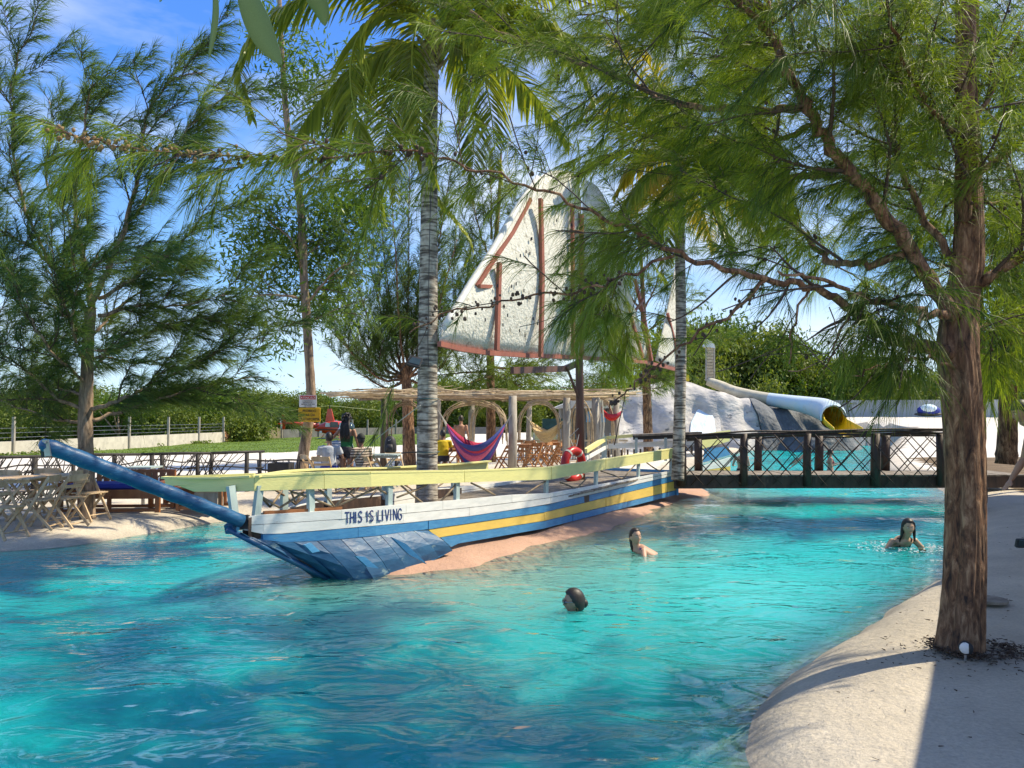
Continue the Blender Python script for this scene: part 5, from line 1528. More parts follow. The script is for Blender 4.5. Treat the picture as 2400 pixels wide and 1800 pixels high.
def casuarina(name, label, trunk, limbs, seed, wind=(.5, 0, 0), spacing=.10, blen=(.4, .9), nden=110, nlen=(.14, .28), nwid=.0035,
              sub=(5, .9, 2.0), mats=('bark', 'needle'), group='casuarina trees', cones=0, up=.25, ndroop=1.0, start=.12, gcone='cone', trunk_tex=0.0, sidev=.9, spray_r=.005, trunk_n=12, region=None):
    g = np.random.default_rng(seed)
    wind = np.array(wind, float)
    t0 = np.array(trunk[0][:3])
    root = empty(name, tuple(t0), label, 'tree', group)
    tp = smooth(trunk, 8)
    if trunk_tex:
        # deeply ridged bark as geometry
        cen = tp; K = len(cen); nn = 96
        sub_ = 6
        tt = np.linspace(0, K - 1, K * sub_); ci = np.stack([np.interp(tt, np.arange(K), cen[:, k]) for k in range(4)], -1)
        an = np.arange(nn) * 2 * pi / nn
        AA, TT = np.meshgrid(an, np.arange(len(ci)), indexing='xy')
        hgt = ci[:, 2][:, None] + 0 * AA
        ridge_ = np.zeros_like(AA)
        for k, (f, s, am) in enumerate(((5, .9, .5), (11, 1.6, .4), (19, 3.2, .35), (31, 6, .2))):
            ridge_ += am * (1 - np.abs(2 * vnoise(np.cos(AA) * f / 3.1 + 9 * k, np.sin(AA) * f / 3.1 + hgt * s * .55, 1.0, 70 + k) - 1))
        low = 1 + .08 * np.exp(-(hgt - ci[0, 2]) / .18) + .07 * np.sin(AA * 3 + hgt * .8) + .05 * np.sin(AA * 5 - hgt * 1.3)
        rad = ci[:, 3][:, None] * low + trunk_tex * (ridge_ - .7)
        V = np.stack([ci[:, 0][:, None] + rad * np.cos(AA), ci[:, 1][:, None] + rad * np.sin(AA), hgt + .01 * ridge_], -1).reshape(-1, 3)
        ii = np.arange(len(ci) * nn).reshape(len(ci), nn); ir = np.roll(ii, -1, 1)
        me = np_mesh('trunk', V, quads=np.stack([ii[:-1], ir[:-1], ir[1:], ii[1:]], -1).reshape(-1, 4), smooth_=True)
        link('trunk', me, M[mats[0]], root)
    else:
        MB().tube(tp[:, :3], [max(r * (1 + g.normal() * .03), .004) for r in tp[:, 3]], trunk_n).build('trunk', M[mats[0]], root, sm=True)
    lines = []
    sup = []
    for lb in limbs:
        pts = smooth(lb['p'], 6)
        K = len(pts)
        wob = g.normal(size=(K, 3)) * .012 * lb.get('wob', 1)
        wob[0] = 0
        pts[:, :3] += wob
        MB().tube(pts[:, :3], pts[:, 3], 8 if pts[0, 3] > .02 else 6).build('limb', M[mats[0]], root, sm=True)
        lines.append((pts, lb))
        seg = np.linalg.norm(np.diff(pts[:, :3], axis=0), axis=1); ln = seg.sum()
        cnt = int(lb.get('sub', sub[0]) )
        for k in range(cnt):
            f = lb.get('f0', .2) + (1 - lb.get('f0', .2)) * (k + g.random()) / cnt
            i = min(int(f * (K - 1)), K - 2)
            P0 = pts[i, :3]; T = nrm(pts[i + 1, :3] - pts[i, :3])
            rv = nrm(np.cross(T, g.normal(size=3)))
            d = nrm(T * .8 + rv * sidev + np.array([0, 0, up]) + wind * .2)
            Ls = g.uniform(sub[1], sub[2]) * lb.get('sl', 1)
            Kk = 7; pp = [P0]
            for q in range(1, Kk):
                d = nrm(d + wind * .10 + g.normal(size=3) * .09 + np.array([0, 0, lb.get('lift', 0) * .1]))
                pp.append(pp[-1] + d * Ls / (Kk - 1))
            pp = np.array(pp)
            rr_ = np.linspace(min(.016, pts[i, 3] * .5), .004, Kk)
            lines.append((np.hstack([pp, rr_[:, None]]), {'f0': .15}))
            sup.append((pp, rr_))
    VV, QQ = [], []
    off = 0
    if sup:
        P_ = np.array([s[0] for s in sup]); R_ = np.array([s[1] for s in sup])
        V, q = tubes_np(P_, R_, 5); VV.append(V); QQ.append(q); off += len(V)
    # branchlets
    O_, T_ = [], []
    for pts, lb in lines:
        if lb.get('bare'): continue
        P = pts[:, :3]; seg = np.linalg.norm(np.diff(P, axis=0), axis=1); cs = np.concatenate([[0], np.cumsum(seg)])
        f0 = lb.get('f0', start); a = cs[-1] * f0
        n = max(2, int((cs[-1] - a) / (spacing * lb.get('sp', 1))))
        ss = a + (cs[-1] - a) * (np.arange(n) + g.random(n)) / n
        pos = np.stack([np.interp(ss, cs, P[:, k]) for k in range(3)], -1)
        ii = np.clip(np.searchsorted(cs, ss) - 1, 0, len(P) - 2)
        O_.append(pos); T_.append(nrm(P[ii + 1] - P[ii]))
    O_ = np.vstack(O_); T_ = np.vstack(T_); n = len(O_)
    if region is not None:
        px_, py_ = proj(O_)
        pr_ = np.ones(n)
        pr_[py_ < -130] = 0.0
        for (x0, x1, y0, y1, kp) in region:
            inb = (px_ > x0) & (px_ < x1) & (py_ > y0) & (py_ < y1)
            pr_[inb] = np.minimum(pr_[inb], kp)
        kk = g.random(n) < pr_
        O_, T_ = O_[kk], T_[kk]; n = len(O_)
    rv = nrm(np.cross(T_, g.normal(size=(n, 3))))
    d = nrm(T_ * .7 + rv * .75 + np.array([0, 0, up]) + wind * .25)
    bl = g.uniform(blen[0], blen[1], n)
    K = 6; PB = np.empty((n, K, 3)); PB[:, 0] = O_
    for q in range(1, K):
        d = nrm(d + wind * .14 + g.normal(size=(n, 3)) * .07 + np.array([0, 0, -.05 * ndroop]))
        PB[:, q] = PB[:, q - 1] + d * (bl / (K - 1))[:, None]
    V, q = tubes_np(PB, np.linspace(spray_r, spray_r * .45, K), 3); VV.append(V); QQ.append(q + off)
    me = np_mesh('twigs', np.vstack(VV), quads=np.vstack(QQ), smooth_=True)
    link('twigs', me, M['twig'], root, kind='stuff')
    # needles
    cnt = np.maximum((bl * nden).astype(int), 6)
    bi = np.repeat(np.arange(n), cnt); nn = len(bi)
    t = g.random(nn) ** .8 * (K - 1.001); i0 = t.astype(int); fr_ = (t - i0)[:, None]
    Pn = PB[bi, i0] * (1 - fr_) + PB[bi, i0 + 1] * fr_
    Tn = nrm(PB[bi, i0 + 1] - PB[bi, i0])
    Dn = Tn * .75 + nrm(g.normal(size=(nn, 3))) * .55 + wind * .55 + np.array([0, 0, -.22 * ndroop])
    Ln = g.uniform(nlen[0], nlen[1], nn) * (.75 + .5 * g.random(n))[bi]
    Wn = nwid * g.uniform(.7, 1.2, nn)
    V, q, tr = needles_np(Pn, Dn, Ln, Wn, np.full(nn, ndroop) * g.uniform(.4, 1.2, nn), g)
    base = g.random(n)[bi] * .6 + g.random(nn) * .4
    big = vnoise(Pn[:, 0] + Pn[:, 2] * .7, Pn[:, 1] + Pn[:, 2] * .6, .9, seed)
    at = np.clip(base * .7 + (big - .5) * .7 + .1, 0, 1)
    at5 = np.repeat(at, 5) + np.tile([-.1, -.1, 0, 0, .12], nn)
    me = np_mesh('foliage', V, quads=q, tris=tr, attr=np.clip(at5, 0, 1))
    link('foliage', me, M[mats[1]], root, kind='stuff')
    if cones:
        ci_ = g.integers(0, n, cones); pc = PB[ci_, 0] + g.normal(size=(cones, 3)) * .02
        cone_mesh('cones', pc, .012 if cones else 0, root, M[gcone], g)
    return root

def proj(P):
    dy = P[:, 1]; dz = P[:, 2] - CAMZ; dx = P[:, 0]
    f = dy * cos(PITCH) + dz * sin(PITCH); u = -dy * sin(PITCH) + dz * cos(PITCH)
    return CX + F * dx / f, CY - F * u / f
ICO_V = np.array([(0, -.5257, .8507), (0, .5257, .8507), (0, -.5257, -.8507), (0, .5257, -.8507), (-.5257, .8507, 0), (.5257, .8507, 0), (-.5257, -.8507, 0), (.5257, -.8507, 0), (-.8507, 0, .5257), (.8507, 0, .5257), (-.8507, 0, -.5257), (.8507, 0, -.5257)])
ICO_F = np.array([(0, 9, 1), (0, 1, 8), (0, 8, 6), (0, 6, 7), (0, 7, 9), (1, 9, 5), (1, 5, 4), (1, 4, 8), (8, 4, 10), (8, 10, 6), (6, 10, 2), (6, 2, 7), (7, 2, 11), (7, 11, 9), (9, 11, 5), (3, 2, 10), (3, 10, 4), (3, 4, 5), (3, 5, 11), (3, 11, 2)])
def cone_mesh(name, P, r, root, m_, g):
    n = len(P)
    R = r * g.uniform(.7, 1.25, (n, 1, 1)) * np.array([1, 1, 1.3])
    V = (P[:, None, :] + ICO_V[None] * R * g.uniform(.85, 1.15, (n, 12, 1))).reshape(-1, 3)
    Fc = (np.arange(n)[:, None, None] * 12 + ICO_F[None]).reshape(-1, 3)
    return link(name, np_mesh(name, V, tris=Fc), m_, root, kind='stuff')

def LP(pts, r0, r1, **k):
    """limb from photo px + distance"""
    n = len(pts); P = []; pw = k.pop('pw', 1.2)
    for i, (px, py, d) in enumerate(pts):
        t = i / (n - 1); P.append((*W(px, py, d), r0 * (1 - t) ** pw + r1 * (1 - (1 - t) ** pw)))
    return dict(p=P, **k)
def TR(pts): return [(*W(px, py, d), r) for px, py, d, r in pts]

# T1: big near tree on the right -----------------------------------
t1 = TR([(2252, 1522, 5.3, .130), (2258, 1440, 5.3, .122), (2264, 1300, 5.3, .118), (2262, 1100, 5.3, .112), (2250, 900, 5.3, .112), (2242, 820, 5.3, .118), (2252, 700, 5.3, .095), (2268, 600, 5.28, .085), (2268, 400, 5.25, .068), (2262, 200, 5.2, .055), (2262, 0, 5.15, .045), (2255, -260, 5.1, .03)])
L1 = [
 LP([(2225, 830, 5.25), (2110, 800, 5.15), (2040, 762, 5.05), (1985, 716, 4.95), (1900, 672, 4.9), (1790, 655, 4.8), (1610, 606, 4.7), (1520, 560, 4.65), (1400, 500, 4.6), (1260, 440, 4.55), (1100, 395, 4.5), (1000, 362, 4.45), (900, 352, 4.4), (650, 375, 4.35), (350, 352, 4.3), (125, 312, 4.25)], .056, .0055, sub=18, sl=.40, f0=.12, sp=1.3, pw=3.2),
 LP([(2238, 740, 5.2), (2150, 610, 5.1), (2060, 480, 5.0), (1975, 380, 4.95), (1915, 290, 4.9), (1860, 190, 4.85), (1815, 95, 4.8), (1795, 60, 4.8), (1740, 20, 4.75), (1690, -50, 4.7)], .055, .016, sub=9, sl=.9),
 LP([(1800, 62, 4.8), (1797, -20, 4.8), (1780, -120, 4.8)], .018, .008, sub=2, sl=.6),
 LP([(1985, 400, 4.95), (1880, 415, 5.6), (1780, 408, 6.3), (1682, 424, 6.9), (1590, 477, 7.4), (1500, 520, 7.8), (1440, 570, 8.0)], .030, .010, sub=9, sl=1.05),
 LP([(2120, 600, 5.1), (2000, 620, 5.2), (1905, 575, 5.8), (1850, 505, 6.5), (1747, 369, 7.4), (1680, 250, 8.0)], .030, .010, sub=8, sl=1.2),
 LP([(1800, 655, 4.8), (1704, 738, 4.8), (1580, 828, 4.8), (1480, 905, 4.75), (1420, 960, 4.7)], .013, .004, sub=2, sl=.35, sp=2.2),
 LP([(1580, 600, 4.7), (1450, 655, 4.6), (1350, 682, 4.6), (1200, 702, 4.6), (1050, 732, 4.55), (960, 775, 4.5)], .011, .004, sub=4, sl=.32, sp=2.4),
 LP([(1500, 520, 7.8), (1450, 640, 7.9), (1425, 740, 8.0), (1410, 830, 8.0)], .012, .005, sub=5, sl=.6),
 LP([(1510, 515, 7.8), (1420, 600, 8.0), (1375, 700, 8.1), (1350, 790, 8.1)], .012, .005, sub=5, sl=.6),
 LP([(2280, 665, 5.3), (2340, 640, 5.2), (2420, 585, 5.1), (2520, 560, 5.0)], .045, .02, sub=4, sl=.8),
 LP([(2262, 520, 5.2), (2295, 412, 5.1), (2400, 325, 5.0), (2500, 250, 4.9)], .030, .012, sub=5, sl=.7),
 LP([(1890, 245, 4.9), (1760, 262, 5.5), (1560, 232, 6.4), (1440, 176, 6.9), (1193, 87, 7.6), (1052, -10, 8.0), (900, -80, 8.2)], .030, .012, sub=15, sl=1.1, f0=.1),
 LP([(2262, 150, 5.2), (2150, 145, 5.1), (2035, 144, 5.0), (1943, 128, 4.9), (1872, 78, 4.9), (1820, -10, 4.9)], .016, .005, sub=3, sl=.5, sp=1.6),
 LP([(2230, 740, 5.2), (2181, 732, 5.1), (2080, 712, 5.0), (2013, 694, 4.9), (1920, 656, 4.8), (1820, 640, 4.7)], .034, .008, sub=6, sl=.7),
 LP([(2255, 640, 5.25), (2160, 500, 5.4), (2100, 350, 5.5), (2060, 200, 5.6), (2050, 50, 5.7)], .030, .010, sub=8, sl=.9),
 LP([(2262, 330, 5.2), (2180, 260, 5.0), (2120, 150, 4.8), (2080, 20, 4.6)], .024, .008, sub=7, sl=.8),
 LP([(2265, 300, 5.2), (2330, 200, 5.3), (2390, 60, 5.4)], .024, .008, sub=6, sl=.8),
 LP([(2262, 430, 5.3), (2330, 470, 5.8), (2420, 480, 6.2)], .022, .008, sub=5, sl=.8),
 LP([(2255, 800, 5.3), (2330, 760, 5.6), (2420, 790, 5.9)], .020, .008, sub=4, sl=.7),
 LP([(2238, 860, 5.2), (2170, 840, 5.0), (2080, 850, 4.9), (2000, 880, 4.8)], .014, .005, sub=4, sl=.45, f0=.3),
 LP([(1900, 672, 4.9), (1860, 760, 4.8), (1850, 850, 4.75)], .010, .004, sub=3, sl=.45),
 LP([(2000, 720, 4.95), (1960, 800, 4.8), (1930, 880, 4.75)], .010, .004, sub=3, sl=.4),
 LP([(1780, 408, 6.3), (1700, 340, 7.0), (1600, 300, 7.6), (1500, 260, 8.0)], .018, .008, sub=8, sl=1.2),
 LP([(1790, 20, 4.8), (1650, -10, 5.9), (1500, 10, 7.0), (1330, 40, 7.8)], .022, .008, sub=10, sl=1.2),
 LP([(1860, 190, 4.85), (1760, 120, 5.8), (1640, 90, 6.8), (1500, 110, 7.8), (1380, 150, 8.6)], .018, .006, sub=8, sl=.9),
 LP([(1915, 290, 4.9), (1800, 330, 5.9), (1690, 340, 6.9), (1560, 330, 7.8), (1420, 300, 8.6)], .018, .006, sub=8, sl=.9),
]
R1 = [(1480, 2010, 610, 840, .07), (1580, 1760, 540, 700, .15), (1400, 2100, 830, 1300, .0), (1900, 2230, 880, 1300, 0), (1000, 1350, 430, 900, .10), (1350, 1480, 470, 600, .6), (1000, 1380, 250, 430, .6), (1380, 1760, 60, 420, .5), (2440, 9999, -999, 9999, 0), (1600, 1720, 600, 700, .4), (1880, 1990, 60, 260, .4), (-100, 560, -200, 260, 0), (560, 1040, -200, 330, .15), (1040, 1480, -200, 330, .8), (-200, 900, 470, 900, .0), (560, 1000, 520, 900, .1), (1500, 1560, 640, 900, .5),
      (560, 760, 100, 330, .1), (0, 480, 330, 500, .6)]
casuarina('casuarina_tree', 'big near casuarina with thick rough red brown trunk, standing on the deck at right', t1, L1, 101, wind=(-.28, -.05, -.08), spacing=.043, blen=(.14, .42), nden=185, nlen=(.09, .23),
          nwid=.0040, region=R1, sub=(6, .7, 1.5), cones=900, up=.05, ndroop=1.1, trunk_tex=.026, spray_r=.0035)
# fat cones set along the long overhead branch
g_ = np.random.default_rng(5)
ovb = smooth([W(a, b, d) for a, b, d in ((1260, 440, 4.55), (1100, 395, 4.5), (1000, 362, 4.45), (900, 352, 4.4), (650, 375, 4.35), (350, 352, 4.3), (125, 312, 4.25))], 30)
t1root = bpy.data.objects['casuarina_tree']
def conerun(P, n, r, spread, m_):
    k = (g_.random(n) * (len(P) - 1)).astype(int); pc = P[k] + g_.normal(size=(n, 3)) * spread
    cone_mesh('cones', pc, r, t1root, m_, g_)
conerun(ovb[110:], 120, .013, .024, M['cone_gold']); conerun(ovb[60:150], 26, .015, .014, M['cone'])
hb = smooth([W(a, b, d) for a, b, d in ((1800, 655, 4.8), (1704, 738, 4.8), (1580, 828, 4.8), (1480, 905, 4.75), (1420, 960, 4.7))], 20)
conerun(hb, 60, .010, .02, M['cone'])
hb = smooth([W(a, b, d) for a, b, d in ((1450, 655, 4.6), (1350, 682, 4.6), (1200, 702, 4.6), (1050, 732, 4.55), (960, 775, 4.5))], 20)
conerun(hb, 90, .010, .03, M['cone'])
hb = smooth([W(a, b, d) for a, b, d in ((2150, 145, 5.1), (2035, 144, 5.0), (1943, 128, 4.9), (1872, 78, 4.9))], 20)
conerun(hb, 40, .015, .02, M['cone'])

# T2: left tree ----------------------------------------------------
t2 = TR([(206, 1222, 12.7, .125), (203, 1100, 12.7, .115), (200, 1000, 12.7, .115), (203, 900, 12.7, .10), (207, 800, 12.7, .09), (214, 720, 12.7, .075)])
D2 = 12.7
L2 = [
 LP([(212, 740, D2), (180, 700, D2 - .3), (150, 660, D2 - .5), (90, 590, D2 - .8), (0, 540, D2 - 1), (-80, 500, D2 - 1)], .055, .012, sub=7),
 LP([(214, 730, D2), (205, 640, D2), (181, 542, D2), (176, 422, D2 + .3), (199, 301, D2 + .3), (211, 215, D2 + .2), (250, 172, D2)], .055, .010, sub=8),
 LP([(214, 720, D2), (250, 640, D2 - .3), (289, 542, D2 - .5), (325, 422, D2 - .6), (332, 337, D2 - .6), (352, 253, D2 - .6), (410, 185, D2 - .6), (470, 172, D2 - .6)], .055, .010, sub=8),
 LP([(230, 700, D2), (300, 660, D2), (422, 573, D2 + .2), (512, 450, D2 + .4)], .035, .008, sub=6),
 LP([(230, 740, D2), (320, 718, D2 + .4), (422, 715, D2 + .8), (540, 690, D2 + 1)], .035, .008, sub=6),
 LP([(120, 620, D2 - .5), (70, 520, D2 - .6), (40, 400, D2 - .6), (34, 280, D2 - .6), (38, 150, D2 - .6), (86, 56, D2 - .6)], .030, .008, sub=9, sl=.8),
 LP([(181, 542, D2), (110, 430, D2 + .6), (120, 320, D2 + .8), (118, 235, D2 + .8)], .025, .008, sub=5, sl=.7),
 LP([(300, 520, D2 - .5), (380, 420, D2 - .5), (440, 300, D2 - .4), (540, 215, D2 - .3)], .028, .008, sub=7, sl=.8),
 LP([(210, 960, D2), (290, 935, D2 - .3), (400, 880, D2 + .8), (512, 826, D2 + 1.2), (609, 784, D2 + 1.3)], .040, .008, sub=8),
 LP([(210, 985, D2), (300, 960, D2 + .4), (422, 920, D2 + .6), (603, 882, D2 + .8)], .035, .008, sub=7),
 LP([(200, 960, D2), (130, 930, D2 - .3), (50, 860, D2 - .5), (-40, 800, D2 - .6)], .035, .010, sub=7),
 LP([(200, 990, D2), (140, 985, D2 + .3), (60, 960, D2 + .5), (-40, 930, D2 + .6)], .030, .010, sub=6),
 LP([(205, 900, D2), (120, 820, D2 - .8), (60, 720, D2 - 1.2), (20, 640, D2 - 1.4)], .030, .008, sub=7),
 LP([(205, 850, D2), (290, 810, D2 + .4), (400, 760, D2 + .8), (500, 740, D2 + 1.0)], .030, .008, sub=7),
 LP([(207, 800, D2), (150, 740, D2 + .8), (90, 700, D2 + 1.3), (0, 690, D2 + 1.5)], .030, .008, sub=7),
 LP([(207, 800, D2), (270, 730, D2 + .8), (360, 660, D2 + 1.2), (430, 620, D2 + 1.4)], .030, .008, sub=7),
 LP([(205, 880, D2), (250, 840, D2 + .9), (330, 850, D2 + 1.4), (430, 830, D2 + 1.6)], .028, .008, sub=7),
 LP([(205, 860, D2), (170, 780, D2 - 1.0), (180, 680, D2 - 1.6), (230, 600, D2 - 1.8)], .028, .008, sub=7),
 LP([(203, 930, D2), (110, 900, D2 + .9), (30, 880, D2 + 1.3)], .028, .008, sub=6),
]
casuarina('casuarina_tree', 'wide wind swept casuarina at the left, its trunk beside the blue cushioned sofa', t2, L2, 202, wind=(.55, 0, .02), spacing=.050, blen=(.15, .42), nden=110, nlen=(.16, .34), nwid=.0072,
          sub=(6, .7, 1.6), cones=1500, up=.35, ndroop=.6, spray_r=.007, mats=('bark_grey', 'needle_far'))

# T3: slim tree carrying the signs: casuarina sprays
D3 = 20.0
t3 = TR([(700, 1146, D3, .20), (712, 1060, D3, .15), (728, 960, D3, .13), (730, 940, D3, .13), (722, 800, D3, .12), (712, 650, D3, .115), (706, 500, D3, .11), (692, 400, D3, .10), (674, 300, D3, .085), (662, 150, D3, .07), (655, 0, D3, .06), (650, -150, D3, .04)])
L3 = [LP([(712, 640, D3), (680, 560, D3 - .6), (630, 520, D3 - 1)], .04, .01, sub=6), LP([(710, 700, D3), (640, 690, D3 - .5), (560, 700, D3 - 1)], .04, .01, sub=6),
      LP([(712, 720, D3), (780, 640, D3 - .5), (830, 610, D3 - .8)], .04, .01, sub=6), LP([(716, 760, D3), (640, 740, D3 + .5), (600, 690, D3 + .8)], .03, .01, sub=5),
      LP([(700, 480, D3), (760, 400, D3 - .5), (800, 330, D3 - .8)], .04, .01, sub=2, sp=3), LP([(695, 420, D3), (760, 370, D3), (820, 260, D3), (860, 170, D3)], .045, .01, sub=2, sp=3),
      LP([(718, 600, D3), (760, 560, D3 + .6), (790, 520, D3 + .9)], .03, .01, sub=5), LP([(720, 760, D3), (800, 720, D3), (860, 700, D3)], .02, .006, sub=2, sp=3)]
slim = casuarina('slim_tree', 'slim tall tree with a bare trunk carrying the two warning signs', t3, L3, 303, wind=(.35, 0, 0), spacing=.20, blen=(.4, 1.0), nden=55, nlen=(.18, .36), nwid=.008, sub=(5, .7, 1.5), up=.2, ndroop=.8, mats=('bark_grey', 'needle_far'), spray_r=.008, group='trees around the boat')

def leaves(name, blobs, n, size, seed, m_, parent, twig=True, shell=.5, wf=.22):
    """blobs: (centre, radii). Many leaf-sized quads in clumps."""
    g = np.random.default_rng(seed)
    w_ = np.array([b[1][0] * b[1][1] * b[1][2] for b in blobs]) ** .67; w_ = w_ / w_.sum()
    Ps, cl_ = [], []
    for (c, r), ww in zip(blobs, w_):
        k = max(8, int(n * ww / 9))
        u = nrm(g.normal(size=(k, 3))) * (shell + (1 - shell) * g.random((k, 1))) ** .8
        cc = np.array(c) + u * np.array(r)
        cj = np.repeat(np.arange(k), 9)
        P = cc[cj] + g.normal(size=(k * 9, 3)) * size * 1.6
        Ps.append(P); cl_.append(np.repeat(g.random(k), 9))
    P = np.vstack(Ps); cv = np.concatenate(cl_); N_ = len(P)
    D = nrm(g.normal(size=(N_, 3)) + np.array([0, 0, -.35]))
    S_ = nrm(np.cross(D, g.normal(size=(N_, 3))))
    Lf = size * g.uniform(.6, 1.35, N_)[:, None]
    V = np.stack([P, P + D * Lf * .5 + S_ * Lf * wf, P + D * Lf, P + D * Lf * .5 - S_ * Lf * wf], 1).reshape(-1, 3)
    q = np.arange(N_)[:, None] * 4 + np.array([[0, 1, 2, 3]])
    at = np.clip(cv * .65 + g.random(N_) * .35, 0, 1)
    return link(name, np_mesh(name, V, quads=q, attr=np.repeat(at, 4)), m_, parent, kind='stuff')
def B(px, py, d, rx, ry=None, rz=None): return (tuple(W(px, py, d)), (rx, ry or rx, rz or rx))
leaves('leaves', [B(610, 560, D3, 1.1, 1, 1.0), B(585, 640, D3, .7, .7, .6), B(800, 560, D3 + 1, 1.2, 1.2, 1.2), B(850, 470, D3 + 1, 1.1, 1, .9), B(790, 330, D3, .9, .8, .9), B(840, 200, D3, 1.0, .8, 1.2), B(700, 180, D3, .9, .8, 1.3), B(620, 480, D3, .8, .8, .5),
      B(760, 700, D3 + 1, 1.3, 1.2, .9), B(660, 800, D3, .5, .5, .35), B(760, 480, D3, .8, .8, .8), B(640, 60, D3, .6, .5, .9), B(680, 600, D3 + 1, 1.1, 1, 1)], 15000, .20, 31, M['leaf'], slim, shell=.1, wf=.12)

# T4: casuarina behind the sign group with up-swept rods
D4 = 26.0
t4 = TR([(960, 1110, D4, .24), (957, 1000, D4, .20), (953, 900, D4, .17), (948, 850, D4, .14)])
L4 = []
for (tx, ty, dd_) in ((770, 640, 0), (800, 560, 1), (840, 480, 0), (880, 430, 1), (915, 400, -1), (960, 380, 0), (1000, 420, 1), (1040, 480, 0), (1070, 560, -1), (1100, 640, 0), (780, 780, -1), (820, 860, 0), (1080, 800, 1), (740, 720, 1), (1060, 380, 0)):
    L4.append(LP([(952, 905 - abs(tx - 950) * .1, D4), (lerp(952, tx, .4), lerp(900, ty, .30) + 20, D4 + dd_ * .5), (tx, ty, D4 + dd_)], .06, .012, f0=.2, lift=1))
casuarina('casuarina_tree', 'dense dark casuarina with up swept rods, left of the pale palm trunk', t4, L4, 404, wind=(.12, 0, .12), spacing=.10, blen=(.3, .8), nden=60, nlen=(.2, .42), nwid=.012, sub=(6, .9, 2.0), up=.7, ndroop=.5, mats=('bark', 'needle_far'), spray_r=.009)
# T5: casuarina behind the sails
D5 = 28.5
t5 = TR([(1152, 1110, D5, .2), (1150, 950, D5, .17), (1150, 800, D5, .14), (1160, 600, D5, .10), (1170, 450, D5, .06), (1175, 350, D5, .03)])
L5 = []
for (sy, tx, ty, dd_) in ((870, 1010, 880, 0), (860, 1280, 880, 1), (830, 1060, 800, 1), (820, 1260, 790, -1), (760, 1040, 690, 0), (760, 1280, 680, 1), (700, 1080, 560, 1), (680, 1260, 560, 0), (620, 1100, 440, -1), (600, 1240, 440, 1), (880, 1100, 900, -2), (880, 1220, 905, -2), (560, 1150, 380, 0), (720, 1120, 640, -2)):
    L5.append(LP([(1152, sy, D5), (lerp(1152, tx, .5), lerp(sy, ty, .4), D5 + dd_ * .5), (tx, ty, D5 + dd_)], .05, .012, f0=.15))
casuarina('casuarina_tree', 'bright green casuarina behind the large white sail', t5, L5, 505, wind=(.25, 0, 0), spacing=.10, blen=(.3, .8), nden=60, nlen=(.2, .42), nwid=.012, sub=(6, .9, 1.9), up=.4, ndroop=.7, mats=('bark', 'needle'), spray_r=.009)
D6 = 31.0
t6 = TR([(1520, 1060, D6, .2), (1515, 900, D6, .17), (1510, 800, D6, .14), (1505, 650, D6, .08), (1500, 560, D6, .04)])
L6 = []
for (sy, tx, ty, dd_) in ((900, 1380, 900, -1), (890, 1600, 850, -1), (860, 1380, 840, 1), (840, 1640, 790, 0), (800, 1400, 740, 0), (780, 1600, 700, 1), (740, 1440, 620, 0), (720, 1560, 600, 0), (900, 1440, 920, -2), (880, 1560, 890, 1), (860, 1460, 860, -2)):
    L6.append(LP([(1512, sy, D6), (lerp(1512, tx, .5), lerp(sy, ty, .4), D6 + dd_ * .5), (tx, ty, D6 + dd_)], .05, .012, f0=.15))
casuarina('casuarina_tree', 'casuarina between the sail and the rock mound, behind the darker palm', t6, L6, 606, wind=(.25, 0, 0), spacing=.13, blen=(.3, .8), nden=60, nlen=(.2, .42), nwid=.013, sub=(6, .9, 1.9), up=.4, ndroop=.7, mats=('bark', 'needle'), spray_r=.009)
# tree on the right behind the near one
D7 = 15.0
t7 = TR([(2358, 1088, D7, .20), (2362, 1000, D7, .17), (2364, 900, D7, .16), (2368, 780, D7, .14), (2378, 600, D7, .11), (2390, 400, D7, .07)])
L7 = [LP([(2366, 800, D7), (2320, 700, D7 - .6), (2290, 600, D7 - 1)], .05, .012), LP([(2370, 700, D7), (2330, 560, D7), (2310, 400, D7)], .05, .012), LP([(2380, 560, D7), (2440, 450, D7), (2480, 350, D7)], .05, .012), LP([(2370, 760, D7), (2440, 700, D7 - .5), (2500, 660, D7 - 1)], .05, .012),
      LP([(2385, 450, D7), (2330, 300, D7), (2300, 180, D7)], .04, .01), LP([(2364, 850, D7), (2420, 820, D7), (2500, 800, D7)], .03, .01)]
tr7 = casuarina('leaning_tree', 'second tree with a smooth orange trunk at the right edge of the picture', t7, L7, 707, wind=(-.1, 0, 0), spacing=.17, blen=(.4, .9), nden=50, nlen=(.16, .3), nwid=.007, sub=(6, .8, 1.6), up=.2, ndroop=.9, mats=('bark', 'needle'), spray_r=.007, group='trees around the boat')
leaves('leaves', [B(2330, 860, D7 - 1, .45, .5, .5), B(2400, 850, D7, .6, .6, .5), B(2320, 780, D7, .5, .5, .5), B(2390, 700, D7 - 1, .8, .8, .6)], 2200, .15, 37, M['leaf'], tr7, shell=.1)

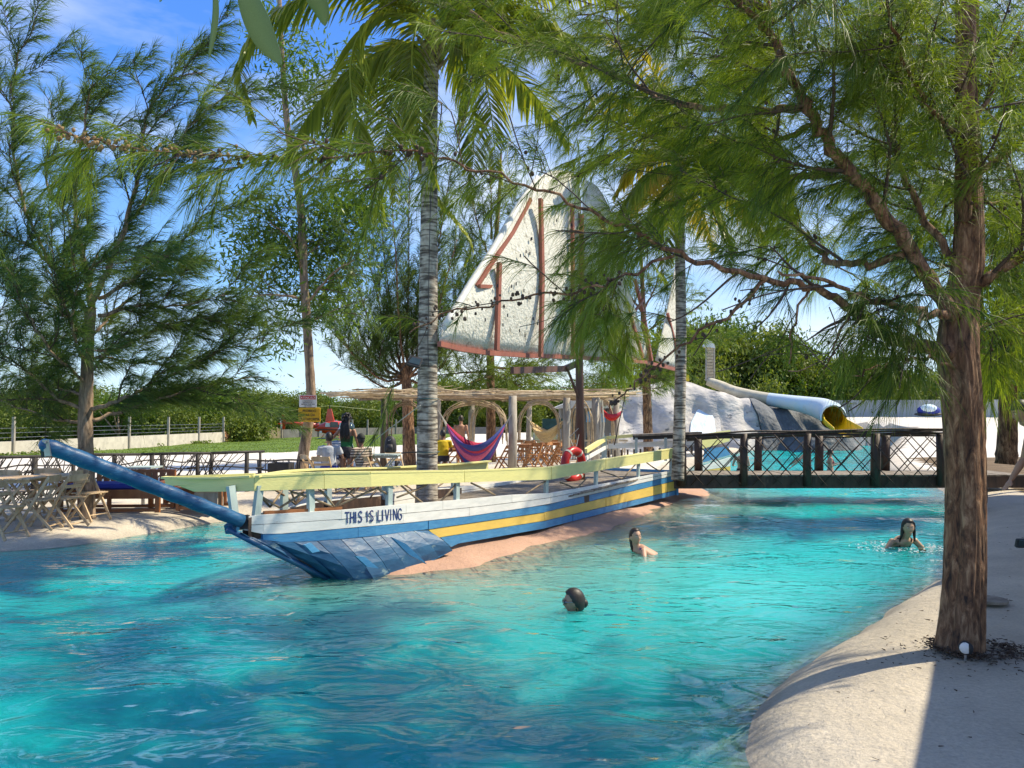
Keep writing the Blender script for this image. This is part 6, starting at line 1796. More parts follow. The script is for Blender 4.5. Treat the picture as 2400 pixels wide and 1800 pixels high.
# T8: further casuarina hidden mostly by the near trunk
D8 = 14.5
t8 = TR([(2292, 1178, D8, .16), (2290, 1000, D8, .15), (2288, 800, D8, .14), (2285, 600, D8, .12), (2285, 400, D8, .09), (2285, 200, D8, .07), (2290, 0, D8, .04)])
L8 = []
for (sy, tx, ty, dd_) in ((640, 2080, 560, 0), (560, 2010, 440, .5), (520, 2420, 420, 0), (480, 2060, 330, 1), (420, 1960, 280, 0), (400, 2430, 300, .5), (340, 2080, 200, .5), (300, 2420, 180, 0), (260, 1990, 120, 1), (200, 2130, 40, 0), (160, 2400, 40, 0), (120, 2060, -20, .5), (700, 2430, 640, .4), (760, 2430, 740, 0), (620, 2150, 640, 1), (80, 2200, -40, 0), (440, 2180, 420, -1), (330, 2200, 260, -1), (580, 2380, 560, -.8), (220, 2330, 120, -.6)):
    L8.append(LP([(2286, sy, D8), (lerp(2286, tx, .5), lerp(sy, ty, .35) , D8 + dd_ * .5), (tx, ty, D8 + dd_)], .035, .008, f0=.12))
casuarina('casuarina_tree', 'casuarina standing directly behind the big near trunk, filling the upper right', t8, L8, 808, wind=(-.25, 0, -.05), spacing=.09, blen=(.3, .7), nden=85, nlen=(.16, .32), nwid=.0075, sub=(7, .8, 1.7), up=.1, ndroop=1.0, mats=('bark', 'needle'), spray_r=.006,
          region=[(2450, 9999, -999, 9999, 0), (1880, 1990, 60, 250, .3), (1500, 2230, 640, 1300, .05), (1500, 1960, -200, 1300, .3)])

# ------------------------------------------------------------------ coconut palms
def frond(parent, pts, w, g, m_, name='frond', pairs=70, hang=.7, wid=.028, ang=.9):
    """pts: rachis polyline; leaflets hang from both sides"""
    P = smooth([tuple(p)[:3] for p in pts], 8)
    seg = np.linalg.norm(np.diff(P, axis=0), axis=1); cs = np.concatenate([[0], np.cumsum(seg)]); Ltot = cs[-1]
    ss = np.linspace(.10, .995, pairs) * Ltot
    pos = np.stack([np.interp(ss, cs, P[:, k]) for k in range(3)], -1)
    ii = np.clip(np.searchsorted(cs, ss) - 1, 0, len(P) - 2); T = nrm(P[ii + 1] - P[ii])
    up_ = np.array([0, 0, 1.]); sd = nrm(np.cross(T, up_)); bad = np.abs(T[:, 2]) > .97
    sd[bad] = np.array([1., 0, 0]); nr = np.cross(sd, T)
    V, Qd, Tr, A_ = [], [], [], []
    VV, q = tubes_np(P[None], np.linspace(.026, .005, len(P)), 6)
    n0 = len(VV)
    allV = [VV]; allQ = [q]; at = [np.full(n0, .75)]
    s = ss / Ltot
    ln = w * np.clip(np.sin(np.clip(s * 1.05 + .08, 0, 1) * pi) ** .6, .25, 1)
    tris = []
    for sg in (-1, 1):
        d = nrm(sd * sg * ang + T * .65 + nr * .15 + g.normal(size=(pairs, 3)) * .07)
        L_ = ln * g.uniform(.85, 1.1, pairs)
        wv = nrm(np.cross(d, np.array([0, 0, 1.]) + g.normal(size=(pairs, 3)) * .25)) * wid * .5
        K = 5; pts_ = [pos]; dd = d
        for k in range(1, K):
            dd = nrm(dd + np.array([0, 0, -1.]) * hang * .28 + g.normal(size=(pairs, 3)) * .03)
            pts_.append(pts_[-1] + dd * (L_ / (K - 1))[:, None])
        Wk = [.5, 1, .9, .6, .08]
        V_ = np.stack([x for k in range(K) for x in (pts_[k] - wv * Wk[k], pts_[k] + wv * Wk[k])], 1)
        off = sum(len(v) for v in allV)
        allV.append(V_.reshape(-1, 3))
        b = np.arange(pairs)[:, None] * (2 * K) + off
        for k in range(K - 1): allQ.append(b + np.array([[2 * k, 2 * k + 1, 2 * k + 3, 2 * k + 2]]))
        rv = g.random(pairs) * .6 + .1
        at.append((rv[:, None] + np.repeat(np.linspace(0, .3, K), 2)[None]).ravel())
    me = np_mesh(name, np.vstack(allV), quads=np.vstack(allQ), attr=np.clip(np.concatenate(at), 0, 1))
    return link(name, me, m_, parent)
def palm_mat():
    m, nt, b, out = newmat('palm_trunk')
    N = nt.nodes.new; LK = nt.links.new
    geo = N('ShaderNodeNewGeometry')
    mp = N('ShaderNodeMapping'); mp.inputs['Scale'].default_value = (1.6, 1.6, 13); LK(geo.outputs['Position'], mp.inputs['Vector'])
    wv = N('ShaderNodeTexNoise'); wv.inputs['Scale'].default_value = 1.7; wv.inputs['Detail'].default_value = 4; wv.inputs['Roughness'].default_value = .6; wv.inputs['Distortion'].default_value = .35
    LK(mp.outputs['Vector'], wv.inputs['Vector'])
    r = N('ShaderNodeValToRGB'); setcol_ramp(r, 0, (.10, .08, .065)); setcol_ramp(r, 1, (.46, .42, .35)); r.color_ramp.elements[0].position = .40; r.color_ramp.elements[1].position = .54
    LK(wv.outputs['Fac'], r.inputs['Fac'])
    n = N('ShaderNodeTexNoise'); n.inputs['Scale'].default_value = 9; n.inputs['Detail'].default_value = 7
    LK(geo.outputs['Position'], n.inputs['Vector'])
    mx = N('ShaderNodeMixRGB'); mx.blend_type = 'MULTIPLY'; mx.inputs['Fac'].default_value = .75
    r2 = N('ShaderNodeValToRGB'); setcol_ramp(r2, 0, (.42, .38, .35)); setcol_ramp(r2, 1, (1.15, 1.12, 1.1)); r2.color_ramp.elements[0].position = .38; r2.color_ramp.elements[1].position = .58
    LK(n.outputs['Fac'], r2.inputs['Fac']); LK(r.outputs['Color'], mx.inputs['Color1']); LK(r2.outputs['Color'], mx.inputs['Color2'])
    LK(mx.outputs['Color'], b.inputs['Base Color']); b.inputs['Roughness'].default_value = .85
    bp = N('ShaderNodeBump'); bp.inputs['Distance'].default_value = .02; LK(wv.outputs['Fac'], bp.inputs['Height']); LK(bp.outputs['Normal'], b.inputs['Normal'])
    return m
M['palm_trunk'] = palm_mat()
def palm(name, label, trunk, fronds, hub, seed, rnd=8, flen=3.2, mats=('palm_leaf', 'palm_gold'), gold=.3, group='coconut palms', w=.85, pairs=92, wid=.050, elev=(-.2, .9)):
    g = np.random.default_rng(seed)
    root = empty(name, tuple(trunk[0][:3]), label, 'palm', group)
    tp = smooth(trunk, 26)
    rr_ = [r * (1 + .018 * (1 - ((z * 6.2 + sin(z * 3)) % 1.0)) + g.normal() * .010) for (x, y, z, r) in tp]
    MB().tube(tp[:, :3], rr_, 18).build('trunk', M['palm_trunk'], root, sm=True)
    hub = Vector(hub)
    for k in range(26):      # old leaf bases round the crown
        a = k * 2.4; z = -.55 + k * .022
        d = Vector((cos(a), sin(a), 1.1)).normalized()
        b = hub + Vector((0, 0, z))
        MB().tube([b, b + d * .16, b + d * .36], [.07, .05, .03], 6, flat=.5).build('leaf_base', M['stick'], root, sm=True)
    for k, f in enumerate(fronds):
        frond(root, [hub] + f['p'], f.get('w', w), g, M[mats[1]] if f.get('gold') else M[mats[0]], hang=f.get('hang', .8), pairs=f.get('pairs', pairs), wid=wid)
    for k in range(rnd):
        a = g.random() * .5 + k * 2 * pi / rnd; e = g.uniform(*elev)
        d = Vector((cos(a) * cos(e), sin(a) * cos(e), sin(e))); p = hub.copy(); pts = [p.copy()]
        for q in range(6):
            p = p + d * (flen / 6); pts.append(p.copy()); d = (d + Vector((.03, 0, -.26))).normalized()
        frond(root, pts, w, g, M[mats[1]] if g.random() < gold else M[mats[0]], pairs=pairs, wid=wid)
    return root
def fp(*pts): return [W(a, b, d) for a, b, d in pts]
h1 = W(1012, 95, 11.5)
P1 = palm('coconut_palm', 'coconut palm with a pale ringed trunk growing up through the boat', TR([(1000, 1210, 11.5, .170), (1001, 1100, 11.5, .158), (1002, 900, 11.5, .150), (1004, 700, 11.5, .140), (1006, 480, 11.5, .125), (1008, 300, 11.5, .115), (1012, 110, 11.5, .11)]),
     [dict(p=fp((900, -10, 11.2), (790, -30, 11), (689, 5, 10.8), (609, 62, 10.7), (563, 160, 10.6), (590, 280, 10.5)), w=.75, hang=1.2),
      dict(p=fp((930, 30, 11), (855, 60, 10.8), (822, 150, 10.6), (832, 260, 10.5), (872, 400, 10.4), (892, 515, 10.4)), w=.75, hang=1.0, gold=1),
      dict(p=fp((980, 60, 10.8), (965, 150, 10.4), (985, 300, 10.1), (1020, 430, 10.0)), w=.7, hang=.9),
      dict(p=fp((1060, 40, 11.2), (1120, 120, 11), (1150, 260, 10.8), (1165, 420, 10.8)), w=.8, hang=1.0, gold=1),
      dict(p=fp((1100, 20, 11.6), (1230, 20, 11.6), (1330, 100, 11.6), (1390, 230, 11.6)), w=.85, hang=1.1),
      dict(p=fp((1080, -20, 11.6), (1200, -60, 11.8), (1380, -40, 12), (1500, 60, 12)), w=.85, hang=1.1, gold=1),
      dict(p=fp((900, 120, 12), (800, 240, 12.3), (760, 400, 12.5)), w=.7, hang=.9),
      dict(p=fp((960, 160, 12.4), (930, 300, 12.8), (925, 470, 13)), w=.7, hang=.9, gold=1),
      dict(p=fp((1080, 140, 12.3), (1110, 300, 12.6), (1100, 470, 12.8)), w=.7, hang=.9),
      dict(p=fp((960, 250, 11.9), (1000, 420, 11.9), (1100, 560, 11.9), (1090, 620, 11.9)), w=.35, hang=1.0, gold=1)],
     h1, 81, rnd=10, flen=3.2, elev=(-.1, 1.1), mats=('palm_leaf', 'palm_mid'))
h2 = W(1588, 390, 17)
P2 = palm('coconut_palm', 'darker slender coconut palm beside the left end of the footbridge', TR([(1588, 1125, 16.4, .135), (1592, 1000, 16.4, .125), (1596, 800, 16.5, .115), (1594, 600, 16.7, .11), (1590, 400, 17, .10)]),
     [dict(p=fp((1540, 320, 16.8), (1454, 244, 16.6), (1400, 230, 16.5), (1340, 300, 16.4)), w=.85, hang=1.0, gold=1),
      dict(p=fp((1560, 250, 16.9), (1520, 150, 16.8), (1440, 90, 16.7), (1370, 80, 16.6)), w=.95, hang=1.2, gold=1),
      dict(p=fp((1640, 330, 16.9), (1720, 330, 16.8), (1780, 400, 16.7)), w=.8, hang=1.0, gold=1),
      dict(p=fp((1600, 280, 16.9), (1640, 200, 16.8), (1720, 180, 16.7), (1800, 230, 16.7)), w=.8, hang=1.0),
      dict(p=fp((1530, 400, 16.6), (1470, 480, 16.4), (1440, 580, 16.3)), w=.8, hang=.9),
      dict(p=fp((1640, 420, 16.6), (1690, 520, 16.4), (1710, 640, 16.3)), w=.8, hang=.9),
      dict(p=fp((1580, 450, 16.3), (1560, 560, 16.1), (1555, 680, 16.1)), w=.7, hang=.8),
      dict(p=fp((1560, 360, 17.4), (1490, 380, 17.8), (1440, 460, 18)), w=.8, hang=1.0, gold=1)],
     h2, 82, rnd=11, flen=2.9, gold=.6)
# floodlights on the pale palm
for k, (px, py, lb_) in enumerate(((992, 421, 'pale fronted floodlight high on the pale palm trunk, under the fronds'), (972, 848, 'dark floodlight low on the pale palm trunk, at sail boom height'))):
    c = W(px, py, 11.15)
    fo = empty('floodlight', c, lb_, 'floodlight', 'floodlights on the pale palm')
    R_ = Matrix.Rotation(.25, 3, 'Y') @ Matrix.Rotation(-.5, 3, 'X')
    MB().box(c, (.20, .05, .17), rot=R_).build('housing', M['metal'] if k == 0 else M['black'], fo, bevel=.006)
    MB().box(c + R_ @ Vector((0, -.027, .0)), (.165, .008, .10), rot=R_).build('glass', M['glass_pale'] if k == 0 else M['glass_dark'], fo)
    MB().tube([c + Vector((.02, .03, 0)), c + Vector((.10, .20, -.02))], .015, 6).build('bracket', M['metal'], fo)
# cable and ties on the palm trunk belong to it
MB().tube([W(1010, 430, 11.32), W(1006, 600, 11.31), W(1003, 800, 11.3), W(1004, 860, 11.3)], .006, 5).build('cable', M['black'], P1)
for py in (935, 1059):
    MB().tube([W(1003, py, 11.5) + Vector((cos(a) * .172, sin(a) * .172, 0)) for a in np.linspace(0, 2 * pi, 20)], .006, 5).build('tie', M['leaf'] if 0 else M['teal_tarp'], P1)
MB().tube([W(985, 950, 11.3), W(880, 1030, 13), W(800, 1110, 15)], .008, 5).build('guy_rope', M['rope'], P1)

# ------------------------------------------------------------------ leaves of an overhanging branch close above the camera
br = empty('overhanging_branch', W(620, -120, 1.25), 'broad out of focus leaves of a twig hanging in from the top edge', 'branch')
def bigleaf(pts, w, Y, sd=1):
    P = smooth([W(a, b, Y + .02 * k) for k, (a, b) in enumerate(pts)], 6)
    mb = MB(); n = len(P); V_ = []
    for i in range(n):
        t = i / (n - 1); ww = w * sin(pi * min(1, t * .96 + .04)) ** .7
        T = nrm(P[min(i + 1, n - 1)] - P[max(i - 1, 0)]); s = nrm(np.cross(T, np.array([0.1, 1, .1])))
        V_ += [tuple(P[i] - s * ww), tuple(P[i] + np.array([0, .25 * ww, 0])), tuple(P[i] + s * ww)]
    mb.add(V_, [(3 * i + k, 3 * i + k + 1, 3 * i + 4 + k, 3 * i + 3 + k) for i in range(n - 1) for k in (0, 1)])
    o = mb.build('leaf', m_bl, br, sm=True)
    so = o.modifiers.new('t', 'SOLIDIFY'); so.thickness = .0006
m_bl, nt, b_, out_ = newmat('near_leaf')
setcol(b_.inputs['Base Color'], (.075, .17, .06)); b_.inputs['Roughness'].default_value = .45
n_ = nt.nodes.new('ShaderNodeTexNoise'); n_.inputs['Scale'].default_value = 60; r_ = nt.nodes.new('ShaderNodeValToRGB'); setcol_ramp(r_, 0, (.055, .14, .045)); setcol_ramp(r_, 1, (.11, .22, .09))
nt.links.new(n_.outputs['Fac'], r_.inputs['Fac']); nt.links.new(r_.outputs['Color'], b_.inputs['Base Color'])
bigleaf([(560, -60), (590, 20), (620, 90), (660, 152)], .021, 1.15)
bigleaf([(500, -60), (506, 20), (500, 80), (489, 140)], .006, 1.2)
bigleaf([(690, -70), (730, -20), (752, 20), (762, 62)], .016, 1.2)
bigleaf([(372, -30), (378, -8), (374, 3)], .006, 1.2)
bigleaf([(-30, -8), (0, 0), (8, 16)], .008, 1.2)
MB().tube([W(380, -40, 1.2), W(500, -70, 1.2), W(620, -95, 1.2), W(800, -90, 1.2)], .004, 6).build('twig', M['twig'], br)

# ------------------------------------------------------------------ background trees and scrub
def bush_proto(seed, n, size, m_, tall=1.0, trunk=True):
    g = np.random.default_rng(seed)
    root = empty('leafy_tree', (0, 0, 0), 'x', 'tree', world_parts=False)
    blobs = []
    for k in range(11):
        a = g.random() * 6.28; r = g.random() ** .6 * 1.5; z = g.uniform(.35, 1.9) * tall
        rr_ = g.uniform(.5, .95)
        blobs.append(((cos(a) * r, sin(a) * r, z), (rr_, rr_, rr_ * .72)))
    leaves('crown', blobs, n, size, seed, m_, root, shell=.55)
    MB().tube([(0, 0, -.1), (.05, .02, .6 * tall), (.12, 0, 1.3 * tall)], [.10, .07, .03], 6).build('trunk', M['bark_grey'], root, sm=True)
    for k in range(4):
        a = k * 1.6
        MB().tube([(.03, 0, .4 * tall), (cos(a) * .5, sin(a) * .5, 1.0 * tall), (cos(a) * .9, sin(a) * .9, 1.5 * tall)], [.05, .035, .015], 5).build('limb', M['bark_grey'], root, sm=True)
    return root
bp1 = bush_proto(51, 13000, .135, M['leaf_far']); bp2 = bush_proto(52, 13000, .125, M['leaf'], 1.1); bp3 = bush_proto(53, 13000, .15, M['leaf_far'], .8)
protos = [bp1, bp2, bp3]
usedp = set()
def putbush(k, x, y, s, label, group, z=None, sz=None):
    o = protos[k] if k not in usedp else copy_tree(protos[k])
    usedp.add(k)
    o.location = (x, y, ground_z(x, y) - .1 if z is None else z); o.scale = (s, s, s * (sz or 1)); o.rotation_euler = (0, 0, random.random() * 6.28)
    tag(o, label, None, group)
random.seed(61)
desc = ['yellow green', 'fresh green', 'dull green']
lefts = []
for k in range(32):
    px = -60 + k * 33 + random.uniform(-8, 8)
    if px < 600: Y = 66 + random.uniform(0, 14); s = random.uniform(1.5, 2.2) * (1.15 if 330 < px < 460 else 1)
    else: Y = 100 + random.uniform(0, 12); s = random.uniform(1.9, 2.6)
    lefts.append((px, Y, s))
far_ord = lambda k, n: ('%d' % k)
NUMW = ['first', 'second', 'third', 'fourth', 'fifth', 'sixth', 'seventh', 'eighth', 'ninth', 'tenth', 'eleventh', 'twelfth', 'thirteenth', 'fourteenth', 'fifteenth', 'sixteenth', 'seventeenth', 'eighteenth', 'nineteenth', 'twentieth', 'twenty first', 'twenty second', 'twenty third', 'twenty fourth'] + ['twenty ' + w for w in ('fifth', 'sixth', 'seventh', 'eighth', 'ninth')] + ['thirtieth', 'thirty first', 'thirty second', 'thirty third']
for k, (px, Y, s) in enumerate(sorted(lefts)):
    kk = random.choice([0, 1, 2])
    putbush(kk, W(px, 0, Y).x, Y, s, '%s bushy %s tree from the left beyond the boundary walls' % (NUMW[k], desc[kk]), 'trees beyond the left boundary walls', z=-.5)
mids = [(960 + k * 62 + random.uniform(-15, 15), 104 + random.uniform(0, 12), random.uniform(2.6, 3.6)) for k in range(9)]
for k, (px, Y, s) in enumerate(mids):
    kk = random.choice([0, 1, 2])
    putbush(kk, W(px, 0, Y).x, Y, s, '%s bushy %s tree from the left seen through the pergola' % (NUMW[k], desc[kk]), 'trees seen through the pergola', z=-.5)
rights = [(1560, 68, 2.4, 800), (1600, 66, 2.4, 790), (1640, 66, 2.6, 775), (1690, 70, 2.8, 768), (1740, 68, 2.7, 785), (1790, 66, 2.6, 800), (1835, 67, 2.4, 815), (1880, 66, 2.2, 835), (1925, 68, 2.0, 868), (1970, 66, 2.0, 848), (2010, 66, 1.9, 835), (2060, 67, 1.7, 880), (2110, 68, 1.7, 885), (2160, 67, 1.7, 878), (2210, 69, 1.7, 882), (2290, 66, 2.2, 840), (2350, 67, 2.4, 800), (2410, 66, 2.5, 780), (1715, 61, 1.8, 830)]
for k, (px, Y, s, ty) in enumerate(sorted(rights)):
    kk = [0, 1, 0, 1, 2, 0][k % 6]
    sz = (W(px, ty, Y).z - .6) / (2.35 * s)
    putbush(kk, W(px, 0, Y).x, Y, s, '%s bushy %s tree from the left behind the rock mound and white wall' % (NUMW[k], desc[kk]), 'trees behind the rock mound and white wall', z=.6, sz=sz)
# thin spindly trees above the right wall
for k, px in enumerate((2170, 2110)):
    Y = 64.0; x = W(px, 0, Y).x
    o = empty('sapling', (x, Y, 1.6), ['spindly sapling above the right white wall, nearer the big trunk', 'spindly sapling above the right white wall, farther from the big trunk'][k], 'tree', 'saplings behind the white wall')
    MB().tube([(x, Y, 1.5), (x + .1, Y, 3.6), (x, Y, 5.2 - k)], [.06, .045, .02], 6).build('trunk', M['bark_grey'], o)
    for q in range(5): MB().tube([(x + .06, Y, 2.8 + q * .35), (x + random.uniform(-1, 1), Y + random.uniform(-1, 1), 3.8 + q * .3)], [.025, .008], 4).build('limb', M['bark_grey'], o)
    leaves('crown', [((x, Y, 4.9 - k), (1.2, 1, .9)), ((x + .5, Y, 3.8 - k * .5), (.9, .9, .5))], 420, .26, 90 + k, M['leaf_far'], o, shell=.1)
# distant coconut palms on the left
M['far_palm'] = M['palm_leaf']
for k, (px, py, Y, s) in enumerate(((584, 945, 130, 3.0), (632, 938, 125, 3.6), (662, 952, 135, 2.6))):
    hub_ = W(px, py, Y)
    palm('distant_palm', '%s distant coconut palm above the bushes left of the sign tree' % ['leftmost', 'middle and tallest', 'rightmost'][k], [(hub_.x + .3, Y, -.6, .22), (hub_.x + .2, Y, 1.5, .18), (hub_.x, Y, hub_.z, .15)], [], hub_, 90 + k, rnd=11, flen=s, gold=0, group='distant palms', w=.8, pairs=22, wid=.10, elev=(-.1, 1.0))
# utility poles far left
for k, (px, y0, y1, Y) in enumerate(((553, 960, 1000, 110), (636, 950, 1000, 95), (665, 950, 1000, 95))):
    a, b = W(px, y0, Y), W(px, y1, Y)
    o = empty('utility_pole', (b.x, Y, -.5), '%s thin pale utility pole near the helicopter tail' % ['leftmost', 'middle', 'rightmost'][k], 'pole', 'utility poles far left')
    MB().tube([(b.x, Y, -.6), a], .07, 6).build('pole', M['grey_post'], o); MB().beam(a + Vector((-.7, 0, -.25)), a + Vector((.7, 0, -.25)), .07, .09).build('crossarm', M['grey_post'], o)

# low growth: grass over the lawn, weeds, leaf litter
g = np.random.default_rng(71)
n = 42000
yy = 34 + (g.random(n) ** 1.4) * 50; xx = g.uniform(-34, -6, n)
ok = lawn_mask(xx, yy + g.normal(size=n) * .7) & (yy > 34)
xx, yy = xx[ok], yy[ok]; n = len(xx)
zz = height(xx[None], yy[None], sdist(xx[None], yy[None], POOL))[0]
P = np.stack([xx, yy, zz - .01], -1); D = np.stack([g.normal(size=n) * .5, g.normal(size=n) * .5, np.ones(n)], -1)
V, q, t = needles_np(P, D, g.uniform(.05, .16, n), np.full(n, .045), np.ones(n), g)
link('grass', np_mesh('grass', V, quads=q, tris=t, attr=np.repeat(g.random(n), 5)), leafmat('grass', (.07, .13, .015), (.24, .33, .04), .3, .6), kind='stuff')
# scrub along wall foot
n = 2600
tt_ = g.random(n); xx = pA[0] + (pB[0] - pA[0]) * tt_ + .3 + np.abs(g.normal(size=n)) * .25; yy = pA[1] + (pB[1] - pA[1]) * tt_
cl_ = vnoise(xx * 0, yy, .35, 4) > .55; xx, yy = xx[cl_], yy[cl_]; n = len(xx)
P = np.stack([xx, yy, np.full(n, -.3) + g.random(n) * .3], -1)
V, q, t = needles_np(P, np.stack([g.normal(size=n), g.normal(size=n), np.ones(n)], -1), g.uniform(.1, .25, n), np.full(n, .10), np.ones(n), g)
link('weeds', np_mesh('weeds', V, quads=q, tris=t, attr=np.repeat(g.random(n), 5)), M['leaf_far'], kind='stuff')
# fallen needles, leaves and bits on the deck
n = 1300
xx = g.uniform(1.2, 7.5, n); yy = g.uniform(2.6, 13, n)
sdd = sdist(xx[None], yy[None], POOL)[0]; near_t = g.random(n) < .4
xx = np.where(near_t, 3.2 + g.normal(size=n) * .25, xx); yy = np.where(near_t, 5.3 + g.normal(size=n) * .2, yy)
sdd = sdist(xx[None], yy[None], POOL)[0]; ok = sdd > .25; xx, yy = xx[ok], yy[ok]; n = len(xx)
zz = height(xx[None], yy[None], sdist(xx[None], yy[None], POOL))[0]
P = np.stack([xx, yy, zz + .004], -1); D = np.stack([g.normal(size=n), g.normal(size=n), g.random(n) * .2], -1)
V, q, t = needles_np(P, D, g.uniform(.01, .05, n), g.uniform(.003, .010, n), np.zeros(n), g)
link('leaf_litter', np_mesh('leaf_litter', V, quads=q, tris=t, attr=np.repeat(g.random(n), 5)), M['cone'], kind='stuff')
# ring of dark mulch round the near trunk
n = 900
a = g.random(n) * 6.28; rr_ = .16 + np.abs(g.normal(size=n)) * .05; xx = t1[0][0] + .04 + np.cos(a) * rr_ * (1 + .6 * (np.cos(a) > .3)); yy = t1[0][1] + np.sin(a) * rr_
P = np.stack([xx, yy, np.full(n, .30) + g.random(n) * .03], -1)
V, q, t = needles_np(P, np.stack([g.normal(size=n), g.normal(size=n), g.random(n)], -1), g.uniform(.02, .05, n), g.uniform(.006, .014, n), np.ones(n), g)
link('mulch', np_mesh('mulch', V, quads=q, tris=t, attr=np.repeat(g.random(n), 5)), M['twig'], kind='stuff')
# ------------------------------------------------------------------ people
def remeshed(mb, voxel, smooth_it=4, dec=.5):
    me = mb.mesh('tmp'); o = bpy.data.objects.new('tmp', me); C.objects.link(o)
    r = o.modifiers.new('r', 'REMESH'); r.mode = 'VOXEL'; r.voxel_size = voxel; r.use_smooth_shade = True
    s = o.modifiers.new('s', 'SMOOTH'); s.iterations = smooth_it; s.factor = .5
    if dec < 1:
        d = o.modifiers.new('d', 'DECIMATE'); d.ratio = dec
    bpy.context.view_layer.update()
    out = bpy.data.meshes.new_from_object(o.evaluated_get(bpy.context.evaluated_depsgraph_get()))
    out.polygons.foreach_set('use_smooth', [True] * len(out.polygons))
    bpy.data.objects.remove(o)
    return out

def head_pts(mb, c, R_, k=1.0, hair=False):
    """a modelled head: skull, jaw, brow, nose, lips, chin, ears. R_ columns: right, forward, up"""
    nu, nv = 36, 26; vs = []
    for j in range(nv + 1):
        th = pi * j / nv
        for i in range(nu):
            ph = 2 * pi * i / nu
            x, y, z = sin(th) * cos(ph), sin(th) * sin(ph), cos(th)
            w = .074 * (1 - .26 * max(0, -z) ** 1.5); d = .094 * (1 - .12 * max(0, -z)); h = .118
            X, Y, Z = x * w, y * d, z * h
            if y < 0: Y *= 1.04
            def gs(cx, cz, sx, sz): return math.exp(-((X - cx) / sx) ** 2 - ((Z - cz) / sz) ** 2)
            if y > 0:
                Y += .024 * gs(0, -.022, .010, .017) + .010 * gs(0, .005, .008, .02)
                Y -= .011 * (gs(.030, .006, .016, .012) + gs(-.030, .006, .016, .012))
                Y += .005 * gs(0, .028, .05, .010)
                Y += .008 * gs(0, -.058, .020, .009) + .010 * gs(0, -.095, .022, .016)
                Y += .006 * (gs(.038, -.025, .018, .018) + gs(-.038, -.025, .018, .018))
            v = Vector((X * k, Y * k, Z * k)); vs.append(Vector(c) + R_ @ v)
    fs = [(j * nu + i, (j + 1) * nu + i, (j + 1) * nu + (i + 1) % nu, j * nu + (i + 1) % nu) for j in range(nv) for i in range(nu)]
    mb.add(vs, fs)
    for s in (-1, 1):
        mb.ball(Vector(c) + R_ @ Vector((s * .077 * k, -.005 * k, -.012 * k)), (.012 * k, .018 * k, .030 * k), 8, 6, rot=R_)

def basis(fwd, up=(0, 0, 1)):
    f = Vector(fwd).normalized(); u = Vector(up); u = (u - f * u.dot(f)).normalized(); r = f.cross(u)
    return Matrix((r, f, u)).transposed()

STAND = dict(pelvis=(0, 0, .93), waist=(0, .01, 1.07), chest=(0, 0, 1.27), neck=(0, .01, 1.44), head=(0, .02, 1.585),
             shL=(-.18, 0, 1.38), elL=(-.24, -.02, 1.11), wrL=(-.25, .04, .87), shR=(.18, 0, 1.38), elR=(.24, -.02, 1.11), wrR=(.25, .04, .87),
             hipL=(-.09, 0, .90), knL=(-.10, .02, .49), anL=(-.10, -.02, .08), toL=(-.12, .14, .03), hipR=(.09, 0, .90), knR=(.10, .02, .49), anR=(.10, -.02, .08), toR=(.12, .14, .03))
SIT = dict(pelvis=(0, 0, .52), waist=(0, -.01, .66), chest=(0, .02, .86), neck=(0, .04, 1.03), head=(0, .07, 1.17),
           shL=(-.19, .02, .97), elL=(-.25, .06, .72), wrL=(-.18, .28, .68), shR=(.19, .02, .97), elR=(.25, .06, .72), wrR=(.18, .28, .68),
           hipL=(-.09, .02, .50), knL=(-.13, .42, .50), anL=(-.13, .40, .09), toL=(-.14, .54, .03), hipR=(.09, .02, .50), knR=(.13, .42, .50), anR=(.13, .40, .09), toR=(.14, .54, .03))

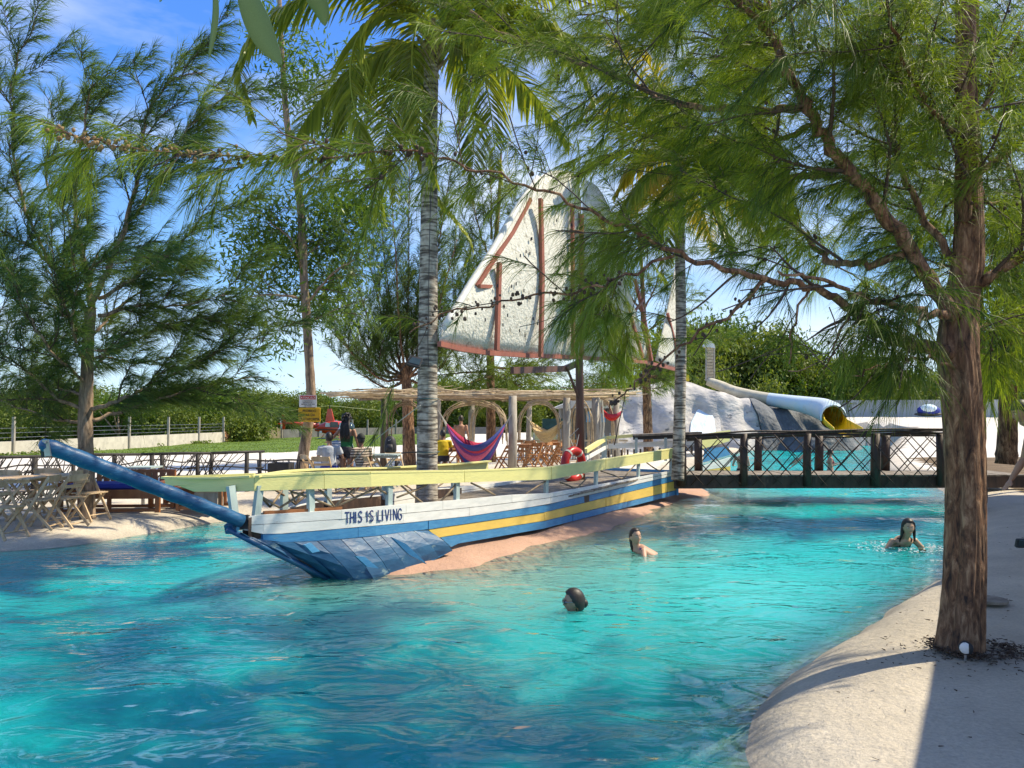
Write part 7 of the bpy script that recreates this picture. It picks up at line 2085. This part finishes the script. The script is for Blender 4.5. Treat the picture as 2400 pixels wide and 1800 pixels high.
def person(label, loc, rz, pose, skin=(.36, .19, .12), female=False, k=1.0, voxel=.012, hair=('short', (.012, .009, .008)), top=None, bottom=None, cap=None,
           headdir=(0, 1, 0), headup=(0, 0, 1), group='people around the pool', smile=False, lod=1, hands=True, sleeves=True, waterline=None):
    J = {n: Vector(v) * k for n, v in pose.items()}
    root = empty('person', loc, label, 'person', group, rz=rz, world_parts=False)
    mb = MB()
    side = (J['shR'] - J['shL']).normalized()
    hs = .92 if female else 1.0
    def torso(mb, e=0.0, a=0, b=99):
        pts = [J['pelvis'] - (J['waist'] - J['pelvis']).normalized() * .09 * k, J['pelvis'], J['waist'], J['chest'].lerp(J['waist'], .35), J['chest'], J['neck'].lerp(J['chest'], .30), J['neck'].lerp(J['chest'], .08)]
        rx = [.12, .165 if female else .158, .125 if female else .14, .140, .158 * hs, .155 * hs, .070]; fl = [.8, .72, .74, .72, .70, .62, .9]
        pts, rx, fl = pts[a:b], rx[a:b], fl[a:b]
        mb.tube(pts, [(r + e) * k for r in rx], 16, flat=fl, side=side)
    torso(mb)
    mb.tube([J['neck'] - Vector((0, 0, .07 * k)), J['neck'], J['head'] - Vector((0, 0, .05 * k))], [.062 * k * hs, .052 * k * hs, .054 * k * hs], 12)
    if female:
        f_ = (side.cross(J['neck'] - J['pelvis'])).normalized() * -1
        for s in (-1, 1): mb.ball(J['chest'] + side * (.065 * s * k) - side.cross(Vector((0, 0, 1))) * -.075 * k - Vector((0, 0, .02 * k)), .055 * k)
    for s in 'LR':
        mb.ball(J['sh' + s], .052 * k * hs)
        mb.tube([J['sh' + s], J['sh' + s].lerp(J['el' + s], .3), J['el' + s], J['el' + s].lerp(J['wr' + s], .3), J['wr' + s]], [.048 * k * hs, .046 * k * hs, .036 * k * hs, .038 * k * hs, .024 * k * hs], 10)
        mb.tube([J['hip' + s], J['hip' + s].lerp(J['kn' + s], .35), J['kn' + s], J['kn' + s].lerp(J['an' + s], .3), J['an' + s]], [.088 * k, .080 * k, .052 * k, .054 * k, .034 * k], 12)
        mb.tube([J['an' + s], J['an' + s].lerp(J['to' + s], .5), J['to' + s]], [.036 * k, .036 * k, .026 * k], 8, flat=.8)
        if hands:
            w_, e_ = J['wr' + s], J['el' + s]; d = (w_ - e_).normalized()
            sd_ = d.cross(Vector((0, 0, 1)));
            if sd_.length < .2: sd_ = d.cross(side)
            sd_.normalize(); nn_ = sd_.cross(d)
            palm_c = w_ + d * .045 * k
            mb.tube([w_, palm_c, w_ + d * .085 * k], [.026 * k, .040 * k, .036 * k], 10, flat=.42, side=sd_)
            for q, (o_, ln) in enumerate(((-.028, .062), (-.009, .072), (.010, .067), (.028, .052))):
                b0 = w_ + d * .080 * k + sd_ * o_ * k
                mb.tube([b0 - d * .02 * k, b0 + d * ln * .5 * k + nn_ * .004, b0 + d * ln * .92 * k + nn_ * .020 * k], [.0105 * k, .010 * k, .008 * k], 6)
            b0 = w_ + d * .03 * k - sd_ * .03 * k
            mb.tube([b0, b0 - sd_ * .025 * k + d * .03 * k, b0 - sd_ * .03 * k + d * .058 * k + nn_ * .01 * k], [.013 * k, .012 * k, .009 * k], 6)
    R_ = basis(headdir, headup)
    hc = J['head'] + Vector((0, 0, .03 * k))
    head_pts(mb, hc, R_, k)
    me = remeshed(mb, voxel, 3, .55)
    ms = mat('skin', skin, tuple(c * .82 for c in skin), .5, 7, bump=.0)
    body = link('body', me, ms, root)
    def hp(x, y, z): return hc + R_ @ Vector((x * k, y * k, z * k))
    # eyes, brows, mouth
    md = M['black']
    mw = M['white_plastic']
    for s in (-1, 1):
        MB().ball(hp(s * .029, .083, .008), (.012 * k, .006 * k, .0065 * k), 10, 6, rot=R_).build('eye', mw, root, sm=True)
        MB().ball(hp(s * .029, .0885, .008), (.0055 * k, .003 * k, .0055 * k), 8, 5, rot=R_).build('iris', md, root, sm=True)
        MB().tube([hp(s * .014, .095, .026), hp(s * .030, .094, .031), hp(s * .045, .083, .025)], [.0022 * k, .003 * k, .0016 * k], 5).build('eyebrow', md, root)
    lips = mat('lips', (min(1, skin[0] * 1.15), skin[1] * .6, skin[2] * .7), None, .4, 9)
    mth = MB().tube([hp(-.022, .086, -.052 if smile else -.056), hp(-.010, .094, -.059), hp(0, .097, -.060), hp(.010, .094, -.059), hp(.022, .086, -.052 if smile else -.056)], [.002 * k, .0055 * k, .006 * k, .0055 * k, .002 * k], 6, flat=.6)
    mth = mth.build('lips', lips, root, sm=True)
    if smile: MB().tube([hp(-.014, .0945, -.0565), hp(0, .101, -.0585), hp(.014, .0945, -.0565)], [.0018 * k, .0032 * k, .0018 * k], 5).build('teeth', mw, root, sm=True)
    # hair
    mh_ = mat('hair', hair[1], tuple(c * 2.3 for c in hair[1]), .5, 60, (1, 1, .15), .002)
    hb_ = MB()
    vs, fs = [], []; nu, nv = 30, 20
    gz = np.random.default_rng(int(abs(loc[0]) * 100))
    def inhair(x, y, z):
        hl = (.66 if hair[0] in ('wet', 'side', 'bun') else .45) if hair[0] != 'bald' else 2
        return z > (hl if y > .55 else lerp(-.35, hl, max(0, min(1, (y + .1) / .65))) if y > -.1 else -.62)
    for j in range(nv + 1):
        th = pi * j / nv
        for i in range(nu):
            ph = 2 * pi * i / nu
            x, y, z = sin(th) * cos(ph), sin(th) * sin(ph), cos(th)
            w = .074 * (1 - .26 * max(0, -z) ** 1.5) ; d = .094; h = .118
            t_ = (.010 if hair[0] in ('wet', 'short') else .020)
            ins = inhair(x, y, z)
            e = t_ * (1 + .3 * gz.random() * (hair[0] == 'curly')) if ins else -.010
            vs.append(hp(x * (w + e), y * (d + e) * (1.04 if y < 0 else 1), z * (h + e)))
            fs.append(None)
    fs = []
    for j in range(nv):
        for i in range(nu):
            q = (j * nu + i, (j + 1) * nu + i, (j + 1) * nu + (i + 1) % nu, j * nu + (i + 1) % nu)
            fs.append(q)
    hb_.add(vs, fs)
    if hair[0] == 'wet':
        hb_.tube([hp(0, -.09, .02), hp(.0, -.10, -.06), hp(.0, -.095, -.14), hp(.0, -.085, -.25)], [.045 * k, .05 * k, .045 * k, .02 * k], 10, flat=.5, side=R_ @ Vector((1, 0, 0)))
    if hair[0] == 'side':
        for s in (-1, 1): hb_.tube([hp(s * .062, -.02, .04), hp(s * .082, -.015, -.04), hp(s * .085, -.02, -.12), hp(s * .10, -.05, -.21)], [.03 * k, .034 * k, .032 * k, .015 * k], 8, flat=.6)
        hb_.tube([hp(0, -.08, .04), hp(0, -.10, -.08), hp(0, -.10, -.22)], [.05 * k, .06 * k, .03 * k], 10, flat=.5, side=R_ @ Vector((1, 0, 0)))
    if hair[0] == 'bun': hb_.ball(hp(0, -.105, -.02), (.045 * k, .04 * k, .045 * k))
    if hair[0] == 'curly':
        for q in range(46):
            a, e = gz.random() * 6.28, gz.random() * 1.6 - .2
            v = Vector((cos(a) * cos(e) * .10, sin(a) * cos(e) * .11 - .02, sin(e) * .13 + .03))
            if v.y > .05 and v.z < .07: continue
            hb_.ball(hp(*v), .030 * k * gz.uniform(.7, 1.2), 7, 5)
        for q in range(7):
            x0 = (q - 3) * .022
            hb_.tube([hp(x0, -.08, .02), hp(x0 * 1.4, -.13, -.15), hp(x0 * 1.6 + .02, -.15, -.33), hp(x0 * 1.5 + .04, -.14, -.50)], [.022 * k, .02 * k, .018 * k, .008 * k], 6)
    if hair[0] != 'bald': hb_.build('hair', mh_, root, sm=True)
    if cap:
        cb_ = MB(); vs = []
        for j in range(9):
            th = pi * .53 * j / 8
            for i in range(24):
                ph = 2 * pi * i / 24
                vs.append(hp(sin(th) * cos(ph) * .092, sin(th) * sin(ph) * .112 - .004, cos(th) * .115 + .032))
        cb_.add(vs, [(j * 24 + i, (j + 1) * 24 + i, (j + 1) * 24 + (i + 1) % 24, j * 24 + (i + 1) % 24) for j in range(8) for i in range(24)])
        o = cb_.build('cap', mat('cap', cap, None, .8, 10), root, sm=True); so = o.modifiers.new('t', 'SOLIDIFY'); so.thickness = .006
        P = [hp(cos(a) * .075, .09 + sin(a) * .085, .045 - .012 * sin(a)) for a in np.linspace(0, pi, 10)]
        MB().prism(P, R_ @ Vector((0, 0, .006))).build('cap_peak', mat('cap_peak', cap, None, .8, 10), root)
    if top:
        tb = MB(); torso(tb, .013, 1 if top[0] != 'bikini' else 3, 7 if top[0] in ('tee', 'stripe') else 5)
        if top[0] in ('tee', 'stripe'):
            for s in 'LR': tb.tube([J['neck'].lerp(J['sh' + s], .5) - Vector((0, 0, .02)), J['sh' + s], J['sh' + s].lerp(J['el' + s], .62)], [.06 * k, .067 * k, .060 * k], 10)
            me = remeshed(tb, .016, 3, .6)
        elif top[0] == 'tank':
            for s in 'LR': tb.tube([J['chest'].lerp(J['neck'], .2) + (J['sh' + s] - J['neck']) * .45, J['neck'].lerp(J['sh' + s], .55) + Vector((0, 0, .0)), J['chest'].lerp(J['neck'], .2) + (J['sh' + s] - J['neck']) * .45 - side.cross(Vector((0, 0, 1))) * .08], .030 * k, 8)
            me = remeshed(tb, .014, 3, .6)
        else:
            tb = MB()
            f_ = -side.cross(Vector((0, 0, 1)))
            if f_.dot(R_ @ Vector((0, 1, 0))) < 0: f_ = -f_
            pts = [J['chest'] + side * (cos(a) * .150 * k) + f_ * (sin(a) * .118 * k) - Vector((0, 0, .05 * k)) for a in np.linspace(0, 2 * pi, 22)]
            tb.tube(pts, .016 * k, 6)
            for s in (-1, 1):
                tb.ball(J['chest'] + side * (.065 * s * k) + f_ * .085 * k - Vector((0, 0, .02 * k)), (.060 * k, .05 * k, .055 * k))
                sh_ = J['shR' if s > 0 else 'shL']
                tb.tube([J['chest'] + side * (.075 * s * k) + f_ * .12 * k, J['neck'].lerp(sh_, .52) + f_ * .035 * k + Vector((0, 0, .012)), J['neck'].lerp(sh_, .55) + Vector((0, 0, .022)), J['chest'] + side * (.08 * s * k) - f_ * .11 * k], .010 * k, 6)
            me = tb.mesh('top', True)
        if top[0] == 'stripe':
            m_s, nt, b_, o_ = newmat('striped'); wv = nt.nodes.new('ShaderNodeTexWave'); wv.bands_direction = 'Z'; wv.inputs['Scale'].default_value = 5.5; wv.inputs['Distortion'].default_value = .6
            tcs = nt.nodes.new('ShaderNodeTexCoord'); nt.links.new(tcs.outputs['Object'], wv.inputs['Vector'])
            rr__ = nt.nodes.new('ShaderNodeValToRGB'); setcol_ramp(rr__, 0, top[1]); setcol_ramp(rr__, 1, top[2]); rr__.color_ramp.elements[0].position = .5; rr__.color_ramp.elements[1].position = .56
            nt.links.new(wv.outputs['Fac'], rr__.inputs['Fac']); nt.links.new(rr__.outputs['Color'], b_.inputs['Base Color']); b_.inputs['Roughness'].default_value = .9
        else: m_s = mat('fabric', top[1], tuple(c * .82 for c in top[1]), .85, 6, bump=.008, bscale=12)
        link('top' if top[0] in ('tank', 'bikini') else 'shirt', me, m_s, root)
    if bottom:
        bb = MB(); f = bottom[0]
        bb.tube([J['pelvis'] - (J['waist'] - J['pelvis']).normalized() * .10 * k, J['pelvis'], J['waist'].lerp(J['pelvis'], .3)], [.135 * k, .178 * k, .155 * k], 14, flat=.76, side=side)
        if f > 0:
            for s in 'LR': bb.tube([J['hip' + s], J['hip' + s].lerp(J['kn' + s], f)], [.104 * k, .094 * k], 12)
        link('shorts', remeshed(bb, .018, 3, .6), mat('shorts_fabric', bottom[1], None, .85, 8, bump=.008), root)
    return root, J, hp

def P_(base, **kw):
    d = dict(base)
    for a, b in kw.items(): d[a] = b
    return d
def drop(pose, z): return {a: (b[0], b[1], b[2] + z) for a, b in pose.items()}
SKIN1, SKIN2, SKIN3 = (.58, .33, .22), (.46, .25, .16), (.20, .10, .065)

# swimmers (modelled whole, standing / floating in the water; local +Y is where they face)
sw1 = P_(STAND, elL=(-.42, .10, 1.22), wrL=(-.55, .30, 1.30), elR=(.42, .12, 1.22), wrR=(.55, .32, 1.30), knL=(-.12, .12, .50), anL=(-.12, -.12, .12), knR=(.12, .10, .52), anR=(.12, -.16, .16), head=(0, .03, 1.575))
p = WZ(1352, 1433, 0)
r, J, hp = person('swimmer in sunglasses with slicked back dark hair, seen in profile, nearest in the water', (p.x, p.y + .02, -1.515), radians(97), sw1, SKIN2, True, 1.0, .009, ('bun', (.010, .008, .007)), top=('bikini', (.30, .02, .03)), headdir=(0, 1, -.02))
MB().tube([hp(-.078, -.02, .012), hp(-.072, .06, .013), hp(-.045, .100, .010), hp(0, .106, .010), hp(.045, .100, .010), hp(.072, .06, .013), hp(.078, -.02, .012)], .003, 6).build('glasses_frame', M['metal'], r)
for s in (-1, 1): MB().ball(hp(s * .031, .101, .004), (.026, .007, .020), 12, 8, rot=basis((0, 1, -.02))).build('sunglass_lens', M['glass_dark'], r, sm=True)
for s in (-1, 1):
    MB().tube([hp(s * .088, -.008 + .0 * cos(a), -.058) + Vector((0, cos(a) * .014, sin(a) * .018)) for a in np.linspace(0, 2 * pi, 12)], .0025, 5).build('earring', M['cone_gold'], r)
# smiling woman, lying back in the water, legs stretched towards the right
p = WZ(1484, 1292, 0)
fl_ = dict(pelvis=(0, .50, -.22), waist=(0, .38, -.17), chest=(0, .19, -.07), neck=(0, .05, .035), head=(0, .035, .155), shL=(-.17, .09, .0), elL=(-.32, .02, -.14), wrL=(-.40, .20, -.22), shR=(.17, .09, .0), elR=(.34, .05, -.13), wrR=(.46, .22, -.20),
           hipL=(-.09, .55, -.22), knL=(-.10, .95, -.10), anL=(-.10, 1.33, -.09), toL=(-.10, 1.45, -.05), hipR=(.09, .55, -.22), knR=(.10, .95, -.12), anR=(.10, 1.33, -.10), toR=(.10, 1.45, -.05))
person('smiling woman with long wet dark hair floating in a purple bikini near the pink bank', (p.x, p.y, .02), radians(-80), fl_, SKIN1, True, 1.0, .009, ('wet', (.016, .010, .008)), top=('bikini', (.12, .05, .30)), headdir=(.98, .18, .08), headup=(0, -.05, 1), smile=True)
# woman on the right leaning forward, swimming towards the camera
p = WZ(2120, 1283, 0)
lean = dict(pelvis=(0, -.42, -.32), waist=(0, -.30, -.22), chest=(0, -.12, -.03), neck=(0, .03, .12), head=(0, .10, .245), shL=(-.18, -.02, .055), elL=(-.30, .06, -.10), wrL=(-.10, .26, -.03), shR=(.18, -.02, .055), elR=(.32, .02, -.08), wrR=(.12, .26, -.06),
            hipL=(-.09, -.46, -.34), knL=(-.10, -.78, -.46), anL=(-.10, -1.15, -.34), toL=(-.10, -1.28, -.30), hipR=(.09, -.46, -.34), knR=(.10, -.76, -.50), anR=(.10, -1.12, -.42), toR=(.10, -1.24, -.38))
person('woman in black swimwear with loose black hair leaning forward in the water', (p.x, p.y, .03), radians(180 + 6), lean, (.52, .33, .21), True, 1.0, .009, ('side', (.010, .008, .007)), top=('bikini', (.012, .012, .014)), headdir=(.30, 1, -.08))
# white water around her
g = np.random.default_rng(33); n = 260
a = g.random(n) * 6.28; r_ = .22 + g.random(n) ** 1.5 * .35
P = np.stack([p.x + np.cos(a) * r_ * 1.5, p.y - .1 + np.sin(a) * r_, g.random(n) ** 2 * .05 + .006], -1)
splash_m = mat('foam', (.8, .85, .85), (.7, .8, .8), .3, 5)
R = g.uniform(.004, .013, (n, 1, 1)) * np.array([1.6, 1.6, .6])
V = (P[:, None, :] + ICO_V[None] * R).reshape(-1, 3)
link('splash', np_mesh('splash', V, tris=(np.arange(n)[:, None, None] * 12 + ICO_F[None]).reshape(-1, 3)), splash_m, kind='stuff')
# bathers beyond the bridge
p = WZ(1722, 1110, 0)
person('long haired bather standing waist deep beyond the footbridge', (W(1724, 0, 24.5).x, 24.5, -.78), radians(-8), P_(STAND, wrL=(-.2, .25, 1.1), elL=(-.27, .05, 1.12), wrR=(.2, .25, 1.1)), SKIN1, True, 1.0, .016, ('wet', (.02, .012, .01)), top=('bikini', (.4, .36, .2)), bottom=(.0, (.02, .02, .02)), headdir=(.2, 1, 0))
person('bather in red trunks reaching left beyond the footbridge', (W(1872, 0, 25.5).x, 25.5, -.72), radians(70), P_(STAND, elR=(.30, .25, 1.15), wrR=(.34, .48, .98), elL=(-.3, .22, 1.15), wrL=(-.34, .45, .95)), SKIN1, False, 1.02, .016, ('short', (.02, .012, .01)), bottom=(.4, (.3, .02, .03)), headdir=(0, 1, 0))
person('smaller bather partly behind a bridge post, right of the red trunks', (W(1926, 0, 26.5).x, 26.5, -.86), radians(-100), P_(STAND, wrR=(.2, .25, 1.2), wrL=(-.2, .25, 1.2)), SKIN2, True, .95, .016, ('wet', (.02, .012, .01)), top=('bikini', (.25, .05, .08)), headdir=(0, 1, 0))
# family around the table (camera sees their backs: local +Y points away)
GP = 'people at the table behind the boat'
person('seated man in a pale grey t-shirt and blue shorts, back to the camera', (W(783, 0, 16.9).x, 16.9, .22), radians(12), P_(SIT, elR=(.30, .02, .74), wrR=(.38, .22, .78), head=(-.01, .08, 1.17)), SKIN2, False, 1.02, .014, ('short', (.012, .010, .010)), top=('tee', (.50, .54, .60)), bottom=(.8, (.01, .04, .42)), group=GP)
person('woman with curly long black hair and green top, arm on the seated man', (W(822, 0, 17.1).x, 17.1, .22), radians(-14), P_(STAND, elL=(-.34, .0, 1.22), wrL=(-.50, .10, 1.14), elR=(.24, .05, 1.12), wrR=(.22, .2, .95)), SKIN2, True, .99, .014, ('curly', (.010, .008, .008)), top=('tank', (.02, .20, .07)), bottom=(.35, (.05, .05, .06)), headdir=(-.1, 1, -.1), group=GP)
person('seated person in a brown and cream striped shirt and dark cap', (W(858, 0, 16.8).x, 16.8, .22), radians(40), SIT, SKIN3, False, .98, .014, ('short', (.01, .01, .01)), top=('stripe', (.09, .06, .05), (.55, .45, .36)), bottom=(.85, (.14, .11, .10)), cap=(.02, .025, .022), group=GP)
person('seated man in a pale cap and blue and white shirt, facing the camera', (W(812, 0, 18.6).x, 18.6, .25), radians(178), P_(SIT), SKIN1, False, 1.05, .016, ('short', (.03, .02, .01)), top=('stripe', (.5, .55, .6), (.12, .2, .34)), bottom=(.8, (.1, .1, .12)), cap=(.5, .6, .7), group=GP)
GB = 'guests under the pergola'
person('seated guest in a yellow shirt beside the striped hammock', (W(1043, 0, 21.6).x, 21.6, .22), radians(15), SIT, SKIN3, False, 1.0, .018, ('short', (.01, .01, .01)), top=('tee', (.70, .50, .02)), bottom=(.8, (.05, .05, .06)), group=GB)
person('shirtless man standing behind the striped hammock, back turned', (W(1083, 0, 24.5).x, 24.5, .22), radians(-10), P_(STAND, wrL=(-.2, .22, 1.0), wrR=(.2, .22, 1.0)), SKIN2, False, 1.0, .018, ('short', (.02, .015, .01)), bottom=(.8, (.06, .02, .03)), group=GB)
person('girl in a pink top standing far off beside the pale trunk', (W(966, 0, 33).x, 33, .1), radians(150), drop(STAND, 0), SKIN1, True, .9, .022, ('side', (.02, .012, .01)), top=('tank', (.6, .22, .3)), bottom=(.4, (.3, .2, .25)), group=GB)
# man at the right picture edge, bending forward
pr_ = dict(STAND); px_ = W(2408, 0, 8.2).x
bend = P_(STAND, chest=(0, .10, 1.25), neck=(0, .22, 1.38), head=(0, .33, 1.49), shL=(-.18, .16, 1.33), elL=(-.24, .22, 1.05), wrL=(-.22, .34, .84), shR=(.18, .16, 1.33), elR=(.24, .20, 1.05), wrR=(.22, .34, .84))
person('man with a white and teal wristband, cut off by the right edge', (px_ + .20, 8.2, .28), radians(84), bend, SKIN2, False, 1.10, .011, ('short', (.012, .01, .01)), bottom=(.7, (.30, .02, .04)), headdir=(0, 1, -.35))
mrt = [o for o in C.objects if o.name.startswith('person') and o.parent is None][-1]
w_ = Vector(bend['wrL']) * 1.1; e_ = Vector(bend['elL']) * 1.1; d = (w_ - e_).normalized()
MB().tube([w_ - d * .05, w_ - d * .032], .031, 12).build('wristband', M['white_plastic'], mrt); MB().tube([w_ - d * .030, w_ - d * .012], .030, 12).build('wristband', M['slide_blue'], mrt)
